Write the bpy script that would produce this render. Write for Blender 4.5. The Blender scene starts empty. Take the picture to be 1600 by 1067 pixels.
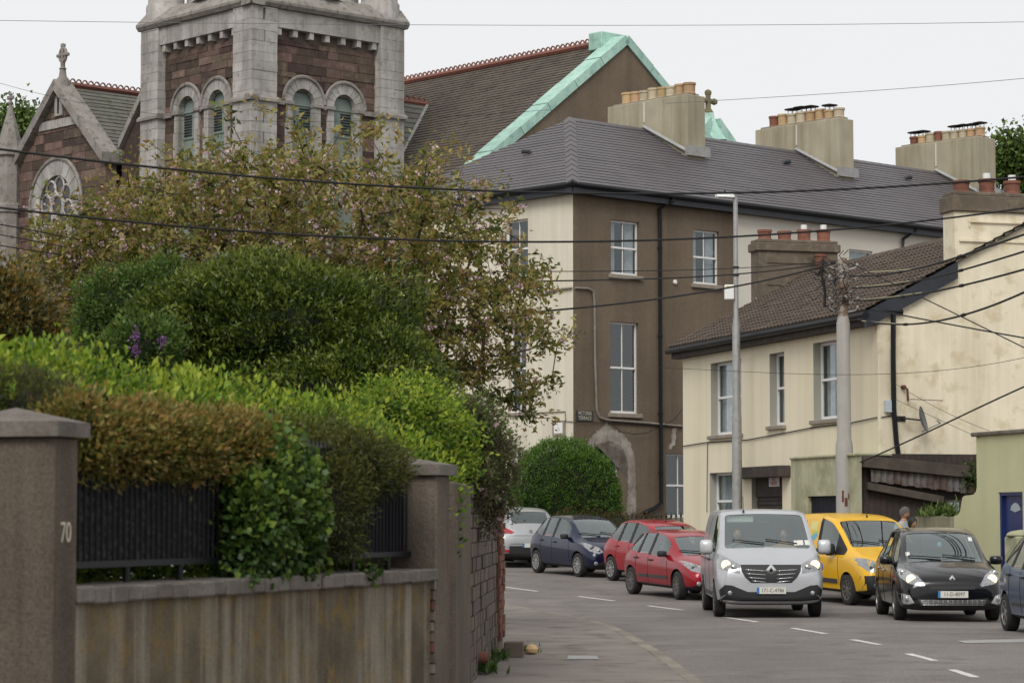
import bpy, bmesh, math, random
import numpy as np
from math import sin, cos, tan, atan, radians, pi
from mathutils import Vector, Matrix
from mathutils.bvhtree import BVHTree

random.seed(7)
RNG = np.random.default_rng(7)
SC = bpy.context.scene
COL = SC.collection

# ------------------------------------------------------------------ camera
FPX, CXP, CYP, HOR, EYE = 4000.0, 800.0, 533.5, 815.0, 1.75
PITCH = atan((HOR - CYP) / FPX)
cam_d = bpy.data.cameras.new('camera')
cam_d.sensor_width = 36.0
cam_d.lens = FPX / 1600.0 * 36.0
cam_d.clip_start = 0.5
cam_d.clip_end = 6000.0
cam_d.dof.use_dof = True
cam_d.dof.focus_distance = 58.0
cam_d.dof.aperture_fstop = 4.5
cam = bpy.data.objects.new('camera', cam_d)
cam.location = (0, 0, EYE)
cam.rotation_euler = (pi / 2 + PITCH, 0, 0)
COL.objects.link(cam)
SC.camera = cam

# ------------------------------------------------------------------ world: overcast sky
SUN_EL, SUN_AZ = radians(44), radians(195)      # azimuth clockwise from +Y
W = bpy.data.worlds.new('World')
SC.world = W
W.use_nodes = True
wn, wl = W.node_tree.nodes, W.node_tree.links
wn.clear()
sky = wn.new('ShaderNodeTexSky')
sky.sky_type = 'NISHITA'
sky.sun_disc = False
sky.sun_elevation = SUN_EL
sky.sun_rotation = SUN_AZ
sky.dust_density = 4.0
hs = wn.new('ShaderNodeHueSaturation')
hs.inputs['Saturation'].default_value = 0.15
hs.inputs['Value'].default_value = 1.0
bg1 = wn.new('ShaderNodeBackground')
bg1.inputs['Strength'].default_value = 0.10
bg2 = wn.new('ShaderNodeBackground')              # the cloud deck
bg2.inputs['Color'].default_value = (0.985, 0.99, 1.0, 1)
bg2.inputs['Strength'].default_value = 0.93
cl = wn.new('ShaderNodeTexNoise')
cl.inputs['Scale'].default_value = 2.2
cl.inputs['Detail'].default_value = 4
clr = wn.new('ShaderNodeMapRange')
clr.inputs['To Min'].default_value = 0.66
clr.inputs['To Max'].default_value = 0.73
wl.new(cl.outputs['Fac'], clr.inputs['Value'])
wl.new(clr.outputs['Result'], bg2.inputs['Strength'])
mx = wn.new('ShaderNodeMixShader')
mx.inputs['Fac'].default_value = 0.88
wo = wn.new('ShaderNodeOutputWorld')
wl.new(sky.outputs['Color'], hs.inputs['Color'])
wl.new(hs.outputs['Color'], bg1.inputs['Color'])
wl.new(bg1.outputs['Background'], mx.inputs[1])
wl.new(bg2.outputs['Background'], mx.inputs[2])
wl.new(mx.outputs['Shader'], wo.inputs['Surface'])

sun_d = bpy.data.lights.new('sun', 'SUN')
sun_d.energy = 1.5
sun_d.angle = radians(28)
sun_d.color = (1.0, 0.965, 0.91)
sun = bpy.data.objects.new('sun', sun_d)
sdir = Vector((sin(SUN_AZ) * cos(SUN_EL), cos(SUN_AZ) * cos(SUN_EL), sin(SUN_EL)))
sun.rotation_euler = sdir.to_track_quat('Z', 'Y').to_euler()
sun.location = (0, -10, 40)
COL.objects.link(sun)

SC.view_settings.view_transform = 'Standard'
SC.view_settings.look = 'None'
SC.view_settings.gamma = 1.0
SC.view_settings.exposure = 0.42
SC.view_settings.use_curve_mapping = False
SC.cycles.use_denoising = True
SC.cycles.max_bounces = 8
SC.cycles.transparent_max_bounces = 16

# ------------------------------------------------------------------ photo pixels -> world
CAMP = Vector((0, 0, EYE))
_fw = Vector((0, cos(PITCH), sin(PITCH)))
_up = Vector((0, -sin(PITCH), cos(PITCH)))

def gz(x, y):
    """height of the ground: flat near the camera, climbing gently up the hill beyond"""
    u = (y - 53.0)
    r = 0.028 * (u if u > 6 else (0.0 if u < -6 else (u + 6) ** 2 / 24.0))
    return min(r, 1.1)

def ray(px, py):
    return _fw * FPX + Vector((px - CXP, 0, 0)) + _up * (CYP - py)

def P(px, py, Y):
    d = ray(px, py)
    return CAMP + d * (Y / d.y)

def G(px, py):
    d = ray(px, py)
    t = 30.0 / d.y
    for _ in range(40):
        p = CAMP + d * t
        t2 = (gz(p.x, p.y) - EYE) / d.z
        t = 0.5 * t + 0.5 * t2
    return CAMP + d * t

class Plane:
    """vertical plane through o along horizontal unit e; gives (t, z) of a photo pixel"""
    def __init__(s, o, e):
        s.o = Vector((o[0], o[1], 0)); s.e = Vector((e[0], e[1], 0)).normalized()
        s.n = Vector((s.e.y, -s.e.x, 0))
        if s.n.dot(Vector((s.o.x, s.o.y, 0))) > 0: s.n = -s.n        # towards the camera
    def tz(s, px, py):
        d = ray(px, py)
        k = (s.o - Vector((0, 0, 0))).dot(s.n) / d.dot(s.n)
        p = CAMP + d * k
        return (p - s.o).dot(s.e), p.z
    def at(s, t, z, out=0.0):
        p = s.o + s.e * t + s.n * out
        return Vector((p.x, p.y, z))

# ------------------------------------------------------------------ mesh helper
class MB:
    def __init__(s): s.v = []; s.f = []; s.m = []
    def add(s, vs, fs, m=0):
        b = len(s.v)
        s.v += [tuple(v) for v in vs]
        s.f += [tuple(i + b for i in f) for f in fs]
        s.m += [m] * len(fs)
        return s
    def box8(s, c, m=0):
        """c: 8 corners, bottom 4 (ccw) then top 4"""
        return s.add(c, [(3, 2, 1, 0), (4, 5, 6, 7), (0, 1, 5, 4), (1, 2, 6, 5), (2, 3, 7, 6), (3, 0, 4, 7)], m)
    def box(s, c, sz, m=0, ax=None):
        """box centred at c; ax = (ex, ey, ez) unit axes"""
        ex, ey, ez = ax or (Vector((1, 0, 0)), Vector((0, 1, 0)), Vector((0, 0, 1)))
        c = Vector(c); a, b, h = ex * sz[0] / 2, ey * sz[1] / 2, ez * sz[2] / 2
        if ex.cross(ey).dot(ez) < 0: a, b = b, a
        return s.box8([c - a - b - h, c + a - b - h, c + a + b - h, c - a + b - h,
                       c - a - b + h, c + a - b + h, c + a + b + h, c - a + b + h], m)
    def pbox(s, pl, t0, t1, z0, z1, o0, o1, m=0):
        """box on a Plane: t range, z range, from o0 to o1 outwards"""
        c = pl.at((t0 + t1) / 2, (z0 + z1) / 2, (o0 + o1) / 2)
        return s.box(c, (abs(t1 - t0), abs(o1 - o0), abs(z1 - z0)), m, (pl.e, pl.n, Vector((0, 0, 1))))
    def tube(s, pts, r, n=6, m=0, cap=True):
        pts = [Vector(p) for p in pts]
        rs = r if isinstance(r, (list, tuple)) else [r] * len(pts)
        b = len(s.v); k = len(pts)
        prev = None
        for i, p in enumerate(pts):
            d = (pts[min(i + 1, k - 1)] - pts[max(i - 1, 0)]).normalized()
            a = Vector((0, 0, 1)) if abs(d.z) < 0.9 else Vector((1, 0, 0))
            u = d.cross(a).normalized() if prev is None else (prev - d * prev.dot(d)).normalized()
            prev = u
            w = d.cross(u)
            for j in range(n):
                an = 2 * pi * j / n
                s.v.append(tuple(p + (u * cos(an) + w * sin(an)) * rs[i]))
        for i in range(k - 1):
            for j in range(n):
                s.f.append((b + i * n + j, b + i * n + (j + 1) % n, b + (i + 1) * n + (j + 1) % n, b + (i + 1) * n + j)); s.m.append(m)
        if cap:
            s.f.append(tuple(b + j for j in reversed(range(n)))); s.m.append(m)
            s.f.append(tuple(b + (k - 1) * n + j for j in range(n))); s.m.append(m)
        return s
    def lathe(s, prof, o=(0, 0, 0), n=16, m=0, ax=None):
        """prof: (r, h) list turned about axis ez of ax at o"""
        ex, ey, ez = ax or (Vector((1, 0, 0)), Vector((0, 1, 0)), Vector((0, 0, 1)))
        o = Vector(o); b = len(s.v)
        for (r, h) in prof:
            for j in range(n):
                a = 2 * pi * j / n
                s.v.append(tuple(o + ex * (r * cos(a)) + ey * (r * sin(a)) + ez * h))
        for i in range(len(prof) - 1):
            for j in range(n):
                s.f.append((b + i * n + j, b + i * n + (j + 1) % n, b + (i + 1) * n + (j + 1) % n, b + (i + 1) * n + j)); s.m.append(m)
        s.f.append(tuple(b + j for j in reversed(range(n)))); s.m.append(m)
        s.f.append(tuple(b + (len(prof) - 1) * n + j for j in range(n))); s.m.append(m)
        return s
    def prism(s, poly, dvec, m=0):
        """closed polygon (3D points) extruded by dvec"""
        n = len(poly); d = Vector(dvec)
        a = [Vector(p) for p in poly]
        return s.add(a + [p + d for p in a], [tuple(reversed(range(n))), tuple(range(n, 2 * n))] +
                     [(i, (i + 1) % n, n + (i + 1) % n, n + i) for i in range(n)], m)
    def build(s, name, mats, parent=None, smooth=False, bevel=0, recalc=True):
        me = bpy.data.meshes.new(name)
        me.from_pydata(s.v, [], s.f)
        mats = mats if isinstance(mats, (list, tuple)) else [mats]
        for m_ in mats: me.materials.append(m_)
        if len(mats) > 1: me.polygons.foreach_set('material_index', s.m)
        if recalc or bevel:
            bm = bmesh.new(); bm.from_mesh(me)
            bmesh.ops.recalc_face_normals(bm, faces=bm.faces)
            if bevel:
                bmesh.ops.bevel(bm, geom=list(bm.edges), offset=bevel, segments=1, affect='EDGES', clamp_overlap=True)
            bm.to_mesh(me); bm.free()
        if smooth:
            me.polygons.foreach_set('use_smooth', [True] * len(me.polygons))
            if smooth != 'all':
                try: me.set_sharp_from_angle(angle=radians(40))
                except Exception: pass
        me.update()
        return link(name, me, parent)

def link(name, me, parent=None):
    o = bpy.data.objects.new(name, me)
    COL.objects.link(o)
    if parent is not None: o.parent = parent
    return o

def tag(o, label=None, cat=None, group=None, kind=None):
    if label: o['label'] = label
    if cat: o['category'] = cat
    if group: o['group'] = group
    if kind: o['kind'] = kind
    return o

def empty(name, label, cat, loc=(0, 0, 0), rz=0, group=None):
    o = bpy.data.objects.new(name, None)
    o.empty_display_size = 0.3
    COL.objects.link(o)
    o.location = loc
    o.rotation_euler = (0, 0, rz)
    tag(o, label, cat, group)
    return o

def parent_keep(child, par):
    """parent a mesh built in world coordinates to an empty standing elsewhere"""
    child.parent = par
    child.matrix_parent_inverse = Matrix.LocRotScale(par.location, par.rotation_euler, None).inverted()
    return child

class World:
    """builds parts whose meshes are in world coordinates under a thing"""
    def __init__(s, root): s.root = root
    def __call__(s, mb, name, mats, **k):
        return parent_keep(mb.build(name, mats, None, **k), s.root)

# ------------------------------------------------------------------ materials
MATS = {}
def mat(name, c1, c2=None, scale=3.0, rough=0.8, bump=0.0, bscale=None, metallic=0.0, rnd=0.0,
        streak=None, sfac=0.5, sscale=2.5, spec=0.4, c3=None, fine=0.0, coat=0.0, lo=0.35, hi=0.65, hue=0.0):
    m = bpy.data.materials.new(name); m.use_nodes = True
    nt = m.node_tree; N = nt.nodes; L = nt.links
    b = N['Principled BSDF']
    b.inputs['Roughness'].default_value = rough
    b.inputs['Metallic'].default_value = metallic
    b.inputs['Specular IOR Level'].default_value = spec
    b.inputs['Coat Weight'].default_value = coat
    b.inputs['Coat Roughness'].default_value = 0.06
    geo = N.new('ShaderNodeNewGeometry')
    def rgb(c): return (c[0], c[1], c[2], 1)
    col = None
    def noise(sc, det=6, vec=None, rough_=0.6):
        t = N.new('ShaderNodeTexNoise'); t.inputs['Scale'].default_value = sc
        t.inputs['Detail'].default_value = det; t.inputs['Roughness'].default_value = rough_
        L.new(vec or geo.outputs['Position'], t.inputs['Vector'])
        return t.outputs['Fac']
    def mix(fac, a, bb, mode='MIX'):
        x = N.new('ShaderNodeMix'); x.data_type = 'RGBA'; x.blend_type = mode
        if isinstance(fac, float): x.inputs[0].default_value = fac
        else: L.new(fac, x.inputs[0])
        for i, q in ((6, a), (7, bb)):
            if isinstance(q, tuple): x.inputs[i].default_value = rgb(q)
            else: L.new(q, x.inputs[i])
        return x.outputs[2]
    def rng(v, a, bb, o0=0.0, o1=1.0):
        r = N.new('ShaderNodeMapRange'); L.new(v, r.inputs['Value'])
        r.inputs['From Min'].default_value = a; r.inputs['From Max'].default_value = bb
        r.inputs['To Min'].default_value = o0; r.inputs['To Max'].default_value = o1
        return r.outputs['Result']
    if c2 is None: col = tuple(c1)
    else: col = mix(rng(noise(scale), lo, hi), tuple(c1), tuple(c2))
    if c3 is not None: col = mix(rng(noise(scale * 2.7, 5), 0.52, 0.66), col, tuple(c3))
    if streak is not None:
        mp = N.new('ShaderNodeMapping'); mp.inputs['Scale'].default_value = (sscale, sscale, sscale * 0.05)
        L.new(geo.outputs['Position'], mp.inputs['Vector'])
        f = rng(noise(1.0, 8, mp.outputs['Vector'], 0.7), 0.45, 0.70, 0.0, sfac)
        col = mix(f, col, tuple(streak))
    if fine:
        f = rng(noise(60, 2), 0.3, 0.7, 1 - fine, 1 + fine)
        g = N.new('ShaderNodeCombineColor')
        for i in range(3): L.new(f, g.inputs[i])
        col = mix(1.0, col, g.outputs['Color'], 'MULTIPLY')
    if rnd or hue:
        oi = N.new('ShaderNodeObjectInfo')
        h = N.new('ShaderNodeHueSaturation')
        L.new(rng(oi.outputs['Random'], 0, 1, 1 - rnd, 1 + rnd), h.inputs['Value'])
        if hue:
            mm = N.new('ShaderNodeMath'); mm.operation = 'FRACT'
            m2 = N.new('ShaderNodeMath'); m2.operation = 'MULTIPLY'; m2.inputs[1].default_value = 7.31
            L.new(oi.outputs['Random'], m2.inputs[0]); L.new(m2.outputs[0], mm.inputs[0])
            L.new(rng(mm.outputs[0], 0, 1, 0.5 - hue, 0.5 + hue), h.inputs['Hue'])
        if isinstance(col, tuple): h.inputs['Color'].default_value = rgb(col)
        else: L.new(col, h.inputs['Color'])
        col = h.outputs['Color']
    if isinstance(col, tuple): b.inputs['Base Color'].default_value = rgb(col)
    else: L.new(col, b.inputs['Base Color'])
    if bump:
        bp = N.new('ShaderNodeBump'); bp.inputs['Strength'].default_value = bump
        bp.inputs['Distance'].default_value = 0.02
        L.new(noise(bscale or scale * 6, 6), bp.inputs['Height'])
        L.new(bp.outputs['Normal'], b.inputs['Normal'])
    MATS[name] = m
    return m

def glassmat(name, tint=(0.75, 0.8, 0.8), refl=0.12, rough=0.02):
    """a thin pane: clear with a Fresnel reflection"""
    m = bpy.data.materials.new(name); m.use_nodes = True
    N = m.node_tree.nodes; L = m.node_tree.links; N.clear()
    o = N.new('ShaderNodeOutputMaterial'); t = N.new('ShaderNodeBsdfTransparent'); g = N.new('ShaderNodeBsdfGlossy')
    t.inputs['Color'].default_value = (*tint, 1); g.inputs['Roughness'].default_value = rough; g.inputs['Color'].default_value = (.88, .96, .96, 1)
    lw = N.new('ShaderNodeLayerWeight'); lw.inputs['Blend'].default_value = 0.5
    pw = N.new('ShaderNodeMath'); pw.operation = 'POWER'; pw.inputs[1].default_value = 4.0
    mr = N.new('ShaderNodeMapRange'); mr.inputs['To Min'].default_value = refl; mr.inputs['To Max'].default_value = 1.0
    x = N.new('ShaderNodeMixShader')
    L.new(lw.outputs['Facing'], pw.inputs[0]); L.new(pw.outputs[0], mr.inputs['Value']); L.new(mr.outputs['Result'], x.inputs['Fac'])
    L.new(t.outputs['BSDF'], x.inputs[1]); L.new(g.outputs['BSDF'], x.inputs[2]); L.new(x.outputs['Shader'], o.inputs['Surface'])
    MATS[name] = m
    return m

def leafmat(name, cols, var=0.25, rough=0.55, trans=0.35):
    """leaf colours picked per leaf from a per-leaf attribute"""
    m = bpy.data.materials.new(name); m.use_nodes = True
    N = m.node_tree.nodes; L = m.node_tree.links
    b = N['Principled BSDF']; b.inputs['Roughness'].default_value = rough
    b.inputs['Specular IOR Level'].default_value = 0.35
    at = N.new('ShaderNodeAttribute'); at.attribute_name = 'rnd'
    r = N.new('ShaderNodeValToRGB'); r.color_ramp.interpolation = 'LINEAR'
    e = r.color_ramp.elements
    while len(e) < len(cols): e.new(0.5)
    for i, (p, c) in enumerate(cols):
        e[i].position = p; e[i].color = (*c, 1)
    L.new(at.outputs['Fac'], r.inputs['Fac'])
    L.new(r.outputs['Color'], b.inputs['Base Color'])
    tr = N.new('ShaderNodeBsdfTranslucent'); L.new(r.outputs['Color'], tr.inputs['Color'])
    x = N.new('ShaderNodeMixShader'); x.inputs['Fac'].default_value = trans
    out = N['Material Output']
    L.new(b.outputs['BSDF'], x.inputs[1]); L.new(tr.outputs['BSDF'], x.inputs[2]); L.new(x.outputs['Shader'], out.inputs['Surface'])
    MATS[name] = m
    return m

def emat(name, col, s):
    m = bpy.data.materials.new(name); m.use_nodes = True
    b = m.node_tree.nodes['Principled BSDF']
    b.inputs['Base Color'].default_value = (*col, 1)
    b.inputs['Emission Color'].default_value = (*col, 1); b.inputs['Emission Strength'].default_value = s
    MATS[name] = m
    return m

m_asphalt = mat('asphalt', (0.150, 0.136, 0.128), (0.20, 0.182, 0.172), 0.45, 0.9, 0.6, 45, fine=0.5, spec=0.25, c3=(0.135, 0.122, 0.115))
m_asphalt2 = mat('asphalt_patch', (0.085, 0.08, 0.08), (0.11, 0.105, 0.10), 1.0, 0.9, 0.4, 45, fine=0.3, spec=0.25)
m_pave = mat('pavement_concrete', (0.165, 0.143, 0.126), (0.215, 0.188, 0.165), 0.7, 0.9, 0.35, 30, fine=0.25, c3=(0.10, 0.09, 0.08))
m_kerb = mat('kerb_stone', (0.23, 0.21, 0.17), (0.165, 0.148, 0.12), 2.0, 0.9, 0.3, 25, rnd=0.15)
m_mark = mat('road_paint', (0.62, 0.61, 0.58), (0.36, 0.345, 0.33), 9, 0.8, lo=0.42, hi=0.72)
m_soil = mat('soil', (0.05, 0.04, 0.03), (0.09, 0.075, 0.05), 2, 0.95, 0.4, 12)
m_brownrend = mat('brown_pebbledash', (0.145, 0.112, 0.080), (0.18, 0.14, 0.102), 0.6, 0.95, 0.6, 26, fine=0.4, streak=(0.085, 0.065, 0.047), sfac=0.55, sscale=1.1, spec=0.2)
m_creamrend = mat('cream_render', (0.68, 0.635, 0.52), (0.62, 0.575, 0.46), 0.5, 0.9, 0.1, 20, streak=(0.40, 0.37, 0.29), sfac=0.5, sscale=1.5)
m_palerend = mat('pale_render', (0.63, 0.59, 0.52), (0.58, 0.54, 0.47), 0.4, 0.9, 0.05, 18)
m_yellowrend = mat('yellow_render', (0.77, 0.70, 0.53), (0.72, 0.65, 0.485), 0.4, 0.88, 0.08, 15, streak=(0.53, 0.45, 0.31), sfac=0.4, sscale=1.2)
m_gablerend = mat('gable_render', (0.78, 0.71, 0.55), (0.70, 0.63, 0.475), 0.9, 0.9, 0.25, 9, streak=(0.42, 0.36, 0.25), sfac=0.45, sscale=1.4, c3=(0.60, 0.52, 0.36))
m_greenrend = mat('green_painted_render', (0.53, 0.53, 0.33), (0.48, 0.475, 0.29), 0.8, 0.88, 0.08, 15, streak=(0.38, 0.38, 0.25), sfac=0.3)
m_mossrend = mat('mossy_render', (0.42, 0.42, 0.28), (0.28, 0.29, 0.17), 1.3, 0.92, 0.2, 14, streak=(0.16, 0.16, 0.10), sfac=0.7, sscale=1.6, c3=(0.45, 0.42, 0.30))
m_patch = mat('efflorescence_render', (0.40, 0.37, 0.335), (0.21, 0.175, 0.14), 2.6, 0.95, 0.2, 20)
m_slate = mat('new_slate', (0.088, 0.080, 0.086), (0.108, 0.098, 0.104), 0.8, 0.55, 0.1, 30, spec=0.5)
m_oldslate = mat('old_slate', (0.075, 0.062, 0.05), (0.11, 0.09, 0.07), 0.9, 0.85, 0.3, 12, c3=(0.055, 0.045, 0.036), streak=(0.13, 0.115, 0.09), sfac=0.3)
m_greenslate = mat('mossy_slate', (0.115, 0.115, 0.095), (0.15, 0.15, 0.13), 1.2, 0.8, 0.3, 14, c3=(0.09, 0.09, 0.06), rnd=0.1)
m_tile = mat('concrete_tile', (0.070, 0.053, 0.041), (0.10, 0.076, 0.058), 1.5, 0.9, 0.3, 25, c3=(0.065, 0.052, 0.042))
m_terra = mat('terracotta', (0.21, 0.085, 0.06), (0.16, 0.068, 0.05), 4, 0.85, rnd=0.15)
m_pot_buff = mat('buff_pot', (0.50, 0.36, 0.20), (0.42, 0.28, 0.15), 5, 0.85, rnd=0.18, hue=0.012)
m_pot_red = mat('red_pot', (0.25, 0.10, 0.065), (0.17, 0.075, 0.05), 5, 0.85, rnd=0.25)
m_copper = mat('verdigris_copper', (0.33, 0.53, 0.45), (0.42, 0.61, 0.53), 1.6, 0.7, 0.05, rnd=0.12, streak=(0.17, 0.33, 0.28), sfac=0.5, c3=(0.26, 0.42, 0.36))
m_chim = mat('chimney_render', (0.40, 0.365, 0.27), (0.33, 0.295, 0.21), 0.9, 0.9, 0.2, 14, streak=(0.17, 0.15, 0.09), sfac=0.75, sscale=1.8)
m_chimdark = mat('weathered_chimney', (0.145, 0.115, 0.085), (0.10, 0.08, 0.06), 1.5, 0.95, 0.4, 14, c3=(0.17, 0.14, 0.10))
m_lime = mat('limestone', (0.43, 0.41, 0.385), (0.34, 0.325, 0.305), 1.3, 0.85, 0.2, 12, rnd=0.12, streak=(0.15, 0.14, 0.125), sfac=0.8, sscale=1.3, c3=(0.27, 0.255, 0.235))
m_limedark = mat('weathered_limestone', (0.20, 0.185, 0.165), (0.27, 0.25, 0.23), 1.6, 0.9, 0.3, 12, rnd=0.1, c3=(0.13, 0.12, 0.10))
m_sand = mat('red_sandstone', (0.118, 0.078, 0.060), (0.08, 0.056, 0.045), 1.6, 0.92, 0.35, 12, rnd=0.55, hue=0.025, c3=(0.15, 0.105, 0.08))
m_mortar = mat('mortar', (0.15, 0.115, 0.09), (0.11, 0.085, 0.07), 3, 0.95)
m_louvre = mat('green_painted_louvre', (0.20, 0.25, 0.22), (0.16, 0.20, 0.18), 2, 0.5)
m_darkwood = mat('dark_wood', (0.035, 0.028, 0.024), (0.06, 0.05, 0.042), 3, 0.8, 0.2, 20)
m_oldwood = mat('grey_old_wood', (0.085, 0.07, 0.055), (0.05, 0.042, 0.035), 3, 0.9, 0.3, 14)
m_black = mat('black_paint', (0.008, 0.009, 0.011), rough=0.45, spec=.25)
m_blackmatt = mat('black_plastic', (0.018, 0.018, 0.019), rough=0.6)
m_navy = mat('dark_fascia', (0.018, 0.022, 0.03), (0.028, 0.032, 0.04), 2, 0.45)
m_bluedoor = mat('blue_door', (0.012, 0.022, 0.10), (0.016, 0.03, 0.125), 2, 0.4)
m_upvc = mat('white_window', (0.74, 0.73, 0.71), rough=0.35)
m_sill = mat('sill_stone', (0.30, 0.26, 0.21), (0.22, 0.19, 0.15), 3, 0.9, 0.2, 20)
m_reveal = mat('grey_reveal', (0.33, 0.32, 0.28), rough=0.9)
m_room = mat('room_shade', (0.05, 0.048, 0.045), rough=0.9)
m_curtain = mat('net_curtain', (0.55, 0.55, 0.53), (0.40, 0.40, 0.39), 6, 0.9)
m_blind = mat('tan_blind', (0.13, 0.10, 0.06), rough=0.7)
m_winglass = glassmat('window_glass', (0.74, 0.80, 0.84), 0.11)
m_dimglass = glassmat('old_glass', (0.35, 0.38, 0.38), 0.25)
m_galv = mat('galvanised_steel', (0.36, 0.36, 0.35), (0.30, 0.30, 0.29), 3, 0.5, metallic=0.35, c3=(0.26, 0.25, 0.235))
m_polegrey = mat('grey_pole_paint', (0.37, 0.36, 0.335), (0.32, 0.31, 0.285), 2, 0.7, 0.1, 20, streak=(0.22, 0.19, 0.15), sfac=0.35, sscale=3)
m_polewood = mat('peeling_pole', (0.33, 0.30, 0.26), (0.17, 0.115, 0.08), 3, 0.9, 0.4, 14, lo=0.44, hi=0.56)
m_rust = mat('rust', (0.16, 0.055, 0.025), (0.09, 0.04, 0.025), 6, 0.95, 0.3, 30)
m_corr = mat('rusty_corrugated', (0.12, 0.112, 0.106), (0.07, 0.04, 0.032), 1.8, 0.8, 0.2, 20, lo=0.45, hi=0.58)
m_corrdark = mat('tarred_corrugated', (0.026, 0.023, 0.022), (0.05, 0.036, 0.03), 2.5, 0.85, 0.2, 20)
m_wire = mat('cable_black', (0.012, 0.012, 0.013), rough=0.7)
m_wirepale = mat('cable_yellow', (0.42, 0.38, 0.22), rough=0.6)
m_pillar = mat('pillar_render', (0.125, 0.102, 0.080), (0.078, 0.063, 0.050), 1.0, 0.95, 0.5, 30, fine=0.25, streak=(0.19, 0.16, 0.13), sfac=0.55, sscale=2.2, spec=0.2)
m_wallstain = mat('stained_render', (0.165, 0.135, 0.088), (0.075, 0.06, 0.044), 1.6, 0.95, 0.4, 28, fine=0.2, streak=(0.34, 0.305, 0.25), sfac=0.9, sscale=3.4, c3=(0.17, 0.115, 0.04), spec=0.2)
m_coping = mat('coping_stone', (0.18, 0.16, 0.14), (0.10, 0.088, 0.075), 2.6, 0.95, 0.5, 25, fine=0.2)
m_brick = mat('red_brick', (0.17, 0.062, 0.04), (0.11, 0.05, 0.038), 4, 0.95, 0.3, 25, rnd=0.3)
m_graybrick = mat('grey_brick', (0.13, 0.105, 0.085), (0.10, 0.08, 0.066), 2, 0.95, 0.4, 25, rnd=0.22)
m_palemortar = mat('pale_mortar', (0.22, 0.19, 0.155), (0.15, 0.13, 0.11), 3, 0.95)
m_bark = mat('bark', (0.055, 0.04, 0.032), (0.085, 0.065, 0.052), 6, 0.95, 0.4, 25)
m_white = mat('white_plastic', (0.72, 0.72, 0.70), rough=0.5)
m_signdark = mat('sign_dark', (0.035, 0.035, 0.04), rough=0.5)
m_signred = mat('sign_red', (0.40, 0.045, 0.045), rough=0.5)
m_number = mat('number_paint', (0.50, 0.45, 0.36), rough=0.8)

def text_mesh(name, txt, size, mats, parent, M, depth=0.004, align='CENTER', sx=1.0):
    """lettering as a mesh; M places local x right, y up, z out"""
    cu = bpy.data.curves.new(name, 'FONT')
    cu.body = txt; cu.size = size; cu.extrude = depth / 2; cu.align_x = align; cu.align_y = 'CENTER'
    cu.resolution_u = 3
    t = bpy.data.objects.new(name, cu); COL.objects.link(t)
    dg = bpy.context.evaluated_depsgraph_get()
    me = bpy.data.meshes.new_from_object(t.evaluated_get(dg))
    bpy.data.objects.remove(t); bpy.data.curves.remove(cu)
    me.transform(M @ Matrix.Diagonal((sx, 1, 1, 1)))
    me.materials.clear(); me.materials.append(mats)
    o = link(name, me, None)
    if parent is not None: parent_keep(o, parent) if parent.type == 'EMPTY' else setattr(o, 'parent', parent)
    return o

def axes_m(o, ex, ey, ez):
    return Matrix(((ex[0], ey[0], ez[0], o[0]), (ex[1], ey[1], ez[1], o[1]), (ex[2], ey[2], ez[2], o[2]), (0, 0, 0, 1)))
UP = Vector((0, 0, 1))
# ================================================================== ground, road, pavements
def interp(tab, y):
    ys = [a for a, _ in tab]; xs = [b for _, b in tab]
    return float(np.interp(y, ys, xs))

def smooth_tab(tab, lo, hi, step):
    ys = np.arange(lo, hi + 1e-6, step)
    v = np.interp(ys, [a for a, _ in tab], [b for _, b in tab])
    k = np.array([1, 2, 3, 2, 1]) / 9.0
    pad = np.concatenate([[v[0]] * 2, v, [v[-1]] * 2])
    return list(zip(ys, np.convolve(pad, k, 'valid')))

LK = smooth_tab([(2, 2.05), (27.8, 1.98), (31.1, 1.94), (36, 1.84), (41.2, 1.62), (44.3, 1.28), (47.3, .80), (52, -.25),
                 (58, -2.4), (66, -6.3), (75, -12), (90, -24)], 2, 90, 1.0)
RK = smooth_tab([(2, 10.6), (30, 9.9), (40, 9.6), (50, 9.3), (54, 8.95), (57, 7.85), (59, 7.05), (64.5, 5.1), (70, 2.5),
                 (74, .5), (78, -2.6), (84, -8.5), (90, -15)], 2, 90, 1.0)

rows = [-300, -60, -10, 5] + list(np.arange(10, 110, 2.5)) + [130, 200, 500, 1500, 4000]
colsx = [-3000, -600, -150, -60, -30, -20, -12, -6, 0, 6, 12, 20, 30, 60, 150, 600, 3000]
g = MB()
for y in rows:
    for x in colsx: g.v.append((x, y, gz(x, y) - 0.06))
nc = len(colsx)
for i in range(len(rows) - 1):
    for j in range(nc - 1):
        g.f.append((i * nc + j, i * nc + j + 1, (i + 1) * nc + j + 1, (i + 1) * nc + j)); g.m.append(0)
tag(g.build('ground', m_soil), kind='structure')

r = MB()
NX = 8
for (y, xl), (_, xr) in zip(LK, RK):
    for k in range(NX + 1):
        x = xl + (xr - xl) * k / NX
        r.v.append((x, y, gz(x, y) + 0.03 * (1 - (2 * k / NX - 1) ** 2)))
for i in range(len(LK) - 1):
    for k in range(NX):
        r.f.append((i * (NX + 1) + k, i * (NX + 1) + k + 1, (i + 1) * (NX + 1) + k + 1, (i + 1) * (NX + 1) + k)); r.m.append(0)
road = tag(r.build('road', m_asphalt, smooth='all'), kind='structure')

def road_z(x, y):
    xl, xr = interp(LK, y), interp(RK, y)
    k = min(max((x - xl) / (xr - xl), 0), 1)
    return gz(x, y) + 0.03 * (1 - (2 * k - 1) ** 2)

def RG(px, py):
    p = G(px, py)
    d = ray(px, py)
    for _ in range(6):
        t = (road_z(p.x, p.y) - EYE) / d.z
        p = CAMP + d * t
    return p

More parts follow.
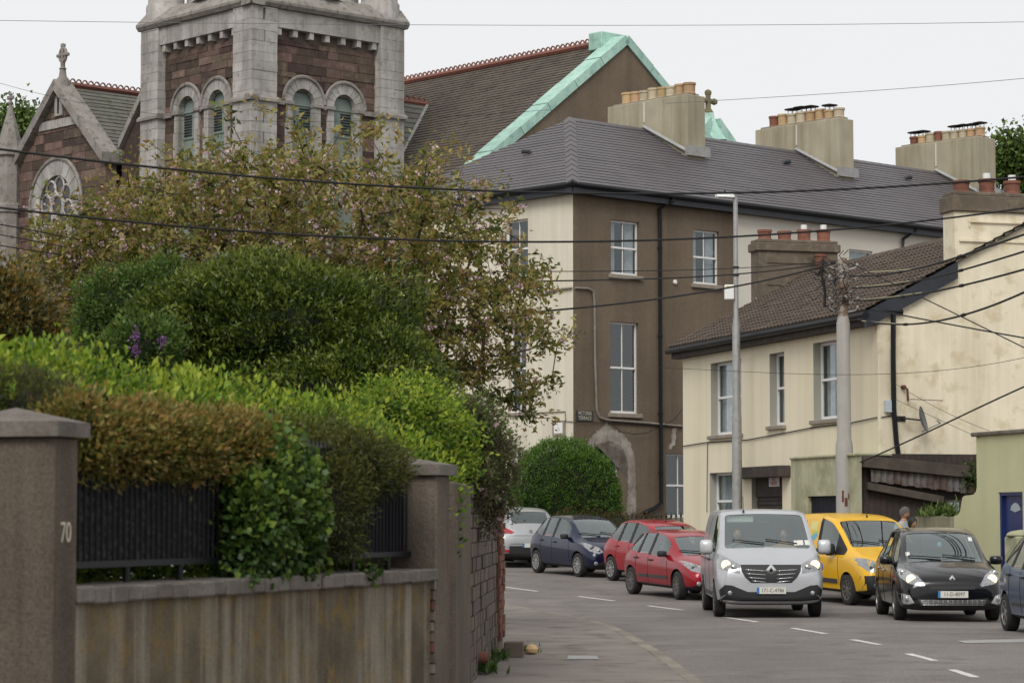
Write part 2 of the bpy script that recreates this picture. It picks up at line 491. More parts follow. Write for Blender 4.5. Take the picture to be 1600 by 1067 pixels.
for (x0, y0, x1, y1) in [(782, 920, 840, 925.5), (904, 932, 960, 938.5), (1012, 946, 1068, 953), (1132, 964, 1183, 971.5),
                         (1238, 981, 1290, 990), (1332, 999, 1374, 1007), (1419, 1021, 1460, 1032), (1487, 1046, 1524, 1058)]:
    a, b = RG(x0, y0), RG(x1, y1)
    d = (b - a); d.z = 0; d.normalize(); s = Vector((-d.y, d.x, 0)) * 0.055
    q = MB(); n = 5
    for i in range(n + 1):
        c = a.lerp(b, i / n)
        for sg in (-1, 1):
            v = c + s * sg * (1 + random.uniform(-.12, .12))
            q.v.append((v.x, v.y, road_z(v.x, v.y) + 0.005))
    for i in range(n): q.f.append((2 * i, 2 * i + 1, 2 * i + 3, 2 * i + 2)); q.m.append(0)
    q.build('lane_dash', m_mark, road)

# a dark resurfaced patch and a metal cover in the carriageway
def flat_patch(name, pix, m, parent, lift, zf=None):
    q = MB(); pts = [RG(*p) for p in pix]
    q.v = [(p.x, p.y, (zf(p.x, p.y) if zf else road_z(p.x, p.y)) + lift) for p in pts]
    q.f = [tuple(range(len(pts)))]; q.m = [0]
    return q.build(name, m, parent)
flat_patch('utility_cover', [(1496, 1001), (1600, 998), (1640, 1003), (1508, 1004.5)], m_galv, road, 0.006)

WB = [(2, -6.9), (14, -3.1), (15, -2.75), (20.9, -.85), (23.5, -.6), (34, -.2), (38, -.5), (46, -2.2), (52, -4.2), (60, -7.5), (75, -16), (90, -28)]
def pavement(name, ta, tb, kerb_left):
    q = MB(); n = 6; ys = [y for y, _ in LK]
    for y in ys:
        xa, xb = ta(y), tb(y)
        for k in range(n + 1):
            x = xa + (xb - xa) * k / n
            q.v.append((x, y, gz(x, y) + 0.10))
    for i in range(len(ys) - 1):
        for k in range(n):
            q.f.append((i * (n + 1) + k, i * (n + 1) + k + 1, (i + 1) * (n + 1) + k + 1, (i + 1) * (n + 1) + k)); q.m.append(0)
    return tag(q.build(name, m_pave, smooth='all'), kind='structure')
pav_l = pavement('pavement', lambda y: interp(WB, y) - .4, lambda y: interp(LK, y) - .16, False)
pav_r = pavement('pavement', lambda y: interp(RK, y) + .16, lambda y: interp(RK, y) + 5.0, True)

def kerbs(tab, sgn, pav, y0, y1):
    y = y0
    while y < y1:
        L_ = 0.9 if y > 24 else 1.8
        a = Vector((interp(tab, y), y, 0)); b = Vector((interp(tab, y + L_ - .02), y + L_ - .02, 0))
        d = (b - a).normalized(); nrm = Vector((d.y, -d.x, 0)) * sgn
        z = gz(a.x, a.y); z2 = gz(b.x, b.y); dz = random.uniform(-.006, .006)
        q = MB(); w = 0.17
        c = [a, b, b + nrm * w, a + nrm * w]
        q.box8([Vector((p.x, p.y, -.1 + (z if i in (0, 3) else z2))) for i, p in enumerate(c)] +
               [Vector((p.x, p.y, .104 + dz + (z if i in (0, 3) else z2))) for i, p in enumerate(c)])
        q.build('kerb_stone', m_kerb, pav, bevel=0.012)
        y += L_
kerbs(LK, -1, pav_l, 14, 60)
kerbs(RK, 1, pav_r, 34, 74)

pz = lambda x, y: gz(x, y) + 0.10
flat_patch('inspection_cover', [(888, 1037), (932, 1037), (936, 1043), (886, 1043)], m_galv, pav_l, 0.006, pz)

# ================================================================== boundary wall with railings (number 70)
WP = Plane((P(115, 815, 15).x, 15), (sin(radians(17.7)), cos(radians(17.7))))
T2, _ = WP.tz(672, 890)
zc0 = 1.37
root = empty('boundary_wall', 'low stained render garden wall with stone coping under black railings', 'wall', WP.at(0, 0))
B = World(root)
w = MB()
nseg = 30
for i in range(nseg):                                    # an uneven render face
    pass
w.pbox(WP, 0.0, T2, -.1, zc0 - .10, -.42, 0.0)
B(w, 'wall_face', m_wallstain)
ts = np.linspace(-.02, T2 + .05, 6)
for i in range(5):
    q = MB(); n = 6
    a, b = ts[i] + .006, ts[i + 1] - .006
    for k in range(n):
        t0, t1 = a + (b - a) * k / n, a + (b - a) * (k + 1) / n
        q.pbox(WP, t0, t1, zc0 - .10 + random.uniform(-.008, .004), zc0 + random.uniform(-.006, .006), -.46, .055 + random.uniform(-.012, .012))
    B(q, 'coping_stone', m_coping, bevel=0.012)

def pillar(name, label, t0, t1, w_in, ztop, cap_h, parent_plane, num=None):
    root = empty(name, label, 'gate pillar', parent_plane.at((t0 + t1) / 2, 0, -w_in / 2))
    Bp = World(root)
    q = MB(); q.pbox(parent_plane, t0, t1, -.1, ztop, -w_in, .03)
    B_ = Bp(q, 'shaft', m_pillar, bevel=0.015)
    q = MB()
    for (a, b, c, d) in ((t0 + .05, t1 - .05, .28, ztop - .28),):
        pass
    # cap: slab with a low pyramid on it
    o = .05
    q = MB(); q.pbox(parent_plane, t0 - o, t1 + o, ztop, ztop + .085, -w_in - o, .03 + o)
    b = len(q.v)
    tc = (t0 + t1) / 2
    c = [parent_plane.at(t0 - o, ztop + .085, -w_in - o), parent_plane.at(t1 + o, ztop + .085, -w_in - o),
         parent_plane.at(t1 + o, ztop + .085, .03 + o), parent_plane.at(t0 - o, ztop + .085, .03 + o)]
    ap = parent_plane.at(tc, ztop + .085 + cap_h, -w_in / 2)
    q.add([x + Vector((0, 0, .001)) for x in c] + [ap], [(0, 1, 4), (1, 2, 4), (2, 3, 4), (3, 0, 4)])
    Bp(q, 'cap_stone', m_coping)
    return root

_, zt1 = WP.tz(100, 683)
p1 = pillar('gate_pillar', 'rendered gate pillar with pyramid cap and painted number 70', -.31, -0.005, .60, zt1, .09, WP)
t70, z70 = WP.tz(91, 833)
text_mesh('house_number', '70', .17, m_number, p1, axes_m(WP.at(-.16, z70, .034), WP.e, UP, WP.n), .003, sx=.8)
_, zt2 = WP.tz(682, 742)
p2 = pillar('gate_pillar', 'rendered gate pillar with pyramid cap standing beside the clematis', T2 + .07, T2 + .40, .62, zt2, .07, WP)
# broken render with bare bricks at the wall end
for k in range(14):
    q = MB(); z = .10 + k * .085
    q.pbox(WP, T2 + .012, T2 + .058, z, z + .07, -.08 - random.uniform(0, .03), .012 + random.uniform(0, .025))
    B(q, 'brick', (m_graybrick, m_palemortar, m_graybrick, m_brick)[k % 4])

# railings, set back on the coping
_, zb = WP.tz(130, 884); _, ztp = WP.tz(130, 716)
root = empty('railing', 'black iron bar railing fixed on the stained garden wall', 'railing', WP.at(0, zc0, -.2))
B = World(root)
tl, tr = 0.03, T2 + .06
q = MB(); q.pbox(WP, tl, tr, zb - .02, zb + .02, -.225, -.185); B(q, 'bottom_rail', m_black)
q = MB(); q.pbox(WP, tl, tr, ztp - .018, ztp + .018, -.225, -.185); B(q, 'top_rail', m_black)
bar = MB(); bar.tube([(0, 0, 0), (0, 0, ztp - zb + .16)], .0095, 6); bar.lathe([(.0095, 0), (.017, .02), (.0, .08)], (0, 0, ztp - zb + .16), 6)
bo = None
nb = int((tr - tl) / .078)
for i in range(nb):
    t = tl + .04 + i * .078
    if bo is None: bo = bar.build('bar', m_black, None); o = bo
    else: o = link('bar', bo.data)
    o.location = WP.at(t, zb, -.205); parent_keep(o, root)
for i in range(8):
    q = MB(); t = tl + .3 + i * .78
    q.tube([WP.at(t, zc0 - .01, -.205), WP.at(t, zb - .02, -.205)], .022, 8); B(q, 'stub_post', m_black)
m_screen = mat('woven_screen', (0.010, 0.010, 0.011), (0.05, 0.048, 0.047), 22, 0.85, lo=.5, hi=.6)
m_board = mat('navy_board', (0.010, 0.011, 0.016), (0.015, 0.017, 0.024), 3, 0.7, spec=.2)
ps = T2 * .58
scr = MB(); nx, nz = 64, 11
for j in range(nz + 1):
    for i in range(nx + 1):
        t = tl + (ps - tl) * i / nx; z = zb + (ztp - zb) * j / nz
        p = WP.at(t, z, -.245 + (.016 if (i + j) % 2 else -.012)); scr.v.append(tuple(p))
for j in range(nz):
    for i in range(nx):
        scr.f.append((j * (nx + 1) + i, j * (nx + 1) + i + 1, (j + 1) * (nx + 1) + i + 1, (j + 1) * (nx + 1) + i)); scr.m.append(0)
tag(B(scr, 'woven_screen', m_screen, recalc=False), kind='stuff')
nbd = 22
for i in range(nbd):
    a = ps + (tr - ps) * i / nbd; b = ps + (tr - ps) * (i + 1) / nbd - .008
    q = MB(); q.pbox(WP, a, b, zb, ztp - .02, -.275, -.25 + random.uniform(-.004, .004)); B(q, 'board', m_board)

# wall beyond the gateway: rendered pier, coursed brickwork, red brick end pier
W3 = Plane((P(712, 815, 23.5).x, 23.5), (P(786, 815, 34).x - P(712, 815, 23.5).x, 10.5))
L3 = 10.5 / W3.e.y
root = empty('garden_wall', 'old brick and render garden wall with red brick end pier', 'wall', W3.at(0, 0))
B = World(root)
q = MB(); q.pbox(W3, 0, 2.6, -.1, 2.12, -.65, .0); B(q, 'rendered_pier', m_pillar, bevel=.02)
q = MB(); q.pbox(W3, 2.6, L3 - 1.5, -.1, 2.15, -.5, -.05); B(q, 'wall_core', m_palemortar)
kcount = 0
for r_ in range(14):
    z = .02 + r_ * .152
    t = 2.62 + (.22 if r_ % 2 else 0)
    while t < L3 - 1.75:
        ln = .43
        q = MB(); q.pbox(W3, t, t + ln - .016, z, z + .138, -.06, -.012 + random.uniform(-.012, .012))
        B(q, 'brick', m_graybrick); kcount += 1
        t += ln
q = MB(); q.pbox(W3, L3 - 1.5, L3 - .05, -.1, 2.3, -.45, .0); B(q, 'pier_core', m_mortar)
for r_ in range(20):
    z = .25 + r_ * .1
    for (a, b) in (((0, .72), (.72, 1.46)) if r_ % 2 else ((0, .36), (.36, 1.1), (1.1, 1.46))):
        q = MB(); q.pbox(W3, L3 - 1.5 + a, L3 - 1.5 + b - .012, z, z + .088, -.06, .025 + random.uniform(-.008, .012))
        B(q, 'brick', m_brick)
for r_ in range(20):      # bricks on the end face
    z = .25 + r_ * .1
    q = MB(); q.pbox(W3, L3 - .045, L3 + .0 + random.uniform(-.005, .01), z, z + .088, -.4, -.02); B(q, 'brick', m_brick)
pp = MB(); c = W3.at(4.2, .30, 0.0)
pp.lathe([(.062, 0), (.062, .10), (.048, .10), (.048, .02)], c, 12, 0, (W3.e, UP, W3.n)); B(pp, 'drain_pipe', m_terra)

# gate across the gap, mostly hidden between the pillars
root = empty('garden_gate', 'dark garden gate set back between rendered pillars', 'gate', WP.at(T2 + .9, 0, -.5))
B = World(root)
for i in range(8):
    q = MB(); t = T2 + .45 + i * .14; q.pbox(WP, t, t + .12, .1, 1.7, -.55, -.52); B(q, 'board', m_darkwood)

b_ = G(803, 1040)
q = MB(); q.box((b_.x, b_.y + .1, .19), (.24, .24, .2), 0, (W3.e, W3.n, UP)); tag(q.build('concrete_block', m_graybrick, bevel=.012), 'small grey concrete block on the pavement against brick pier', 'block')
b_ = G(812, 1036)
q = MB(); q.lathe([(.03, 0), (.075, .03), (.085, .07), (.06, .11), (.02, .13)], (b_.x + .15, b_.y + .2, .1), 9); tag(q.build('rounded_stone', m_pot_buff, smooth=True), 'rounded tan stone on the pavement beside the concrete block', 'stone')
# ================================================================== buildings: helpers
def proj(p):
    d = Vector(p) - CAMP
    z = d.dot(_fw)
    return CXP + FPX * d.x / z, CYP - FPX * d.dot(_up) / z

def solve_px(f, target, lo, hi):
    """s in [lo, hi] with proj(f(s)).x == target"""
    a = proj(f(lo))[0] - target
    for _ in range(60):
        m_ = (lo + hi) / 2
        v = proj(f(m_))[0] - target
        if (v > 0) == (a > 0): lo = m_
        else: hi = m_
    return (lo + hi) / 2

def wall_mesh(pl, t0, t1, z0, z1, openings, depth=.16, mb=None, m=0, top=None):
    """front face of a wall with reveals; top(t) gives an uneven top edge height"""
    mb = mb or MB()
    tsv = sorted(set([t0, t1] + [o[0] for o in openings] + [o[1] for o in openings]))
    zsv = sorted(set([z0, z1] + [o[2] for o in openings] + [o[3] for o in openings]))
    for i in range(len(tsv) - 1):
        for j in range(len(zsv) - 1):
            a, b, c, d = tsv[i], tsv[i + 1], zsv[j], zsv[j + 1]
            if any(a >= o[0] - 1e-6 and b <= o[1] + 1e-6 and c >= o[2] - 1e-6 and d <= o[3] + 1e-6 for o in openings): continue
            d0 = d1 = d
            if top and d == zsv[-1]: d0, d1 = top(a), top(b)
            mb.add([pl.at(a, c), pl.at(b, c), pl.at(b, d1), pl.at(a, d0)], [(0, 1, 2, 3)], m)
    for (a, b, c, d) in openings:
        for (p, q) in (((a, c), (a, d)), ((a, d), (b, d)), ((b, d), (b, c)), ((b, c), (a, c))):
            mb.add([pl.at(*p), pl.at(*q), pl.at(*q, -depth), pl.at(*p, -depth)], [(0, 1, 2, 3)], 1 if m == 0 else m)
    return mb

def window(B, pl, t0, t1, z0, z1, rec=.13, bars=1, meet=.5, sill=True, fill='curtain', frame=m_upvc, fw=.06, glass=m_winglass, sill_m=m_sill, sill_t=.10, sill_o=.09):
    """sash window in an opening; frame, then pane, sill, curtain or blind under it"""
    q = MB(); o0, o1 = -rec - .05, -rec
    q.pbox(pl, t0, t0 + fw, z0, z1, o0, o1); q.pbox(pl, t1 - fw, t1, z0, z1, o0, o1)
    q.pbox(pl, t0 + fw, t1 - fw, z1 - fw, z1, o0, o1); q.pbox(pl, t0 + fw, t1 - fw, z0, z0 + fw * 1.3, o0, o1)
    zm = z0 + (z1 - z0) * meet
    q.pbox(pl, t0 + fw, t1 - fw, zm - .03, zm + .03, o0 + .004, o1 + .02)
    for k in range(bars):
        tb = t0 + fw + (t1 - t0 - 2 * fw) * (k + 1) / (bars + 1)
        q.pbox(pl, tb - .014, tb + .014, z0 + fw * 1.3, zm - .03, o0 + .012, o1 - .008)
        q.pbox(pl, tb - .014, tb + .014, zm + .03, z1 - fw, o0 + .012, o1 - .008)
    f = B(q, 'window', frame)
    g_ = MB()
    for (a, b) in ((z0 + fw, zm - .02), (zm + .02, z1 - fw * .8)):
        g_.add([pl.at(t0 + fw * .8, a, -rec - .028), pl.at(t1 - fw * .8, a, -rec - .028), pl.at(t1 - fw * .8, b, -rec - .028), pl.at(t0 + fw * .8, b, -rec - .028)], [(0, 1, 2, 3)])
    g_.build('pane', glass, f)
    k = MB(); k.pbox(pl, t0 - .3, t1 + .3, z0 - .3, z1 + .3, -rec - 1.2, -rec - .9); k.build('dark_backing', m_room, f)  # dark slab behind the pane, the dimness indoors put into its colour
    if fill == 'curtain':
        c = MB(); n = 24; w_ = (t1 - t0)
        for (ca, cb) in ((t0 + .02, t0 + w_ * .33), (t1 - w_ * .33, t1 - .02)):
            for i in range(n):
                a = ca + (cb - ca) * i / n; b = ca + (cb - ca) * (i + 1) / n
                oa, ob = -rec - .16 + .03 * sin(i * 1.3), -rec - .16 + .03 * sin((i + 1) * 1.3)
                c.add([pl.at(a, z0, oa), pl.at(b, z0, ob), pl.at(b, z1, ob), pl.at(a, z1, oa)], [(0, 1, 2, 3)])
        c.build('curtain', m_curtain, f, smooth='all')
    elif fill == 'net':
        c = MB(); n = 40
        for i in range(n):
            a = t0 + (t1 - t0) * i / n; b = t0 + (t1 - t0) * (i + 1) / n
            oa, ob = -rec - .14 + .025 * sin(i * 1.1), -rec - .14 + .025 * sin((i + 1) * 1.1)
            c.add([pl.at(a, z0, oa), pl.at(b, z0, ob), pl.at(b, z1, ob), pl.at(a, z1, oa)], [(0, 1, 2, 3)])
        c.build('net_curtain', m_curtain, f, smooth='all')
    elif fill == 'blind':
        c = MB(); z = z0
        while z < z1:
            c.add([pl.at(t0 + .03, z, -rec - .12), pl.at(t1 - .03, z, -rec - .12), pl.at(t1 - .03, z + .035, -rec - .085), pl.at(t0 + .03, z + .035, -rec - .085)], [(0, 1, 2, 3)])
            z += .055
        c.build('blind', m_blind, f)
    if sill:
        s_ = MB(); s_.pbox(pl, t0 - .1, t1 + .1, z0 - sill_t, z0 - .002, -rec + .01, sill_o); s_.build('sill', sill_m, f, bevel=.01)
    return f

def pixwin(pl, x0, y0, x1, y1):
    """opening on a plane from its left edge x0, right edge x1 and the heights at the left edge"""
    ta, za = pl.tz(x0, y1); tb, _ = pl.tz(x1, y1); _, zb_ = pl.tz(x0, y0)
    return (min(ta, tb), max(ta, tb), za, zb_)

def slope_strips(A0, A1, B0, B1, n, lift=.018, m=0, thick=.03):
    """courses from an eave line A0-A1 up to a ridge line B0-B1, lower edges standing proud"""
    mb = MB()
    A0, A1, B0, B1 = map(Vector, (A0, A1, B0, B1))
    nrm = (A1 - A0).cross(B0 - A0)
    if nrm.length < 1e-6: nrm = (A1 - A0).cross(B1 - A0)
    nrm.normalize()
    if nrm.z < 0: nrm = -nrm
    for i in range(n):
        u0, u1 = i / n, (i + 1) / n
        l0, r0 = A0.lerp(B0, u0), A1.lerp(B1, u0)
        l1, r1 = A0.lerp(B0, u1), A1.lerp(B1, u1)
        k = max(1, int((r0 - l0).length / 2.0))
        for j in range(k):
            a, b = j / k, (j + 1) / k
            lf = lift + random.uniform(-.003, .003)
            p0, p1 = l0.lerp(r0, a) + nrm * lf, l0.lerp(r0, b) + nrm * lf
            q1, q0 = l1.lerp(r1, b) + nrm * .001, l1.lerp(r1, a) + nrm * .001
            mb.add([p0, p1, q1, q0, l0.lerp(r0, a) - nrm * thick, l0.lerp(r0, b) - nrm * thick], [(0, 1, 2, 3), (4, 5, 1, 0)], m)
    return mb

def pot(parent, p, r=.13, h=.34, m=None, cowl=False):
    q = MB(); q.lathe([(r * 1.08, 0), (r * 1.08, .05), (r * .95, .07), (r, h - .08), (r * 1.12, h - .07), (r * 1.12, h), (r * .82, h), (r * .78, h - .12)], p, 12)
    o = q.build('chimney_pot', m or m_pot_buff, parent, smooth=True)
    if cowl:
        c = MB(); P_ = Vector(p)
        for k in range(4):
            an = k * pi / 2
            c.tube([P_ + Vector((cos(an) * r * .8, sin(an) * r * .8, h - .03)), P_ + Vector((cos(an) * r * .8, sin(an) * r * .8, h + .17))], .012, 4)
        c.lathe([(r * 1.5, h + .16), (r * 1.55, h + .18), (r * .3, h + .235), (.01, h + .24)], P_, 12)
        c.build('chimney_cowl', m_blackmatt, parent)
    return o

# ================================================================== the terrace (three storeys, hipped slate roof)
eR = Vector((sin(radians(47.5)), cos(radians(47.5)), 0)); eL = Vector((-sin(radians(42.5)), cos(radians(42.5)), 0))
TY = 78.0
to = Vector((P(896, 815, TY).x, TY, 0))
TRp = Plane(to, eR); TLp = Plane(to, eL)
z0t = gz(to.x, to.y) - .1
_, zw = TRp.tz(896.5, 303)                    # wall head
t_b, _ = TRp.tz(1150, 450)                    # end of the brown house
TLEN = 27.0; TDEP = 9.6
root = empty('terrace_house', 'three-storey end-of-terrace house with brown roughcast front and new slate hipped roof', 'house', (to.x, to.y, z0t))
B = World(root)
wins_R = dict(a=pixwin(TRp, 954.5, 343, 999, 428), b=pixwin(TRp, 1083, 358, 1124, 443), c=pixwin(TRp, 953.5, 502, 998, 645),
              d=pixwin(TRp, 929, 697, 968, 800), e=pixwin(TRp, 1041, 708, 1085, 808))
wm = wall_mesh(TRp, 0, t_b, z0t, zw, list(wins_R.values()))
B(wm, 'roughcast_wall', [m_brownrend, m_brownrend], recalc=False)
wp_ = pixwin(TRp, 1327, 389, 1364, 425)
wp2 = pixwin(TRp, 1200, 365, 1240, 440)
wm = wall_mesh(TRp, t_b, TLEN, z0t, zw, [wp_])
B(wm, 'rendered_wall', [m_palerend, m_palerend], recalc=False)
wins_L = dict(a=pixwin(TLp, 788, 346, 825, 436), c=pixwin(TLp, 795, 508, 822, 645), d=pixwin(TLp, 801, 699, 817, 800))
wm = wall_mesh(TLp, 0, TDEP, z0t, zw, list(wins_L.values()))
B(wm, 'side_wall', [m_creamrend, m_creamrend], recalc=False)
bk = MB(); c0, c1 = to + eL * TDEP, to + eL * TDEP + eR * TLEN
bk.add([Vector((c0.x, c0.y, z0t)), Vector((c1.x, c1.y, z0t)), Vector((c1.x, c1.y, zw)), Vector((c0.x, c0.y, zw))], [(0, 1, 2, 3)])
c2 = to + eR * TLEN
bk.add([Vector((c2.x, c2.y, z0t)), Vector((c1.x, c1.y, z0t)), Vector((c1.x, c1.y, zw)), Vector((c2.x, c2.y, zw))], [(0, 1, 2, 3)])
B(bk, 'rear_wall', m_palerend)
for k, (v, fl) in {'a': (wins_R['a'], 'curtain'), 'b': (wins_R['b'], 'curtain'), 'c': (wins_R['c'], 'blind'), 'd': (wins_R['d'], 'none'), 'e': (wins_R['e'], 'blind')}.items():
    window(B, TRp, *v, rec=.10, fill=fl, sill_m=m_sill, sill_t=.13)
window(B, TRp, *wp_, rec=.1, bars=0, meet=.45, fill='net')
for k, v in wins_L.items():
    window(B, TLp, *v, rec=.14, bars=1, fill='blind' if k == 'c' else 'none')

# roof
OV = .38
zg = zw + .30                                # roof edge
ra = TDEP / 2
fap = lambda b: Vector(tuple(to + eL * ra + eR * b)[:2] + (zg + 3.0,))
rb = solve_px(fap, 890, 0, 9)
Yap = fap(rb).y
zr = P(890, 186, Yap).z
nR, nL = TRp.n, TLp.n
cor = to + nR * OV + nL * OV + UP * zg
corR = to + eR * TLEN + nR * OV + UP * zg
corB = to + eL * TDEP - nR * OV + nL * OV + UP * zg
corBR = to + eL * TDEP + eR * TLEN - nR * OV + UP * zg
apx = to + eL * ra + eR * rb + UP * zr
rdR = to + eL * ra + eR * TLEN + UP * zr
st = slope_strips(cor, corR, apx, rdR, 24, .022)
for part in (slope_strips(corB, cor, apx, apx, 24, .022), slope_strips(corBR, corB, rdR, apx, 24, .022)):
    st.add(part.v, part.f)
roof = B(st, 'roof', m_slate, recalc=False); roof['label'] = 'new grey slate roof in straight courses'
roof['kind'] = 'stuff'
un = MB()                                     # closed underside
un.add([cor - UP * .05, corR - UP * .05, rdR - UP * .06, apx - UP * .06, corB - UP * .05, corBR - UP * .05],
       [(0, 1, 2, 3), (4, 0, 3), (5, 4, 3, 2), (1, 5, 2)])
B(un, 'roof_deck', m_navy)
# hip and ridge tiles
hv = (apx - cor); hn = 13
sR = (corR - cor).normalized(); sL = (corB - cor).normalized()
for i in range(hn):
    a = cor + hv * (i / hn); b = cor + hv * ((i + 1.12) / hn)
    d = hv.normalized(); lift = .10
    q = MB()
    w1 = (sR - d * sR.dot(d)).normalized() * .21; w2 = (sL - d * sL.dot(d)).normalized() * .21
    up_ = Vector((0, 0, 1)); up_ = (up_ - d * up_.dot(d)).normalized()
    for (p, l) in ((a, .075), (b, .05)):
        q.v += [tuple(p + w1 + up_ * (l - .035)), tuple(p + up_ * (l + .015)), tuple(p + w2 + up_ * (l - .035))]
    q.f = [(0, 1, 4, 3), (1, 2, 5, 4), (0, 2, 1), (3, 4, 5)]; q.m = [0] * 4
    B(q, 'hip_tile', m_slate)
q_n = 52
for i in range(q_n):
    a = apx.lerp(rdR, i / q_n); b = apx.lerp(rdR, (i + .97) / q_n)
    q = MB(); dn = (corR - apx); wv = -nR * -.16
    q.v = [tuple(a - nR * -.17 - UP * .07), tuple(a + UP * .055), tuple(a - nR * .17 - UP * .07), tuple(b - nR * -.17 - UP * .07), tuple(b + UP * .05), tuple(b - nR * .17 - UP * .07)]
    q.f = [(0, 1, 4, 3), (1, 2, 5, 4), (0, 2, 1), (3, 4, 5)]; q.m = [0] * 4
    B(q, 'ridge_tile', m_slate)
# fascia, soffit and gutter
q = MB(); q.pbox(TRp, -OV + .03, TLEN, zw - .02, zg - .05, .0, OV - .07); q.pbox(TLp, -OV + .04, TDEP, zw - .018, zg - .052, .003, OV - .073)
B(q, 'fascia', m_navy)
q = MB(); q.tube([TRp.at(-OV, zg - .07, OV + .0), TRp.at(TLEN, zg - .07, OV)], .075, 8); q.tube([TLp.at(-OV, zg - .07, OV), TLp.at(TDEP, zg - .07, OV)], .075, 8)
B(q, 'gutter', m_black)
def pipe(pl, pix, r, mtl, name, out=.09, clips=True):
    q = MB(); pts = []
    for (x, y, *o) in pix:
        t, z = pl.tz(x, y); pts.append(pl.at(t, z, o[0] if o else out))
    q.tube(pts, r, 8)
    pb = B(q, name, mtl, smooth=True)
    if clips:
        for i in range(len(pts) - 1):
            n = int((pts[i + 1] - pts[i]).length / 1.6)
            for k in range(n):
                c = pts[i].lerp(pts[i + 1], (k + .5) / n); d = (pts[i + 1] - pts[i]).normalized()
                c_ = MB(); c_.tube([c - d * .035, c + d * .035], r * 1.35, 8); c_.build('pipe_clip', mtl, pb)
    return pb
pipe(TRp, [(1039, 306, .36), (1038, 316, .36), (1028, 327, .09), (1028.5, 450), (1029, 600), (1030, 785), (1021, 793), (1003, 801)], .062, m_black, 'downpipe')
pipe(TRp, [(1420, 352, .36), (1419, 362, .30), (1408, 374, .1), (1404, 420, .1)], .055, m_black, 'downpipe', clips=False)
m_conduit = mat('grey_conduit', (0.26, 0.235, 0.2), (0.19, 0.17, 0.145), 4, 0.8)
pipe(TRp, [(897, 450), (917, 451), (925, 455), (927, 468), (928, 560), (930.5, 640), (935, 652), (946, 656), (1000, 660), (1066, 666)], .035, m_conduit, 'conduit', .05)
pipe(TLp, [(840, 461), (870, 453), (895, 450)], .035, m_conduit, 'conduit', .05)
pipe(TLp, [(805, 652), (840, 645), (884, 643), (885, 658), (896, 659)], .012, m_wire, 'cable', .03, False)
pipe(TRp, [(897, 659), (935, 660), (1000, 663), (1066, 667)], .012, m_wire, 'cable', .05, False)
pipe(TRp, [(952, 662), (965, 674), (985, 678), (1005, 677), (1030, 666), (1050, 655), (1068, 632)], .011, m_wire, 'cable', .12, False)
t, z = TRp.tz(1054, 441); q = MB(); q.lathe([(.075, 0), (.075, .05), (.05, .07), (.0, .07)], TRp.at(t, z, 0), 14, 0, (TRp.e, UP, TRp.n)); B(q, 'vent_cap', m_white)
# pale render repairs round the ground floor window
def ragged(pl, pix, name, mtl, out=.004):
    pts = [pl.tz(*p) for p in pix]; n = len(pts); rag = []
    for i in range(n):
        a, b = Vector(pts[i]), Vector(pts[(i + 1) % n]); k = max(2, int((b - a).length / .07))
        for j in range(k):
            p = a.lerp(b, j / k); rag.append(pl.at(p.x + random.uniform(-.055, .055), p.y + random.uniform(-.055, .055), out))
    me = bmesh.new(); vs = [me.verts.new(p) for p in rag]; f = me.faces.new(vs)
    bmesh.ops.triangulate(me, faces=[f]); md = bpy.data.meshes.new(name); me.to_mesh(md); me.free()
    md.materials.append(mtl); return parent_keep(link(name, md), root)
ragged(TRp, [(918, 707), (919, 688), (928, 676), (940, 668), (950, 660), (958, 671), (975, 679), (984, 690), (990, 706), (993, 730), (994, 802), (977, 802), (981, 760), (980, 725), (974, 702), (968, 694), (950, 690), (930, 694), (927, 707)], 'render_repair', m_patch)
ragged(TRp, [(1050, 668), (1056, 668), (1058, 684), (1052, 695), (1046, 704), (1044, 698), (1050, 686)], 'render_repair', m_patch, .005)
# street nameplate and wall plaque
ta, zb_ = TRp.tz(901, 657); tb, za = TRp.tz(925, 641)
_, za = TRp.tz(901, 641)
q = MB(); q.pbox(TRp, ta - .03, tb + .03, zb_, za, .005, .025); npl = B(q, 'street_nameplate', m_signdark)
tc = (ta + tb) / 2
for k, s_ in enumerate(('VICTORIA', 'TERRACE')):
    text_mesh('lettering', s_, .165, m_number, npl, axes_m(TRp.at(tc, zb_ + (za - zb_) * (.73 - .47 * k), .027), TRp.e, UP, TRp.n), .003, sx=.78 if k == 0 else .82)
ta, zb_ = TLp.tz(884, 680); tb, _ = TLp.tz(864.5, 680); _, za = TLp.tz(884, 656.5)
eLm = -TLp.e
q = MB(); q.pbox(TLp, ta, tb, zb_, za, .003, .05); pq = B(q, 'plaque_frame', m_sill)
q = MB(); q.pbox(TLp, ta + .09, tb - .09, zb_ + .07, za - .07, .03, .056); q.build('plaque', m_white, pq)
q = MB()
for k in range(3):
    zz = zb_ + (za - zb_) * (.35 + .15 * k); q.pbox(TLp, ta + .2 + .03 * k, tb - .2 - .02 * k, zz - .008, zz + .008, .05, .058)
q.build('plaque_script', m_conduit, pq)

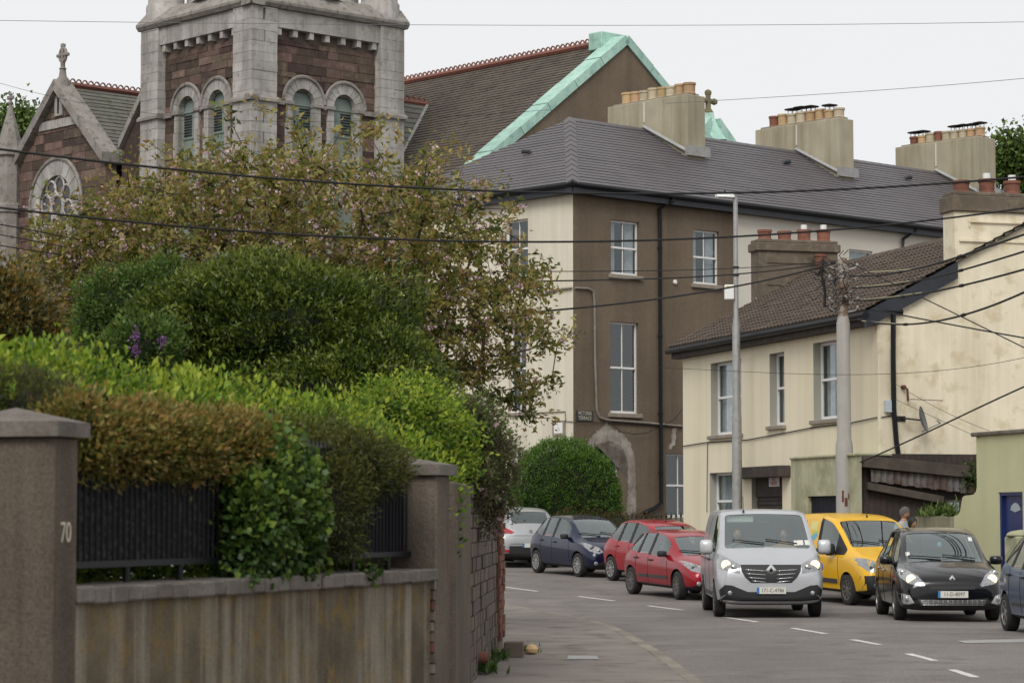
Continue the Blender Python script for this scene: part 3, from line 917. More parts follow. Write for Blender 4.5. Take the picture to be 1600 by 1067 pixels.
# chimneys across the ridge
def terrace_chimney(ridge_px, front_px, back_px, end_px, top_y, pots):
    f = lambda T: to + eL * ra + eR * T + UP * zr
    T = solve_px(f, ridge_px, 0, TLEN - .5)
    fr = lambda s: to + eR * T + eL * s + UP * (zr + .3)
    s_f = solve_px(fr, front_px, -1, ra); s_b = solve_px(fr, back_px, ra, 16)
    s_b = min(s_b, TDEP + .5)
    th = solve_px(lambda d: fr(s_f) + eR * d, end_px, 0, 5)
    zt = P(front_px, top_y, fr(s_f).y).z
    ctr = to + eR * (T + th / 2) + eL * ((s_f + s_b) / 2)
    q = MB(); q.box(Vector((ctr.x, ctr.y, (zw + zt) / 2)), (th, s_b - s_f, zt - zw), 0, (eR, eL, UP))
    ch = B(q, 'chimney', m_chim, bevel=.02)
    q = MB(); q.box(Vector((ctr.x, ctr.y, zt + .04)), (th * .62, (s_b - s_f) * .93, .09), 0, (eR, eL, UP)); q.build('flaunching', m_sill, ch)
    sl = (zr - zg) / ra
    q = MB(); zs = zg + sl * (s_f + OV)
    q.box(Vector((0, 0, zs + .12)) + (to + eR * (T + th / 2) + eL * (s_f - .06)), (th + .25, .12, .34), 0, (eR, eL, UP)); q.build('lead_apron', m_galv, ch)
    a = to + eR * (T - .05) + eL * s_f + UP * (zs + .10); b = to + eR * (T - .05) + eL * ra + UP * (zr + .10)
    q = MB(); q.tube([a, b], .075, 4); q.build('lead_flashing', m_galv, ch)
    a = to + eR * (T - .012) + eL * ra; q = MB(); q.box(Vector((a.x, a.y, (zr + zt) / 2 + .1)), (.03, .05, zt - zr - .3), 0, (eR, eL, UP)); q.build('expansion_joint', m_palerend, ch)
    n = len(pots)
    for i, (mm, h, cw) in enumerate(pots):
        s = s_f + (s_b - s_f) * (.05 + .88 * (i + .3) / n)
        pot(ch, to + eR * (T + th / 2) + eL * s + UP * (zt + .06), .20 * random.uniform(.9, 1.05), h, mm, cw)
    return ch
bf, rd = m_pot_buff, m_pot_red
m_pot_pale = mat('pale_pot', (0.50, 0.43, 0.30), (0.42, 0.36, 0.26), 5, 0.85, rnd=0.1)
pl_ = m_pot_pale
terrace_chimney(1007, 1074, 949, 1102, 147, [(bf, .40, 0), (bf, .40, 0), (pl_, .38, 0), (bf, .40, 0), (pl_, .42, 0), (pl_, .38, 0), (bf, .40, 0), (bf, .42, 0)])
terrace_chimney(1245, 1311, 1180, 1334, 184, [(pl_, .36, 0), (bf, .34, 1), (bf, .42, 0), (bf, .40, 1), (pl_, .42, 1), (pl_, .40, 1), (bf, .44, 0), (rd, .42, 0)])
terrace_chimney(1463, 1529, 1399, 1556, 213, [(bf, .36, 1), (bf, .34, 1), (pl_, .36, 1), (pl_, .36, 1), (pl_, .38, 0), (rd, .42, 0), (pl_, .40, 0), (bf, .34, 1), (rd, .34, 1)])
# roof vents
for (x, y, pl3) in ((826, 241, 'L'), (1226, 257, 'R'), (1416, 281, 'R')):
    d = ray(x, y)
    n_ = ((corR - cor).cross(apx - cor) if pl3 == 'R' else (corB - cor).cross(apx - cor)).normalized()
    k = (cor - CAMP).dot(n_) / d.dot(n_); p = CAMP + d * k
    if n_.z < 0: n_ = -n_
    q = MB(); e_ = eR if pl3 == 'R' else eL
    q.tube([p - n_ * .05 - e_ * .12, p + n_ * .09 - e_ * .06, p + n_ * .12 + e_ * .22], .07, 8); B(q, 'roof_vent', m_navy)

# ================================================================== cream two-storey house
CY_ = 59.0
co = Vector((P(1374, 815, CY_).x, CY_, 0))
cf = Vector((P(1068, 815, CY_ * 1.209).x, CY_ * 1.209, 0))
eC = (cf - co).normalized(); CLEN = (cf - co).length
gC = Vector((eC.y, -eC.x, 0))
CF = Plane(co, eC); CG = Plane(co, gC)
z0c = gz(co.x, co.y)
_, zcw = CF.tz(1374, 494)
zc_e = zcw + .12                              # roof edge
CD = 8.4; rs = 4.0
fr_ = co + gC * rs + eC * 5.0
zcr = P(1472, 379, 64.9).z
root = empty('cream_house', 'cream rendered two-storey house with brown tiled roof and large plain gable', 'house', (co.x, co.y, z0c))
B = World(root)
cw = dict(a=pixwin(CF, 1111, 568, 1159, 681), b=pixwin(CF, 1203, 553, 1226, 666), c=pixwin(CF, 1271.5, 536.5, 1311, 657), d=pixwin(CF, 1109, 739, 1145, 800))
gar = pixwin(CF, 1175, 746, 1223, 860)
cw['d'] = (cw['d'][0], cw['d'][1], cw['d'][3] - 1.9, cw['d'][3])
gar = (gar[0], gar[1], z0c - .1, gar[3])
wm = wall_mesh(CF, 0, CLEN, z0c - .2, zcw, list(cw.values()) + [gar], depth=.22)
B(wm, 'front_wall', [m_yellowrend, m_reveal], recalc=False)
for k in 'abcd':
    window(B, CF, *cw[k], rec=.2, bars=0, meet=.52 if k != 'd' else .6, fill='net' if k in 'ad' else 'curtain', fw=.07, sill_m=m_sill, sill_t=.1, sill=(k != 'd'), glass=m_winglass)
gs = (zcr - zc_e) / (rs + .25)
gtop = lambda s: zc_e - .06 + gs * (s + .25) if s <= rs else zc_e - .06 + gs * (2 * rs - s + .25)
q = MB(); q2 = MB()
sv = [0, 1, 2, 3, rs, 5, 6, 7, CD]
for a, b in zip(sv[:-1], sv[1:]):
    q.add([CG.at(a, z0c - .2), CG.at(b, z0c - .2), CG.at(b, gtop(b)), CG.at(a, gtop(a))], [(0, 1, 2, 3)])
    fo = eC * CLEN
    q2.add([CG.at(a, z0c - .2) + fo, CG.at(b, z0c - .2) + fo, CG.at(b, gtop(b)) + fo, CG.at(a, gtop(a)) + fo], [(3, 2, 1, 0)])
B(q, 'gable_wall', m_gablerend, recalc=False); B(q2, 'gable_wall', m_gablerend, recalc=False)
q = MB(); q.pbox(CF, 0, CLEN, z0c, zcw, -CD - .1, -CD); B(q, 'rear_wall', m_gablerend)
# pantiled slopes
def tiles(e0, e1, r0, r1, rows, cols, m):
    e0, e1, r0, r1 = map(Vector, (e0, e1, r0, r1)); mb = MB()
    nrm = (e1 - e0).cross(r0 - e0).normalized()
    if nrm.z < 0: nrm = -nrm
    K = 4
    for i in range(rows):
        u0, u1 = i / rows, (i + 1.12) / rows
        for j in range(cols):
            jit = random.uniform(-.006, .006)
            b = len(mb.v)
            for (u, l) in ((u0, .035), (u1, .0)):
                for k in range(K + 1):
                    w_ = (j + k / K) / cols
                    p = e0.lerp(r0, u).lerp(e1.lerp(r1, u), w_)
                    mb.v.append(tuple(p + nrm * (l + jit + .042 * (0.5 + .5 * cos(2 * pi * k / K)))))
            for k in range(K):
                mb.f.append((b + k, b + k + 1, b + K + 1 + k + 1, b + K + 1 + k)); mb.m.append(0)
            for k in range(K + 1):
                w_ = (j + k / K) / cols; p = e0.lerp(r0, u0).lerp(e1.lerp(r1, u0), w_); mb.v.append(tuple(p - nrm * .01))
            c_ = b + 2 * (K + 1)
            for k in range(K): mb.f.append((c_ + k, c_ + k + 1, b + k + 1, b + k)); mb.m.append(0)
    return mb
ov = .32
E0 = CF.at(-.12, zc_e, ov); E1 = CF.at(CLEN + .25, zc_e, ov)
R0 = CF.at(-.12, zcr, -rs); R1 = CF.at(CLEN + .25, zcr, -rs)
Bk0 = CF.at(-.12, zc_e, -2 * rs - ov); Bk1 = CF.at(CLEN + .25, zc_e, -2 * rs - ov)
q = tiles(E0, E1, R0, R1, 17, 58, 0)
rf = B(q, 'roof', m_tile, recalc=False); rf['kind'] = 'stuff'; rf['label'] = 'brown concrete pantile roof with moss at the eave'
q = MB(); q.add([E0 - UP * .02, E1 - UP * .02, R1 - UP * .03, R0 - UP * .03, Bk1, Bk0], [(0, 1, 2, 3), (3, 2, 4, 5)]); B(q, 'roof_deck', m_tile)
for i in range(30):
    a = R0.lerp(R1, i / 30); b = R0.lerp(R1, (i + .96) / 30); q = MB()
    q.v = [tuple(a + CF.n * .17 - UP * .06), tuple(a + UP * .1), tuple(a - CF.n * .17 - UP * .06), tuple(b + CF.n * .17 - UP * .06), tuple(b + UP * .095), tuple(b - CF.n * .17 - UP * .06)]
    q.f = [(0, 1, 4, 3), (1, 2, 5, 4), (0, 2, 1), (3, 4, 5)]; q.m = [0] * 4
    B(q, 'ridge_tile', m_tile)
# eaves board and gutter, bargeboard on the gable
q = MB(); q.pbox(CF, -.10, CLEN + .24, zc_e - .32, zc_e - .05, .0, ov - .07); B(q, 'eaves_board', m_darkwood)
q = MB(); q.tube([CF.at(-.14, zc_e - .10, ov + .03), CF.at(CLEN + .3, zc_e - .10, ov + .03)], .085, 8); gt = B(q, 'gutter', m_black)
vb = MB(); a0 = CG.at(-ov, zc_e - .04, .12); sB = solve_px(lambda s: co + gC * s + UP * 9, 1492, .5, 4); a1 = CG.at(sB, zc_e - .04 + (zcr - zc_e) * (sB + ov) / (rs + ov), .12)
vv = MB(); vv.prism([a0 - UP * .36, a1 - UP * .36, a1 + UP * .03, a0 + UP * .03], -CG.n * .13); B(vv, 'bargeboard', m_navy)
vv = MB(); a1 = CG.at(2 * rs - sB, a1.z, .12); a2 = CG.at(2 * rs + ov, zc_e - .04, .12); vv.prism([a1 - UP * .36, a2 - UP * .36, a2 + UP * .03, a1 + UP * .03], -CG.n * .13); B(vv, 'bargeboard', m_navy)
pipe(CG, [(1385, 489, .05), (1393, 492, .1), (1393, 560), (1394, 640), (1398, 690), (1402, 716)], .06, m_black, 'downpipe')
pipe(CG, [(1375, 486, .06), (1408, 488, .06)], .07, m_black, 'gutter_end', clips=False)
# moss on the eave
# stacks
def stack(t0, t1, s0, s1, ztop, zcap, body, capm, pots, inset=True, zb=None):
    ctr = co + eC * ((t0 + t1) / 2) + gC * ((s0 + s1) / 2); zb = zb or zc_e - .5
    q = MB(); q.box(Vector((ctr.x, ctr.y, (zb + zcap) / 2)), (t1 - t0, s1 - s0, zcap - zb), 0, (eC, gC, UP)); ch = B(q, 'chimney', body)
    q = MB(); q.box(Vector((ctr.x, ctr.y, (zcap + ztop) / 2 + .0)), (t1 - t0 + .14, s1 - s0 + .14, ztop - zcap), 0, (eC, gC, UP))
    q.box(Vector((ctr.x, ctr.y, ztop + .05)), (t1 - t0 + .02, s1 - s0 + .02, .1), 0, (eC, gC, UP)); q.build('chimney_cap', capm, ch, bevel=.02)
    if inset:
        q = MB(); pc = ctr - eC * ((t1 - t0) / 2 + .012)
        q.box(Vector((pc.x, pc.y, zcap - .32)), (.03, s1 - s0 - .5, .03), 0, (eC, gC, UP)); q.box(Vector((pc.x, pc.y, zcap - .95)), (.03, s1 - s0 - .5, .03), 0, (eC, gC, UP)); q.build('panel_mould', body, ch)
    n = len(pots)
    for i, (mm, h) in enumerate(pots):
        s = s0 + (s1 - s0) * (i + .5) / n; p = co + eC * ((t0 + t1) / 2) + gC * s + UP * (ztop + .09)
        pot(ch, p, .19, h, mm)
        if mm is rd and h > .33:
            q = MB(); q.lathe([(.09, h), (.09, h + .14), (.0, h + .15)], p, 8); q.build('flue_liner', m_white, ch)
    return ch
Yc = CY_ * 1.209 + .8
s0 = solve_px(lambda s: co + eC * (CLEN + .3) + gC * s + UP * 8, 1181, .5, 4); s1 = solve_px(lambda s: co + eC * (CLEN + .3) + gC * s + UP * 8, 1304, 2, 8)
pc = co + eC * (CLEN + .3) + gC * s0
stack(CLEN + .05, CLEN + .65, s0, s1, P(1181, 380, pc.y).z, P(1181, 393, pc.y).z, m_chimdark, m_chimdark, [(m_pot_red, .30), (m_pot_red, .28), (rd, .34), (rd, .36)], zb=z0c)
q = MB(); q.tube([co + eC * (CLEN + .27) + gC * s0 + UP * (zc_e + gs * (s0 + .25) + .06), co + eC * (CLEN + .27) + gC * s1 + UP * (zc_e + gs * (min(s1, rs) + .25) + .06)], .07, 4); B(q, 'lead_flashing', m_galv)
s0 = solve_px(lambda s: co + gC * s + UP * 9, 1492, .5, 4)
pc = co + gC * s0
stack(.02, .62, s0, 2 * rs - s0, P(1490, 305, pc.y).z, P(1490, 330, pc.y).z, m_gablerend, m_chimdark, [(m_pot_red, .30), (rd, .36), (rd, .34), (rd, .36), (m_pot_red, .3), (rd, .36)], False)
q = MB(); pcc = co + eC * .635 + gC * rs; q.box(Vector((pcc.x, pcc.y, zcr + .3)), (.03, 2 * (rs - s0) - .02, 2 * (P(1490, 330, pc.y).z - zcr - .35)), 0, (eC, gC, UP)); B(q, 'chimney_back', m_chimdark)
zq_ = P(1490, 330, pc.y).z - .22
q = MB(); q.pbox(CG, s0 + .35, 2 * rs - s0 - .3, zq_ - .03, zq_, .0, .03); q.pbox(CG, s0 + .1, 2 * rs - s0, zcr - .55, zcr - .5, .0, .035); q.pbox(CG, s0 + .35, s0 + .38, zcr - .2, zq_, 0, .03)
B(q, 'panel_mould', m_gablerend)
# extra pot seen beside the pole
q = co + eC * (CLEN - .2) + gC * (rs + .1) + UP * (zcr + .02); pot(rf, q, .17, .45, m_pot_red)
# boxed shutter head and roller shutter
ta, zl0 = CF.tz(1161, 745); tb, _ = CF.tz(1236, 745); _, zl1 = CF.tz(1161, 726)
q = MB(); q.pbox(CF, tb, ta, zl0 - .05, zl1 - .08, .003, .32); B(q, 'shutter_box', m_darkwood, bevel=.02)
for i in range(22):
    q = MB(); z = z0c + .02 + i * .105
    if z > gar[3] - .5: break
    q.pbox(CF, gar[0] + .02, gar[1] - .02, z, z + .095, -.2, -.16 + .02 * (i % 2)); B(q, 'shutter_slat', m_darkwood)
q = MB(); q.pbox(CF, gar[0], gar[1], gar[3] - .5, gar[3], -.22, -.12); B(q, 'shutter_housing', m_darkwood)
ta, zb_ = CF.tz(1196, 760); tb, _ = CF.tz(1212, 760); _, za = CF.tz(1196, 743)
q = MB(); q.pbox(CF, tb, ta, zb_, za, -.11, -.095); ns = B(q, 'no_parking_sign', m_white)
tcx = (ta + tb) / 2; ms = -CF.e
for k, (s_, sz) in enumerate((('NO', .20), ('PARKING', .16))):
    text_mesh('lettering', s_, sz, m_signred, ns, axes_m(CF.at(tcx, zb_ + (za - zb_) * (.68 - .42 * k), -.093), ms, UP, CF.n), .003, sx=.7 if k == 0 else .72)
# cable clipped along the front
def cable_on(pl, pix, r, out=.03, name='cable', mtl=None):
    q = MB(); q.tube([pl.at(*pl.tz(x, y), out) for x, y in pix], r, 5); return B(q, name, mtl or m_wire)
cable_on(CF, [(1068, 697), (1106, 691), (1170, 687), (1240, 674), (1276, 667), (1330, 661), (1372, 652)], .014)
cable_on(CF, [(1107, 691), (1106, 800)], .01)
cable_on(CG, [(1376, 652), (1392, 649)], .012)
# meter box, aerial bracket, satellite dish on the gable
t, z = CG.tz(1387, 635); q = MB(); q.pbox(CG, t - .09, t + .09, z - .14, z + .14, .0, .1); B(q, 'junction_box', mat('pale_blue_box', (.42, .48, .52), rough=.5), bevel=.01)
t, z = CG.tz(1410, 605); q = MB(); q.lathe([(.05, 0), (.05, .12), (.03, .14)], CG.at(t, z, 0), 8, 0, (CG.e, UP, CG.n)); q.tube([CG.at(t, z, .1), CG.at(t + .08, z - .05, .1), CG.at(t + .1, z - .32, .08)], .025, 6); B(q, 'rusty_bracket', m_rust)
t, z = CG.tz(1418, 624); q = MB(); q.tube([CG.at(t, z, .12), CG.at(t + .75, z - .03, .3)], .008, 5)
for k in range(9): q.tube([CG.at(t + .08 + k * .08, z - .004 * k, .14 + .02 * k) - CG.n * .07, CG.at(t + .08 + k * .08, z - .004 * k, .14 + .02 * k) + CG.n * .07], .006, 4)
B(q, 'television_aerial', m_blackmatt)
t, z = CG.tz(1430, 656)
root_c = root
root = empty('satellite_dish', 'grey satellite dish on an arm fixed to the cream gable', 'satellite dish', CG.at(t, z, 0))
Bd = World(root)
q = MB(); cdir = (CG.n * .55 + CG.e * .8 + UP * .25).normalized(); ux = cdir.cross(UP).normalized(); uy = ux.cross(cdir)
dc = CG.at(t, z, .35)
q.lathe([(.0, -.03), (.15, -.02), (.27, .02), (.31, .05), (.30, .055), (.26, .03), (.0, -.015)], dc, 20, 0, (ux, uy, cdir)); Bd(q, 'dish', mat('dish_grey', (.13, .135, .14), rough=.6), smooth=True)
q = MB(); tt, zz = CG.tz(1408, 654); q.tube([CG.at(tt, zz, 0), CG.at(tt, zz, .2), dc - UP * .02], .022, 6); q.pbox(CG, tt - .1, tt + .1, zz - .06, zz + .06, 0, .03); Bd(q, 'wall_arm', m_blackmatt)
q = MB(); fp = dc + cdir * .45 - UP * .2; q.tube([dc - UP * .28, fp], .014, 5); q.tube([fp, fp + UP * .1 - cdir * .08], .035, 8); Bd(q, 'feed_horn', m_galv)
root = root_c

# ---- mossy ground-floor projection with dark door, then the shed beside the gable
SO = .78
root = empty('mossy_lean_to', 'mossy pale green rendered lean-to wall with dark blue boarded door', 'lean-to', CF.at(1, z0c, SO))
B = World(root)
tL, zL = CF.tz(1236, 721)
MP = Plane(CF.at(0, 0, SO), eC)
tl_, zl_ = MP.tz(1236, 722); tr_, zr_ = MP.tz(1346, 708)
dta, dza = MP.tz(1262, 778); dtb, dzb = MP.tz(1312, 771)
op = [(dtb, dta, z0c - .1, (dza + dzb) / 2)]
wm = wall_mesh(MP, tr_, tl_, z0c - .1, (zl_ + zr_) / 2, op, .14); B(wm, 'wall', [m_mossrend, m_mossrend], recalc=False)
q = MB(); q.pbox(MP, tr_, tl_, (zl_ + zr_) / 2, (zl_ + zr_) / 2 + .07, -SO + .01, .05); B(q, 'wall_top', m_mossrend, bevel=.02)
q = MB(); q.add([MP.at(tl_, z0c), MP.at(tl_, z0c, -SO), MP.at(tl_, zl_, -SO), MP.at(tl_, (zl_ + zr_) / 2)], [(0, 1, 2, 3)]); B(q, 'side_wall', m_mossrend)
nb_ = 8
for i in range(nb_):
    a = dtb + (dta - dtb) * i / nb_; b = dtb + (dta - dtb) * (i + 1) / nb_ - .012
    q = MB(); q.pbox(MP, a, b, z0c, (dza + dzb) / 2, -.13, -.09); B(q, 'door_board', m_board)

SP = Plane(MP.at(tr_, 0, -.01), gC)
root = empty('lean_to_shed', 'dark tumbledown shed of timber and rusty corrugated sheet against the gable', 'shed', SP.at(0, z0c))
B = World(root)
sT = 3.4
def szt(px, y): return SP.tz(px, y)
q = MB()                                        # side boards behind everything
a, _ = szt(1349, 760)
nn = 46
for i in range(nn):
    t0_, t1_ = sT * i / nn, sT * (i + 1) / nn
    o0 = -.22 + .018 * (i % 2); q.add([SP.at(t0_, z0c, o0), SP.at(t1_, z0c, -.22 + .018 * ((i + 1) % 2)), SP.at(t1_, 3.3, -.22 + .018 * ((i + 1) % 2)), SP.at(t0_, 3.3, o0)], [(0, 1, 2, 3)])
B(q, 'corrugated_siding', m_corrdark)
def beam(x0, y0, x1, y1, h, o0, o1, mtl, name):
    (ta, za), (tb, zb_) = szt(x0, y0), szt(x1, y1); q = MB()
    q.prism([SP.at(ta, za, o0), SP.at(tb, zb_, o0), SP.at(tb, zb_ - h, o0), SP.at(ta, za - h, o0)], SP.n * (o1 - o0)); return B(q, name, mtl, bevel=.008)
beam(1347, 711, 1540, 731, .27, -.12, .10, m_oldwood, 'fascia_plank')
beam(1357, 753, 1475, 775, .17, -.14, .0, m_oldwood, 'timber_beam')
(ta, za), (tb, zb_) = szt(1361, 733), szt(1540, 749); q = MB(); nn = 70
for i in range(nn):
    u0, u1 = i / nn, (i + 1) / nn
    f0 = lambda u: (ta + (tb - ta) * u, za + (zb_ - za) * u)
    (A, ZA), (Bt, ZB) = f0(u0), f0(u1); oa, ob = .03 + .028 * sin(i * 1.57), .03 + .028 * sin((i + 1) * 1.57)
    dr = .30 + .12 * u0
    dr = .26 + .10 * u0 + (.02 if i % 9 < 4 else 0)
    q.add([SP.at(A, ZA - dr, oa - .02), SP.at(Bt, ZB - dr, ob - .02), SP.at(Bt, ZB, ob - .06), SP.at(A, ZA, oa - .06)], [(0, 1, 2, 3)])
B(q, 'corrugated_sheet', m_corr, smooth='all')
wv = [szt(1483, 804), szt(1508, 781)]
q = MB(); t0_, t1_, za, zb_ = wv[0][0], wv[1][0], wv[0][1], wv[1][1]
for (a, b, c, d) in ((t0_, t1_, za, za + .05), (t0_, t1_, zb_ - .05, zb_), (t0_, t0_ + .05, za, zb_), (t1_ - .05, t1_, za, zb_)): q.pbox(SP, a, b, c, d, -.2, -.12)
f = B(q, 'window', m_oldwood); q = MB(); q.pbox(SP, t0_ + .04, t1_ - .04, za + .04, zb_ - .04, -.17, -.16); q.build('pane', m_dimglass, f)
q = MB(); q.add([SP.at(.05, 3.2, -.25), SP.at(sT, 2.95, -.25), SP.at(sT, 2.98, -.66), SP.at(.05, 3.22, -.66)], [(0, 1, 2, 3)]); B(q, 'roof_sheet', m_corr)

# ---- green painted yard wall with blue door
eG = Vector((.27, -.963, 0)).normalized()
go = Vector((P(1527, 815, 55.0).x, 55.0, 0))
GP = Plane(go, eG)
root = empty('yard_wall', 'pale green painted yard wall sweeping down to a low boarded length', 'wall', (go.x, go.y, z0c))
B = World(root)
_, zgt = GP.tz(1527, 682); tlow, zlow = GP.tz(1419, 808)
_, zl2 = GP.tz(1505, 806)
da, dzt = GP.tz(1560, 769); db = da + 1.1
prof = [(0, zgt), (0, zl2 + .75)]
for k in range(7):
    an = k / 6 * pi / 2; prof.append((-.55 * sin(an) - 0, zl2 + .2 + .18 * cos(an)))
for k in range(5):
    an = k / 4 * pi / 2; prof.append((-.9 - .25 * sin(an) + 0, zl2 + .2 * cos(an)))
pf = [(0, zgt), (0, zl2 + .62), (-.06, zl2 + .52), (-.18, zl2 + .46), (-.62, zl2 + .44), (-.72, zl2 + .40), (-.78, zl2 + .26), (-.84, zl2 + .10), (-.95, zl2 + .03), (-1.15, zl2)]
def strip(poly, zb_, o0, o1, mtl, name):
    q = MB()
    for (a, za), (b, zb2) in zip(poly[:-1], poly[1:]):
        if abs(a - b) < 1e-4: continue
        l, r_ = (a, za), (b, zb2)
        if a > b: l, r_ = r_, l
        q.prism([GP.at(l[0], zb_, o0), GP.at(r_[0], zb_, o0), GP.at(r_[0], r_[1], o0), GP.at(l[0], l[1], o0)], GP.n * (o1 - o0))
    return B(q, name, mtl)
strip([(0, zgt), (da, zgt)], z0c - .1, -.25, 0, m_greenrend, 'wall_face')
strip([(da, zgt), (db, zgt)], dzt, -.25, 0, m_greenrend, 'wall_face')
strip([(db, zgt), (db + 4, zgt)], z0c - .1, -.25, 0, m_greenrend, 'wall_face')
strip(pf[1:], z0c - .1, -.24, -.003, m_greenrend, 'wall_sweep')
q = MB(); q.pbox(GP, -.12, db + 4, zgt, zgt + .09, -.33, .08); B(q, 'coping', m_coping, bevel=.02)
nbb = 9
m_grboard = mat('grey_green_board', (0.30, 0.29, 0.20), (0.22, 0.21, 0.14), 2.2, .9, .2, 20, rnd=.12, streak=(.14, .13, .09), sfac=.6)
for i in range(nbb):
    a = -1.15 + (tlow + 1.15) * i / nbb; b = -1.15 + (tlow + 1.15) * (i + 1) / nbb
    q = MB(); q.pbox(GP, b + .008, a - .004, z0c - .1, zl2 - .01 + random.uniform(-.012, .012), -.22, -.03 + random.uniform(-.01, .01)); B(q, 'board', m_grboard)
dr = empty('blue_door', 'dark blue boarded door with fan-shaped light in the green yard wall', 'door', GP.at((da + db) / 2, z0c)); Bd = World(dr)
for i in range(9):
    a = da + .07 + (db - da - .14) * i / 9; q = MB(); q.pbox(GP, a + .004, a + (db - da - .14) / 9 - .004, z0c + .05, dzt - .06, -.14, -.10); Bd(q, 'board', m_bluedoor)
q = MB(); q.pbox(GP, da, da + .07, z0c, dzt, -.2, -.03); q.pbox(GP, db - .07, db, z0c, dzt, -.2, -.03); q.pbox(GP, da + .07, db - .07, dzt - .07, dzt, -.2, -.03); Bd(q, 'door_frame', m_bluedoor)
q = MB(); fc = GP.at((da + db) / 2 + .05, dzt - .42, -.095)
fan = [fc] + [fc + GP.e * (.24 * cos(a_)) + UP * (.20 * sin(a_)) for a_ in np.linspace(.25, pi - .25, 8)]
q.prism(fan, GP.n * .01); Bd(q, 'fanlight', m_dimglass)
q = MB(); q.pbox(GP, da + .1, db - .1, 1.05, 1.12, -.10, -.06); Bd(q, 'rail', m_bluedoor)
q = MB(); pz_ = P(1592, 870, 49.5); q.box((pz_.x + .05, pz_.y, .72), (.55, .45, 1.5), 0, (GP.e, GP.n, UP)); q.lathe([(.30, 0), (.29, .05), (.2, .1), (.0, .13)], (pz_.x + .05, pz_.y, 1.47), 14)
tag(q.build('gate_post', m_mossrend, bevel=.04), 'stout pale green rendered post with rounded top before the blue door', 'post')
# ================================================================== church
UNIT = {}
def unit_block(m):
    if m.name not in UNIT:
        q = MB(); q.box((0, 0, 0), (1, 1, 1)); o = q.build('tmp', m); UNIT[m.name] = o.data; bpy.data.objects.remove(o)
    return UNIT[m.name]
def pblock(par, pl, t0, t1, z0, z1, o0, o1, m, name):
    """one block on a plane sharing a unit cube mesh"""
    o = link(name, unit_block(m))
    c = pl.at((t0 + t1) / 2, (z0 + z1) / 2, (o0 + o1) / 2)
    R = axes_m(c, pl.e, pl.n, UP)
    M_ = R @ Matrix.Diagonal((abs(t1 - t0), abs(o1 - o0), abs(z1 - z0), 1))
    o.parent = par
    o.matrix_parent_inverse = Matrix.Identity(4)
    o.matrix_basis = Matrix.LocRotScale(par.location, par.rotation_euler, None).inverted() @ M_
    return o

KY = 97.0
ko = Vector((P(388, 815, KY).x, KY, 0))
kR = Vector((sin(radians(48)), cos(radians(48)), 0)); kL = Vector((-sin(radians(42)), cos(radians(42)), 0))
KR, KL = Plane(ko, kR), Plane(ko, kL)
tw_r, _ = KR.tz(628, 150); tw_l, _ = KL.tz(217, 150)
TW = (tw_r + tw_l) / 2
zk0 = gz(ko.x, ko.y)
_, z_str = KR.tz(388, 150)          # string course
_, z_cor = KR.tz(388, 6)            # cornice underside
root = empty('church_tower', 'limestone and red sandstone church tower with paired round-arched windows', 'church tower', (ko.x, ko.y, zk0))
B = World(root)
PW = 1.22                            # corner pier width
zlow = z_str - 6.5
REC = .38                            # panel recess
q = MB(); cc = ko + kR * TW / 2 + kL * TW / 2
q.box(Vector((cc.x, cc.y, (zk0 + z_cor) / 2)), (TW - 2 * REC - .9, TW - 2 * REC - .9, z_cor - zk0), 0, (kR, kL, UP)); B(q, 'tower_core', m_mortar)
q = MB()
for pl in (KR, KL): q.pbox(pl, .2, TW - .2, zk0, zlow, -1.0, -.05)
B(q, 'lower_wall', m_sand)
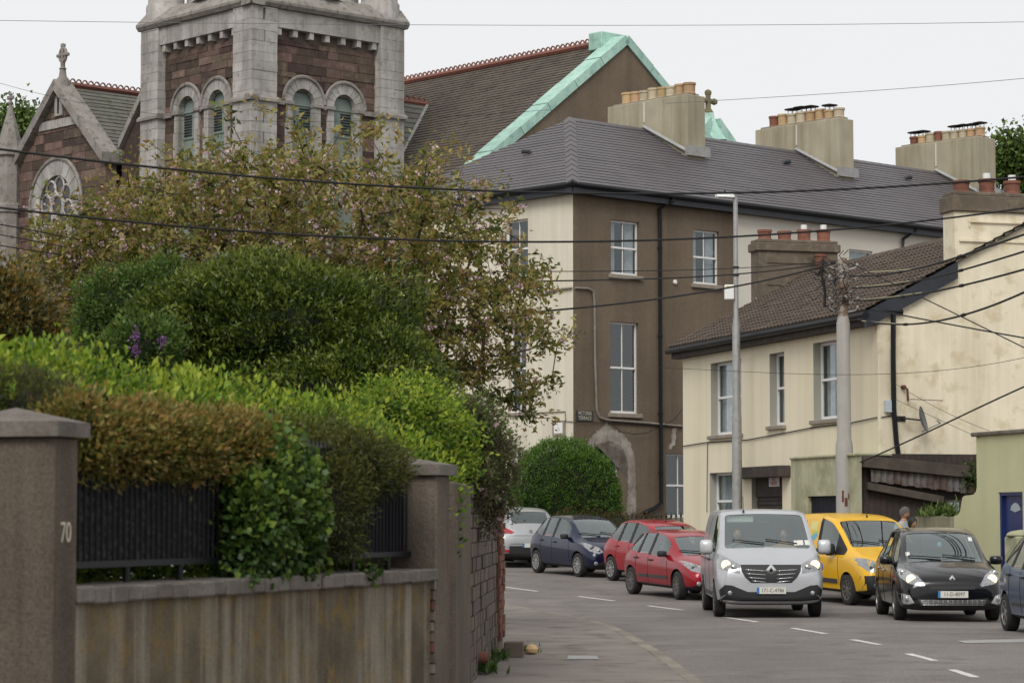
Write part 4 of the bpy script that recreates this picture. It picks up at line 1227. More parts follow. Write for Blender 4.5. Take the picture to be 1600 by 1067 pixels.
# backing behind the panels, with the window holes left open
RO, RI = 1.06, .54                    # arch outer and inner radius
zsp = z_str + .10                    # springing
for pl in (KR, KL):
    pc = (PW + TW - PW) / 2
    cs = [TW / 2 - 1.02, TW / 2 + 1.02]
    ops = [(c - RI - .05, c + RI + .05, zlow, zsp + RI * .8) for c in cs]
    wm = MB()
    wall_mesh(Plane(pl.o - pl.n * (REC + .06), pl.e), PW - .1, TW - PW + .1, zlow, z_cor, ops, .3, wm)
    B(wm, 'panel_backing', [m_mortar, m_mortar], recalc=False)
    # sandstone blocks
    z = zlow
    while z < z_cor - 1.15:
        h = random.choice([.22, .3, .36, .42, .5]); h = min(h, z_cor - 1.1 - z)
        if h < .1: break
        t = PW
        while t < TW - PW - .02:
            ln = random.uniform(.45, 1.25)
            if TW - PW - t - ln < .3: ln = TW - PW - t
            a, b = t, t + ln
            mid, zm = (a + b) / 2, z + h / 2
            def hit(x, zz):
                return any((zz < zsp and abs(x - c) < RI + .34) or ((x - c) ** 2 + (zz - zsp) ** 2 < (RO - .06) ** 2 and zz >= zsp) for c in cs)
            segs = [(a, b)]
            if hit(mid, zm) or hit(a + .05, zm) or hit(b - .05, zm):
                # keep only the pieces outside the window
                n = 8; seg = []; cur = None
                for k in range(n):
                    x0, x1 = a + (b - a) * k / n, a + (b - a) * (k + 1) / n
                    if not hit((x0 + x1) / 2, zm): cur = (cur[0], x1) if cur else (x0, x1)
                    else:
                        if cur: seg.append(cur)
                        cur = None
                if cur: seg.append(cur)
                segs = [s for s in seg if s[1] - s[0] > .1]
            for (x0, x1) in segs:
                if h > .4 and random.random() < .3:
                    pblock(root, pl, x0 + .008, x1 - .008, z + .008, z + h / 2 - .006, -REC - .1, -REC + random.uniform(-.02, .03), m_sand, 'sandstone_block')
                    pblock(root, pl, x0 + .008, x1 - .008, z + h / 2 + .006, z + h - .008, -REC - .1, -REC + random.uniform(-.02, .03), m_sand, 'sandstone_block')
                else:
                    pblock(root, pl, x0 + .008, x1 - .008, z + .008, z + h - .008, -REC - .1, -REC + random.uniform(-.02, .03), m_sand, 'sandstone_block')
            t += ln
        z += h
    # arches
    for c in cs:
        nv = 9
        for k in range(nv):
            a0, a1 = pi * k / nv + .012, pi * (k + 1) / nv - .012
            q = MB(); poly = []
            for a_ in np.linspace(a0, a1, 4): poly.append(pl.at(c + RI * cos(a_), zsp + RI * sin(a_), -REC - .2))
            for a_ in np.linspace(a1, a0, 4): poly.append(pl.at(c + (RO - .12) * cos(a_), zsp + (RO - .12) * sin(a_), -REC - .2))
            q.prism(poly, pl.n * (.2 + .05)); B(q, 'voussoir', m_lime)
        q = MB(); q.tube([pl.at(c + (RO - .05) * cos(a_), zsp + (RO - .05) * sin(a_), -REC + .07) for a_ in np.linspace(0, pi, 17)], .075, 6); B(q, 'hood_mould', m_limedark, smooth=True)
        # jambs
        z = zlow
        while z < zsp - .02:
            h = min(.52, zsp - z)
            for sg in (-1, 1):
                w_ = .30 if int(z * 3) % 2 else .36
                a, b = c + sg * RI, c + sg * (RI + w_)
                pblock(root, pl, min(a, b), max(a, b), z + .006, z + h - .006, -REC - .25, -REC + .05, m_lime, 'jamb_stone')
            z += h
        for (a, b) in ((c - RI - .42, c - RI + .04), (c + RI - .04, c + RI + .42)):
            q = MB(); q.pbox(pl, a, b, zsp - .16, zsp + random.uniform(-.003, .003), -REC - .2, -REC + .13 + random.uniform(-.004, .004)); B(q, 'impost', m_limedark, bevel=.02)
        # window: painted boarding with louvre and glazing bars
        q = MB(); poly = [pl.at(c - RI, zlow, -REC - .22), pl.at(c + RI, zlow, -REC - .22)] + [pl.at(c + RI * cos(a_), zsp + RI * sin(a_), -REC - .22) for a_ in np.linspace(0, pi, 12)]
        q.prism(poly, -pl.n * .04); wf = B(q, 'window', m_louvre)
        for zz in (zsp - .1, zsp - 1.15, zsp - 2.3):
            q = MB(); q.pbox(pl, c - RI + .02, c + RI - .02, zz, zz + .05, -REC - .22, -REC - .17); q.build('glazing_bar', m_louvre, wf)
        lo = MB()
        for k in range(8): lo.pbox(pl, c - .02, c + RI - .06, zsp - .25 - k * .11, zsp - .20 - k * .11, -REC - .219, -REC - .18)
        lo.build('louvre', m_black, wf)
# piers: ashlar courses
z = zlow; i = 0
while z < z_cor - .05:
    h = min(random.choice([.36, .42, .46]), z_cor - z)
    rr = lambda: random.uniform(-.012, .012)
    if i % 2 == 0:
        pblock(root, KR, 0, .62 + rr() * 8, z + .005, z + h - .005, -PW, rr(), m_lime, 'ashlar_block')
        pblock(root, KR, .64 + rr(), PW, z + .005, z + h - .005, -PW, rr(), m_lime, 'ashlar_block')
    else:
        pblock(root, KR, 0, PW, z + .005, z + h - .005, -.55, rr(), m_lime, 'ashlar_block')
        pblock(root, KL, .565, PW, z + .005, z + h - .005, -PW, rr(), m_lime, 'ashlar_block')
    for pl in (KR, KL):
        s = TW - PW + random.uniform(.35, .8)
        pblock(root, pl, TW - PW, s - .005, z + .005, z + h - .005, -PW, rr(), m_lime, 'ashlar_block')
        pblock(root, pl, s + .005, TW, z + .005, z + h - .005, -PW, rr(), m_lime, 'ashlar_block')
    z += h; i += 1
# string course wraps the piers
for (pl, a, b, o) in ((KR, -.12, PW + .1, .12), (KL, -.12, PW + .1, .118), (KR, TW - PW - .1, TW + .1, .12), (KL, TW - PW - .1, TW + .1, .12)):
    q = MB(); q.prism([pl.at(a, z_str - .12, -.3), pl.at(a, z_str - .12, o), pl.at(a, z_str - .02, o), pl.at(a, z_str + .1, 0), pl.at(a, z_str + .1, -.3)], pl.e * (b - a)); B(q, 'string_course', m_limedark)
for pl in (KR, KL):
    for (a, b) in ((PW, TW / 2 - 1.02 - RI - .42), (TW / 2 - 1.02 + RI + .42, TW / 2 + 1.02 - RI - .42), (TW / 2 + 1.02 + RI + .42, TW - PW)):
        if b - a > .05:
            q = MB(); q.pbox(pl, a, b, z_str - .1, z_str + .08, -REC - .1, -REC + .1); B(q, 'string_course', m_limedark)
    # corbel table
    q = MB(); q.pbox(pl, PW - .02, TW - PW + .02, z_cor - .7, z_cor, -REC - .2, -.09); B(q, 'frieze', m_lime)
    nC = 7
    for k in range(nC):
        t = PW + .2 + (TW - 2 * PW - .4) * k / (nC - 1)
        pblock(root, pl, t - .10, t + .10, z_cor - .98, z_cor - .69, -REC - .1, -.14, m_lime, 'corbel')
# cornice and what rises above it
for pl in (KR, KL):
    q = MB(); a, b = -.16, TW + .16
    q.prism([pl.at(a, z_cor, -.5), pl.at(a, z_cor + .02, .04), pl.at(a, z_cor + .16, .15), pl.at(a, z_cor + .26, .16), pl.at(a, z_cor + .85, -.40), pl.at(a, z_cor + .85, -.6)], pl.e * (b - a)); B(q, 'cornice', m_limedark)
zz = z_cor + 1.0
for (u, v) in ((0, 0), (1, 0), (0, 1), (1, 1)):
    c = ko + kR * (.72 + u * (TW - 1.44)) + kL * (.72 + v * (TW - 1.44))
    q = MB(); q.lathe([(.82, -.9), (.82, 0), (.74, .1), (.74, 5)], (c.x, c.y, zz), 14); B(q, 'turret', m_lime, smooth=True)
q = MB(); q.lathe([(TW * .50, 0), (TW * .46, .3), (TW * .42, 5)], (cc.x, cc.y, zz - .2), 8); B(q, 'belfry', m_lime)

# ---- gabled transept with rose window
root = empty('church_transept', 'red sandstone church gable with large rose window and cross finial', 'church gable', KL.at(TW + 6, zk0))
B = World(root)
XP = Plane(ko + KL.n * .15, kL)
ta, za = XP.tz(93, 138); tr_, zr_ = XP.tz(166, 248); hw = ta - tr_
tl_ = ta + hw
def zroof(t): return za - (za - zr_) * abs(t - ta) / hw
rose_t, rose_z = XP.tz(89, 322)
ROUT, RIN = 1.95, 1.28
q = MB(); q.prism([XP.at(tr_, zk0, -.5), XP.at(tl_, zk0, -.5), XP.at(tl_, zr_, -.5), XP.at(ta, za, -.5), XP.at(tr_, zr_, -.5)], XP.n * .44); B(q, 'gable_core', m_mortar)
z = rose_z - 4.6
while z < za - .5:
    h = random.choice([.26, .33, .4])
    w_ = hw * (1 if z + h < zr_ else (za - z - h) / (za - zr_))
    t = ta - w_
    while t < ta + w_ - .05:
        ln = min(random.uniform(.5, 1.2), ta + w_ - t)
        if ta + w_ - t - ln < .25: ln = ta + w_ - t
        n = 6; cur = None; segs = []
        for k in range(n):
            x0, x1 = t + ln * k / n, t + ln * (k + 1) / n
            if ((x0 + x1) / 2 - rose_t) ** 2 + (z + h / 2 - rose_z) ** 2 > (ROUT - .02) ** 2: cur = (cur[0], x1) if cur else (x0, x1)
            else:
                if cur: segs.append(cur)
                cur = None
        if cur: segs.append(cur)
        for s in segs:
            if s[1] - s[0] > .12: pblock(root, XP, s[0] + .008, s[1] - .008, z + .008, z + h - .008, -.1, random.uniform(-.02, .02), m_sand, 'sandstone_block')
        t += ln
    z += h
for (p0, p1) in (((tr_ - .15, zroof(tr_) - .1), (ta, za)), ((tl_ + .15, zroof(tl_) - .1), (ta, za))):
    q = MB(); a, b = XP.at(p0[0], p0[1], -.55), XP.at(p1[0], p1[1], -.55)
    q.prism([a - UP * .12, b - UP * .12, b + UP * .36, a + UP * .36], XP.n * .85); B(q, 'gable_coping', m_limedark)
zbnd = XP.tz(93, 192)[1]; hwb = hw * (za - zbnd) / (za - zr_)
q = MB(); q.pbox(XP, ta - hwb + .1, ta + hwb - .1, zbnd - .22, zbnd + .14, -.1, .07); B(q, 'stone_band', m_lime)
q = MB(); q.pbox(XP, tr_, tl_, rose_z - 3.75, rose_z - 3.4, -.1, .09); B(q, 'stone_band', m_lime)
q = MB(); zn = XP.tz(90, 182)[1]; q.pbox(XP, ta - .28, ta + .28, zn, zn + 1.1, -.1, .06); nch = B(q, 'niche', m_lime)
q = MB(); q.pbox(XP, ta - .07, ta + .07, zn + .1, zn + .95, .03, .064); q.build('niche_slit', m_black, nch)
nv = 20
for k in range(nv):
    a0, a1 = 2 * pi * k / nv + .01, 2 * pi * (k + 1) / nv - .01
    q = MB(); poly = [XP.at(rose_t + RIN * cos(a_), rose_z + RIN * sin(a_), -.12) for a_ in np.linspace(a0, a1, 4)] + [XP.at(rose_t + ROUT * cos(a_), rose_z + ROUT * sin(a_), -.12) for a_ in np.linspace(a1, a0, 4)]
    q.prism(poly, XP.n * .2); B(q, 'voussoir', m_lime)
q = MB(); q.tube([XP.at(rose_t + (ROUT + .06) * cos(a_), rose_z + (ROUT + .06) * sin(a_), .08) for a_ in np.linspace(0, 2 * pi, 33)], .09, 6, cap=False); B(q, 'hood_mould', m_limedark, smooth=True)
q = MB(); q.prism([XP.at(rose_t + RIN * cos(a_), rose_z + RIN * sin(a_), -.2) for a_ in np.linspace(0, 2 * pi, 25)[:-1]], XP.n * .17)
m_lead = mat('leaded_glass', (0.035, 0.037, 0.042), (0.06, 0.062, 0.066), 5, .3)
rw = B(q, 'rose_window', m_lead)
q = MB()
for k in range(8):
    a_ = 2 * pi * k / 8 + .2; c = (rose_t + .86 * cos(a_), rose_z + .86 * sin(a_))
    q.tube([XP.at(c[0] + .36 * cos(b), c[1] + .36 * sin(b), -.01) for b in np.linspace(0, 2 * pi, 17)], .055, 5, cap=False)
q.tube([XP.at(rose_t + .45 * cos(b), rose_z + .45 * sin(b), -.01) for b in np.linspace(0, 2 * pi, 17)], .07, 5, cap=False)
q.build('tracery', m_lime, rw)
# finial
fb = XP.at(ta, za + .3, -.15)
q = MB(); q.lathe([(.40, -.5), (.30, .05), (.17, .2), (.13, .5), (.17, .54), (.10, .6), (.10, .85)], fb, 8)
B(q, 'finial', m_limedark, smooth=True)
q = MB(); wc = fb + UP * 1.12
q.tube([wc + XP.e * (.24 * cos(a_)) + UP * (.30 * sin(a_)) for a_ in np.linspace(0, 2 * pi, 25)], .07, 6, cap=False)
q.tube([wc - UP * .42, wc + UP * .42], [.08, .10], 8); q.tube([wc - XP.e * .32, wc + XP.e * .32], [.09, .09], 8)
for (dx, dz) in ((-.32, 0), (.32, 0), (0, .42)): q.lathe([(.0, -.10), (.11, -.05), (.11, .05), (0, .10)], wc + XP.e * dx + UP * dz, 8)
B(q, 'wheel_cross', m_limedark, smooth=True)
# roof behind, with a terracotta crest
RB = 9.0
bs = XP.at(ta, za + .12, -.5); 
e_r = XP.at(tr_ - .3, zr_ - .2, -.5); e_l = XP.at(tl_ + .3, zr_ - .2, -.5); back = -XP.n * RB
st = slope_strips(e_r, e_r + back, bs, bs + back, 20, .03)
s2 = slope_strips(e_l, e_l + back, bs, bs + back, 20, .03); st.add(s2.v, s2.f)
rr_ = B(st, 'roof', m_greenslate, recalc=False); rr_['kind'] = 'stuff'
def crest(B, a, b, m=m_terra):
    a, b = Vector(a), Vector(b); L_ = (b - a).length; n = int(L_ / .3); q = MB(); d = (b - a).normalized(); s = Vector((-d.y, d.x, 0)) * .03
    q.tube([a + UP * .03, b + UP * .03], .13, 6)
    for k in range(n):
        c = a + d * ((k + .5) * .3) + UP * .14
        q.tube([c + d * (.12 * cos(x)) + UP * (.15 * sin(x)) for x in np.linspace(0, pi, 7)], .035, 4)
    o = B(q, 'ridge_crest', m); o['kind'] = 'stuff'; return o
crest(B, bs + UP * .05, bs + back + UP * .05)
# stair buttress slope against the tower
q = MB(); (t0_, z0_), (t1_, z1_) = XP.tz(214, 152), XP.tz(178, 232)
q.prism([XP.at(t0_, z0_, -.9), XP.at(t1_, z1_, -.9), XP.at(t1_, z1_ + .35, -.9), XP.at(t0_, z0_ + .35, -.9)], XP.n * .7); B(q, 'gable_coping', m_limedark)
q = MB(); q.prism([XP.at(t0_, z0_, -.9), XP.at(t1_, z1_, -.9), XP.at(t1_, zk0, -.9), XP.at(t0_, zk0, -.9)], XP.n * .5); B(q, 'stair_wall', m_sand)
# pinnacle at the far corner
root = empty('church_pinnacle', 'pointed limestone pinnacle with small cross beside the rose window gable', 'pinnacle', XP.at(tl_ + .9, zk0, .2))
B = World(root)
pc = XP.at(solve_px(lambda s: XP.at(s, 15, .2), 14, tl_ - 1, tl_ + 5), 0, .2)
zq = lambda y: P(14, y, pc.y).z
q = MB(); q.lathe([(.58, zk0), (.58, zq(335)), (.66, zq(333)), (.66, zq(322)), (.55, zq(318)), (.55, zq(247)), (.68, zq(244)), (.68, zq(236)), (.60, zq(234))], (pc.x, pc.y, 0), 8); B(q, 'shaft', m_limedark)
q = MB(); q.lathe([(.60, zq(234)), (.06, zq(164))], (pc.x, pc.y, 0), 8); B(q, 'spirelet', m_limedark)
q = MB(); q.lathe([(.07, zq(165)), (.12, zq(161)), (.06, zq(158)), (.06, zq(146))], (pc.x, pc.y, 0), 8)
q.box(Vector((pc.x, pc.y, zq(153))), (.42, .14, .16), 0, (XP.e, XP.n, UP)); q.lathe([(.0, zq(146)), (.1, zq(149)), (.1, zq(147)), (0, zq(144))], (pc.x, pc.y, 0), 8); B(q, 'cross', m_limedark, bevel=.02)

# ---- nave with copper-edged gable
NY = 98.0
no = Vector((P(735, 815, NY).x, NY, 0)); NP = Plane(no, kR)
root = empty('church_nave', 'church nave with weathered slate roof and gable edged in green copper', 'church nave', (no.x, no.y, zk0))
B = World(root)
t_a = solve_px(lambda t: NP.at(t, 20), 978, 2, 14)
z_a = P(978, 62, NP.at(t_a, 0).y).z; z_e = P(735, 268, NY).z
q = MB(); q.prism([NP.at(0, zk0, -.6), NP.at(2 * t_a, zk0, -.6), NP.at(2 * t_a, z_e, -.6), NP.at(t_a, z_a, -.6), NP.at(0, z_e, -.6)], NP.n * .6); B(q, 'gable_wall', m_brownrend)
for sg in (0, 1):
    a = NP.at(-.35 if sg == 0 else 2 * t_a + .35, z_e - .3, -.85); b = NP.at(t_a, z_a + .05, -.85); nS = 6
    for k in range(nS):
        p0, p1 = a.lerp(b, k / nS + .0015), a.lerp(b, (k + 1) / nS - .0015)
        d = (b - a).normalized(); nn_ = Vector((-d.z * kR.x, -d.z * kR.y, abs(d.x * kR.x + d.y * kR.y))) if sg == 0 else Vector((d.z * kR.x, d.z * kR.y, abs(d.x * kR.x + d.y * kR.y)))
        q = MB(); lf = .02 * (k % 2)
        q.prism([p0 - nn_ * .22, p1 - nn_ * .22, p1 + nn_ * (.12 + lf), p0 + nn_ * (.12 + lf)], NP.n * .95); B(q, 'copper_coping', m_copper)
q = MB(); pc = NP.at(t_a, z_a - .02, -1.05); q.box(pc, (1.5, .8, .75), 0, (kR, NP.n, UP)); B(q, 'copper_saddle', m_copper, bevel=.04)
NL = 34.0; bk_ = -NP.n * NL
n0, n1 = NP.at(-.5, z_e - .35, -.6), NP.at(t_a, z_a - .05, -.6)
st = slope_strips(n0, n0 + bk_, n1, n1 + bk_, 42, .03)
n2 = NP.at(2 * t_a + .5, z_e - .35, -.6); s2 = slope_strips(n2, n2 + bk_, n1, n1 + bk_, 42, .03); st.add(s2.v, s2.f)
nr = B(st, 'roof', m_oldslate, recalc=False); nr['kind'] = 'stuff'
crest(B, n1 + bk_ * .045 + UP * .08, n1 + bk_ + UP * .08)
q = MB(); q.prism([NP.at(-.1, zk0, -.6), NP.at(-.1, z_e, -.6), NP.at(-.1, z_e, -.6) + bk_, NP.at(-.1, zk0, -.6) + bk_], kR * .4); B(q, 'side_wall', m_sand)
q = MB(); q.tube([n0 + UP * .02 - kR * .1, n0 + bk_ - kR * .1 + UP * .02], .12, 8); B(q, 'gutter', m_black)
# small roof running from the tower into the nave slope
nrm = (n0 + bk_ - n0).cross(n1 - n0).normalized()
def on_roof(x, y):
    d = ray(x, y); return CAMP + d * ((n0 - CAMP).dot(nrm) / d.dot(nrm))
Q1, Q2 = on_roof(668, 165), on_roof(633, 232)
st = slope_strips(Q2 - kR * 4, Q2, Q1 - kR * 4, Q1, 9, .03); B(st, 'valley_roof', m_greenslate, recalc=False)['kind'] = 'stuff'
q = MB(); q.tube([Q1, Q2 - (Q1 - Q2) * .15], .13, 4); B(q, 'lead_flashing', m_galv)
crest(B, Q1 - kR * 4, Q1)
# farther copper gable with stone cross
FY = 118.0
root = empty('church_cross_gable', 'green copper gable peak with mossy stone cross behind the terrace', 'church gable', (P(1110, 815, FY).x, FY, zk0))
B = World(root)
fc = Vector((P(1110, 815, FY).x, FY, 0)); FP = Plane(fc, kR); zf = lambda y: P(1110, y, FY).z
q = MB(); q.lathe([(1.15, zf(222)), (.62, zf(200)), (.42, zf(188)), (.36, zf(178)), (.16, zf(176))], (fc.x, fc.y, 0), 4, 0, (kR, kL, UP)); B(q, 'copper_cap', m_copper)
for sg in (-1, 1):
    a = FP.at(sg * .3, zf(190), -.4); b = FP.at(sg * 5.2, zf(190) - 4.4, -.4)
    for k in range(3):
        p0, p1 = a.lerp(b, k / 3), a.lerp(b, (k + .985) / 3); q = MB(); q.prism([p0 - UP * .5, p1 - UP * .5, p1 + UP * .12, p0 + UP * .12], FP.n * .9); B(q, 'copper_coping', m_copper)
q = MB(); q.prism([FP.at(-5, zk0, -.3), FP.at(5, zk0, -.3), FP.at(5, zf(190) - 4.7, -.3), FP.at(0, zf(190) - .3, -.3), FP.at(-5, zf(190) - 4.7, -.3)], -FP.n * .3); B(q, 'gable_wall', m_brownrend)
m_moss = mat('mossy_stone', (0.19, 0.165, 0.08), (0.13, 0.12, 0.07), 4, .95, .3, 12)
q = MB(); cz = zf(158)
q.lathe([(.26, zf(177)), (.22, zf(174)), (.13, zf(170)), (.13, cz)], (fc.x, fc.y, 0), 8)
for (dx, dz) in ((-.4, 0), (.4, 0), (0, .38)):
    c = Vector((fc.x, fc.y, cz)) + kR * dx + UP * dz
    q.tube([Vector((fc.x, fc.y, cz)), c], [.11, .13], 8); q.lathe([(.0, -.17), (.14, -.1), (.17, 0), (.14, .1), (0, .17)], c, 8)
B(q, 'stone_cross', m_moss, smooth=True)
# ================================================================== vegetation
def leaf_mesh(name, pos, dirs, size, m, parent, aspect=.45, fold=.18, rnd=None, cup=0.15, nrm=None):
    """many four-sided folded leaves; pos (N,3), dirs (N,3) tip direction, size (N,)"""
    N_ = len(pos)
    pos = np.asarray(pos, float); d = np.asarray(dirs, float)
    d /= np.linalg.norm(d, axis=1, keepdims=True) + 1e-9
    a = RNG.normal(size=(N_, 3)) if nrm is None else nrm + RNG.normal(size=(N_, 3)) * .6
    s = np.cross(d, a); s /= np.linalg.norm(s, axis=1, keepdims=True) + 1e-9
    n = np.cross(s, d)
    L_ = np.asarray(size)[:, None]
    v = np.empty((N_, 4, 3))
    v[:, 0] = pos
    v[:, 1] = pos + d * L_ * .48 + s * L_ * aspect * .5 + n * L_ * fold
    v[:, 2] = pos + d * L_ - n * L_ * cup
    v[:, 3] = pos + d * L_ * .48 - s * L_ * aspect * .5 + n * L_ * fold
    me = bpy.data.meshes.new(name)
    me.vertices.add(N_ * 4); me.loops.add(N_ * 4); me.polygons.add(N_)
    me.vertices.foreach_set('co', v.reshape(-1))
    me.loops.foreach_set('vertex_index', np.arange(N_ * 4, dtype=np.int32))
    me.polygons.foreach_set('loop_start', np.arange(0, N_ * 4, 4, dtype=np.int32))
    try: me.polygons.foreach_set('loop_total', np.full(N_, 4, dtype=np.int32))
    except Exception: pass
    me.update(calc_edges=True)
    r_ = np.repeat(RNG.random(N_) if rnd is None else np.clip(rnd, 0, 1), 4).astype(np.float32)
    at = me.attributes.new('rnd', 'FLOAT', 'POINT'); at.data.foreach_set('value', r_)
    me.materials.append(m)
    o = link(name, me)
    if parent is not None: parent_keep(o, parent)
    return o

def lump(dirs, seed, k=5, amp=.18):
    """smooth bumps over a sphere of directions"""
    r_ = np.random.default_rng(seed); out = np.zeros(len(dirs))
    for _ in range(k * 4):
        c = r_.normal(size=3); c /= np.linalg.norm(c)
        out += r_.uniform(-.4, 1) * np.exp(-(1 - dirs @ c) * r_.uniform(8, 30))
    return 1 + amp * np.clip(out, -1, 1.6)

m_core = mat('inner_shade_core', (0.012, 0.016, 0.008), (0.022, 0.025, 0.012), 6, .95)  # colour of the solid lump inside each bush, inner shade put into it
def bush(name, label, cat, ells, n, size, m, seed=1, group=None, aspect=.45, depth=.28, amp=.2, up=.35, droop=0.0, core=True, power=2.0, flowers=None, zmin=0.0, jit=.5, spread=.9, stems=True):
    e0 = ells[0][0]
    root = empty(name, label, cat, (e0[0], e0[1], max(gz(e0[0], e0[1]), 0)), 0, group)
    vol = np.array([e[1][0] * e[1][1] + e[1][1] * e[1][2] + e[1][0] * e[1][2] for e in ells]); vol = vol / vol.sum()
    P_, D_, R_ = [], [], []
    rr = np.random.default_rng(seed)
    cm = MB()
    for k, (c, rad) in enumerate(ells):
        c = np.array(c, float); rad = np.array(rad, float)
        nn = int(n * vol[k] * 1.5)
        # leaves gather in sprigs
        ns = max(20, nn // 14)
        dv = rr.normal(size=(ns, 3)); dv /= np.linalg.norm(dv, axis=1, keepdims=True)
        keep = (dv[:, 1] < .45)
        dv = dv[keep]
        sh = (np.abs(dv) ** power).sum(1) ** (-1 / power)
        lm = lump(dv, seed * 31 + k, 5, amp)
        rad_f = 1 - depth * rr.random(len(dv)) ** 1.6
        cen = c + dv * (sh * lm * rad_f)[:, None] * rad
        sprig = rr.normal(size=len(dv)) * .16
        for rep in range(14):
            pp = cen + rr.normal(size=cen.shape) * size * spread * np.array([1, 1, 1])
            dd = dv + rr.normal(size=dv.shape) * jit; dd[:, 2] += up - droop
            P_.append(pp); D_.append(dd)
            R_.append(np.clip(.15 + sprig + .62 * (rad_f - (1 - depth)) / depth + rr.normal(size=len(dv)) * .18 + .12 * dv[:, 2], 0, 1))  # leaf tone darker inwards, lighter towards the top, plus random spread
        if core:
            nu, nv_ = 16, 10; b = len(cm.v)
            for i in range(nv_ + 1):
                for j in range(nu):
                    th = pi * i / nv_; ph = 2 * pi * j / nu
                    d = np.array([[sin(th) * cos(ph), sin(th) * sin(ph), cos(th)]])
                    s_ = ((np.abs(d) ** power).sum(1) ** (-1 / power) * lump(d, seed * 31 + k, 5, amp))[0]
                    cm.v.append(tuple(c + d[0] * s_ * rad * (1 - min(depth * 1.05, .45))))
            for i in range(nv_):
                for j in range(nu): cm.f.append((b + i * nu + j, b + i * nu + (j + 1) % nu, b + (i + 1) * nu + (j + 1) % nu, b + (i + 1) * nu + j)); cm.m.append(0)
    P_, D_, R_ = np.concatenate(P_), np.concatenate(D_), np.concatenate(R_)
    ok = P_[:, 2] > zmin
    P_, D_, R_ = P_[ok], D_[ok], R_[ok]
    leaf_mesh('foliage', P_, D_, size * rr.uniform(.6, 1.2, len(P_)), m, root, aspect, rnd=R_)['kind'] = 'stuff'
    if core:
        cm_o = parent_keep(cm.build('dark_core', m_core, None, smooth='all'), root)
        st_ = MB()
        for (c, rad) in (ells[:3] if stems else []):
            st_.tube([(c[0], c[1], 0.0), (c[0], c[1], c[2])], [.05, .03], 6)
        cm_o['kind'] = 'stuff'
        if stems: parent_keep(st_.build('stem', m_bark), root)['kind'] = 'stuff'
    if flowers:
        fm, fn, fs = flowers
        idx = rr.choice(len(P_), min(fn, len(P_)), replace=False)
        fp = np.repeat(P_[idx] + D_[idx] / np.linalg.norm(D_[idx], axis=1, keepdims=True) * size * .6, 5, 0)
        fd = rr.normal(size=fp.shape); fd[:, 1] -= .8
        leaf_mesh('blossom', fp, fd, fs * rr.uniform(.7, 1.2, len(fp)), fm, root, .75)['kind'] = 'stuff'
    return root

def E(px, py, Y, rx, ry, rz):
    p = P(px, py, Y); return ((p.x, p.y, p.z), (rx, ry, rz))
def EW(t, z, out, rt, ro, rz):
    p = WP.at(t, z, out); return ((p.x, p.y, p.z), (max(rt * .45, ro), max(rt, ro), rz))

lf_bright = leafmat('privet_leaf', [(0, (.013, .032, .006)), (.35, (.062, .132, .013)), (.7, (.165, .265, .02)), (1, (.34, .40, .04))])
lf_photinia = leafmat('photinia_leaf', [(0, (.03, .028, .008)), (.35, (.095, .11, .02)), (.62, (.17, .165, .03)), (.85, (.27, .14, .035)), (1, (.32, .26, .08))])
lf_ivy = leafmat('ivy_leaf', [(0, (.012, .024, .008)), (.5, (.05, .10, .022)), (.85, (.10, .175, .03)), (1, (.19, .27, .045))], rough=.4)
lf_olive = leafmat('olive_leaf', [(0, (.02, .022, .01)), (.5, (.06, .065, .022)), (1, (.11, .105, .035))])
lf_dark = leafmat('laurel_leaf', [(0, (.007, .015, .004)), (.4, (.032, .060, .010)), (.75, (.082, .120, .017)), (1, (.17, .20, .028))], rough=.38)
lf_mid = leafmat('shrub_leaf', [(0, (.012, .026, .006)), (.5, (.055, .105, .018)), (1, (.13, .20, .035))])
lf_yew = leafmat('conifer_leaf', [(0, (.012, .016, .005)), (.5, (.045, .060, .012)), (1, (.115, .115, .02))])
lf_orange = leafmat('bronze_leaf', [(0, (.022, .026, .008)), (.5, (.085, .085, .018)), (.8, (.16, .11, .022)), (1, (.22, .13, .03))])
lf_clem = leafmat('clematis_leaf', [(0, (.022, .018, .012)), (.35, (.075, .06, .035)), (.6, (.11, .085, .045)), (.8, (.09, .14, .03)), (1, (.14, .20, .04))])
lf_box = leafmat('box_leaf', [(0, (.010, .026, .005)), (.45, (.042, .10, .012)), (.8, (.075, .165, .02)), (1, (.13, .24, .03))])
lf_brown = leafmat('berberis_leaf', [(0, (.025, .018, .008)), (.5, (.07, .05, .018)), (1, (.11, .085, .03))])
lf_cherry = leafmat('cherry_leaf', [(0, (.045, .065, .014)), (.35, (.13, .155, .026)), (.62, (.25, .225, .05)), (.85, (.28, .175, .06)), (1, (.40, .35, .12))], trans=.45)
lf_pink = leafmat('pink_blossom', [(0, (.50, .26, .32)), (.6, (.62, .42, .46)), (1, (.78, .70, .70))])
lf_lilac = leafmat('lilac_blossom', [(0, (.20, .08, .24)), (1, (.34, .18, .40))])
lf_far = leafmat('distant_leaf', [(0, (.03, .05, .015)), (.5, (.09, .15, .03)), (1, (.17, .26, .05))])
lf_fern = leafmat('fern_leaf', [(0, (.04, .07, .015)), (1, (.17, .24, .06))])

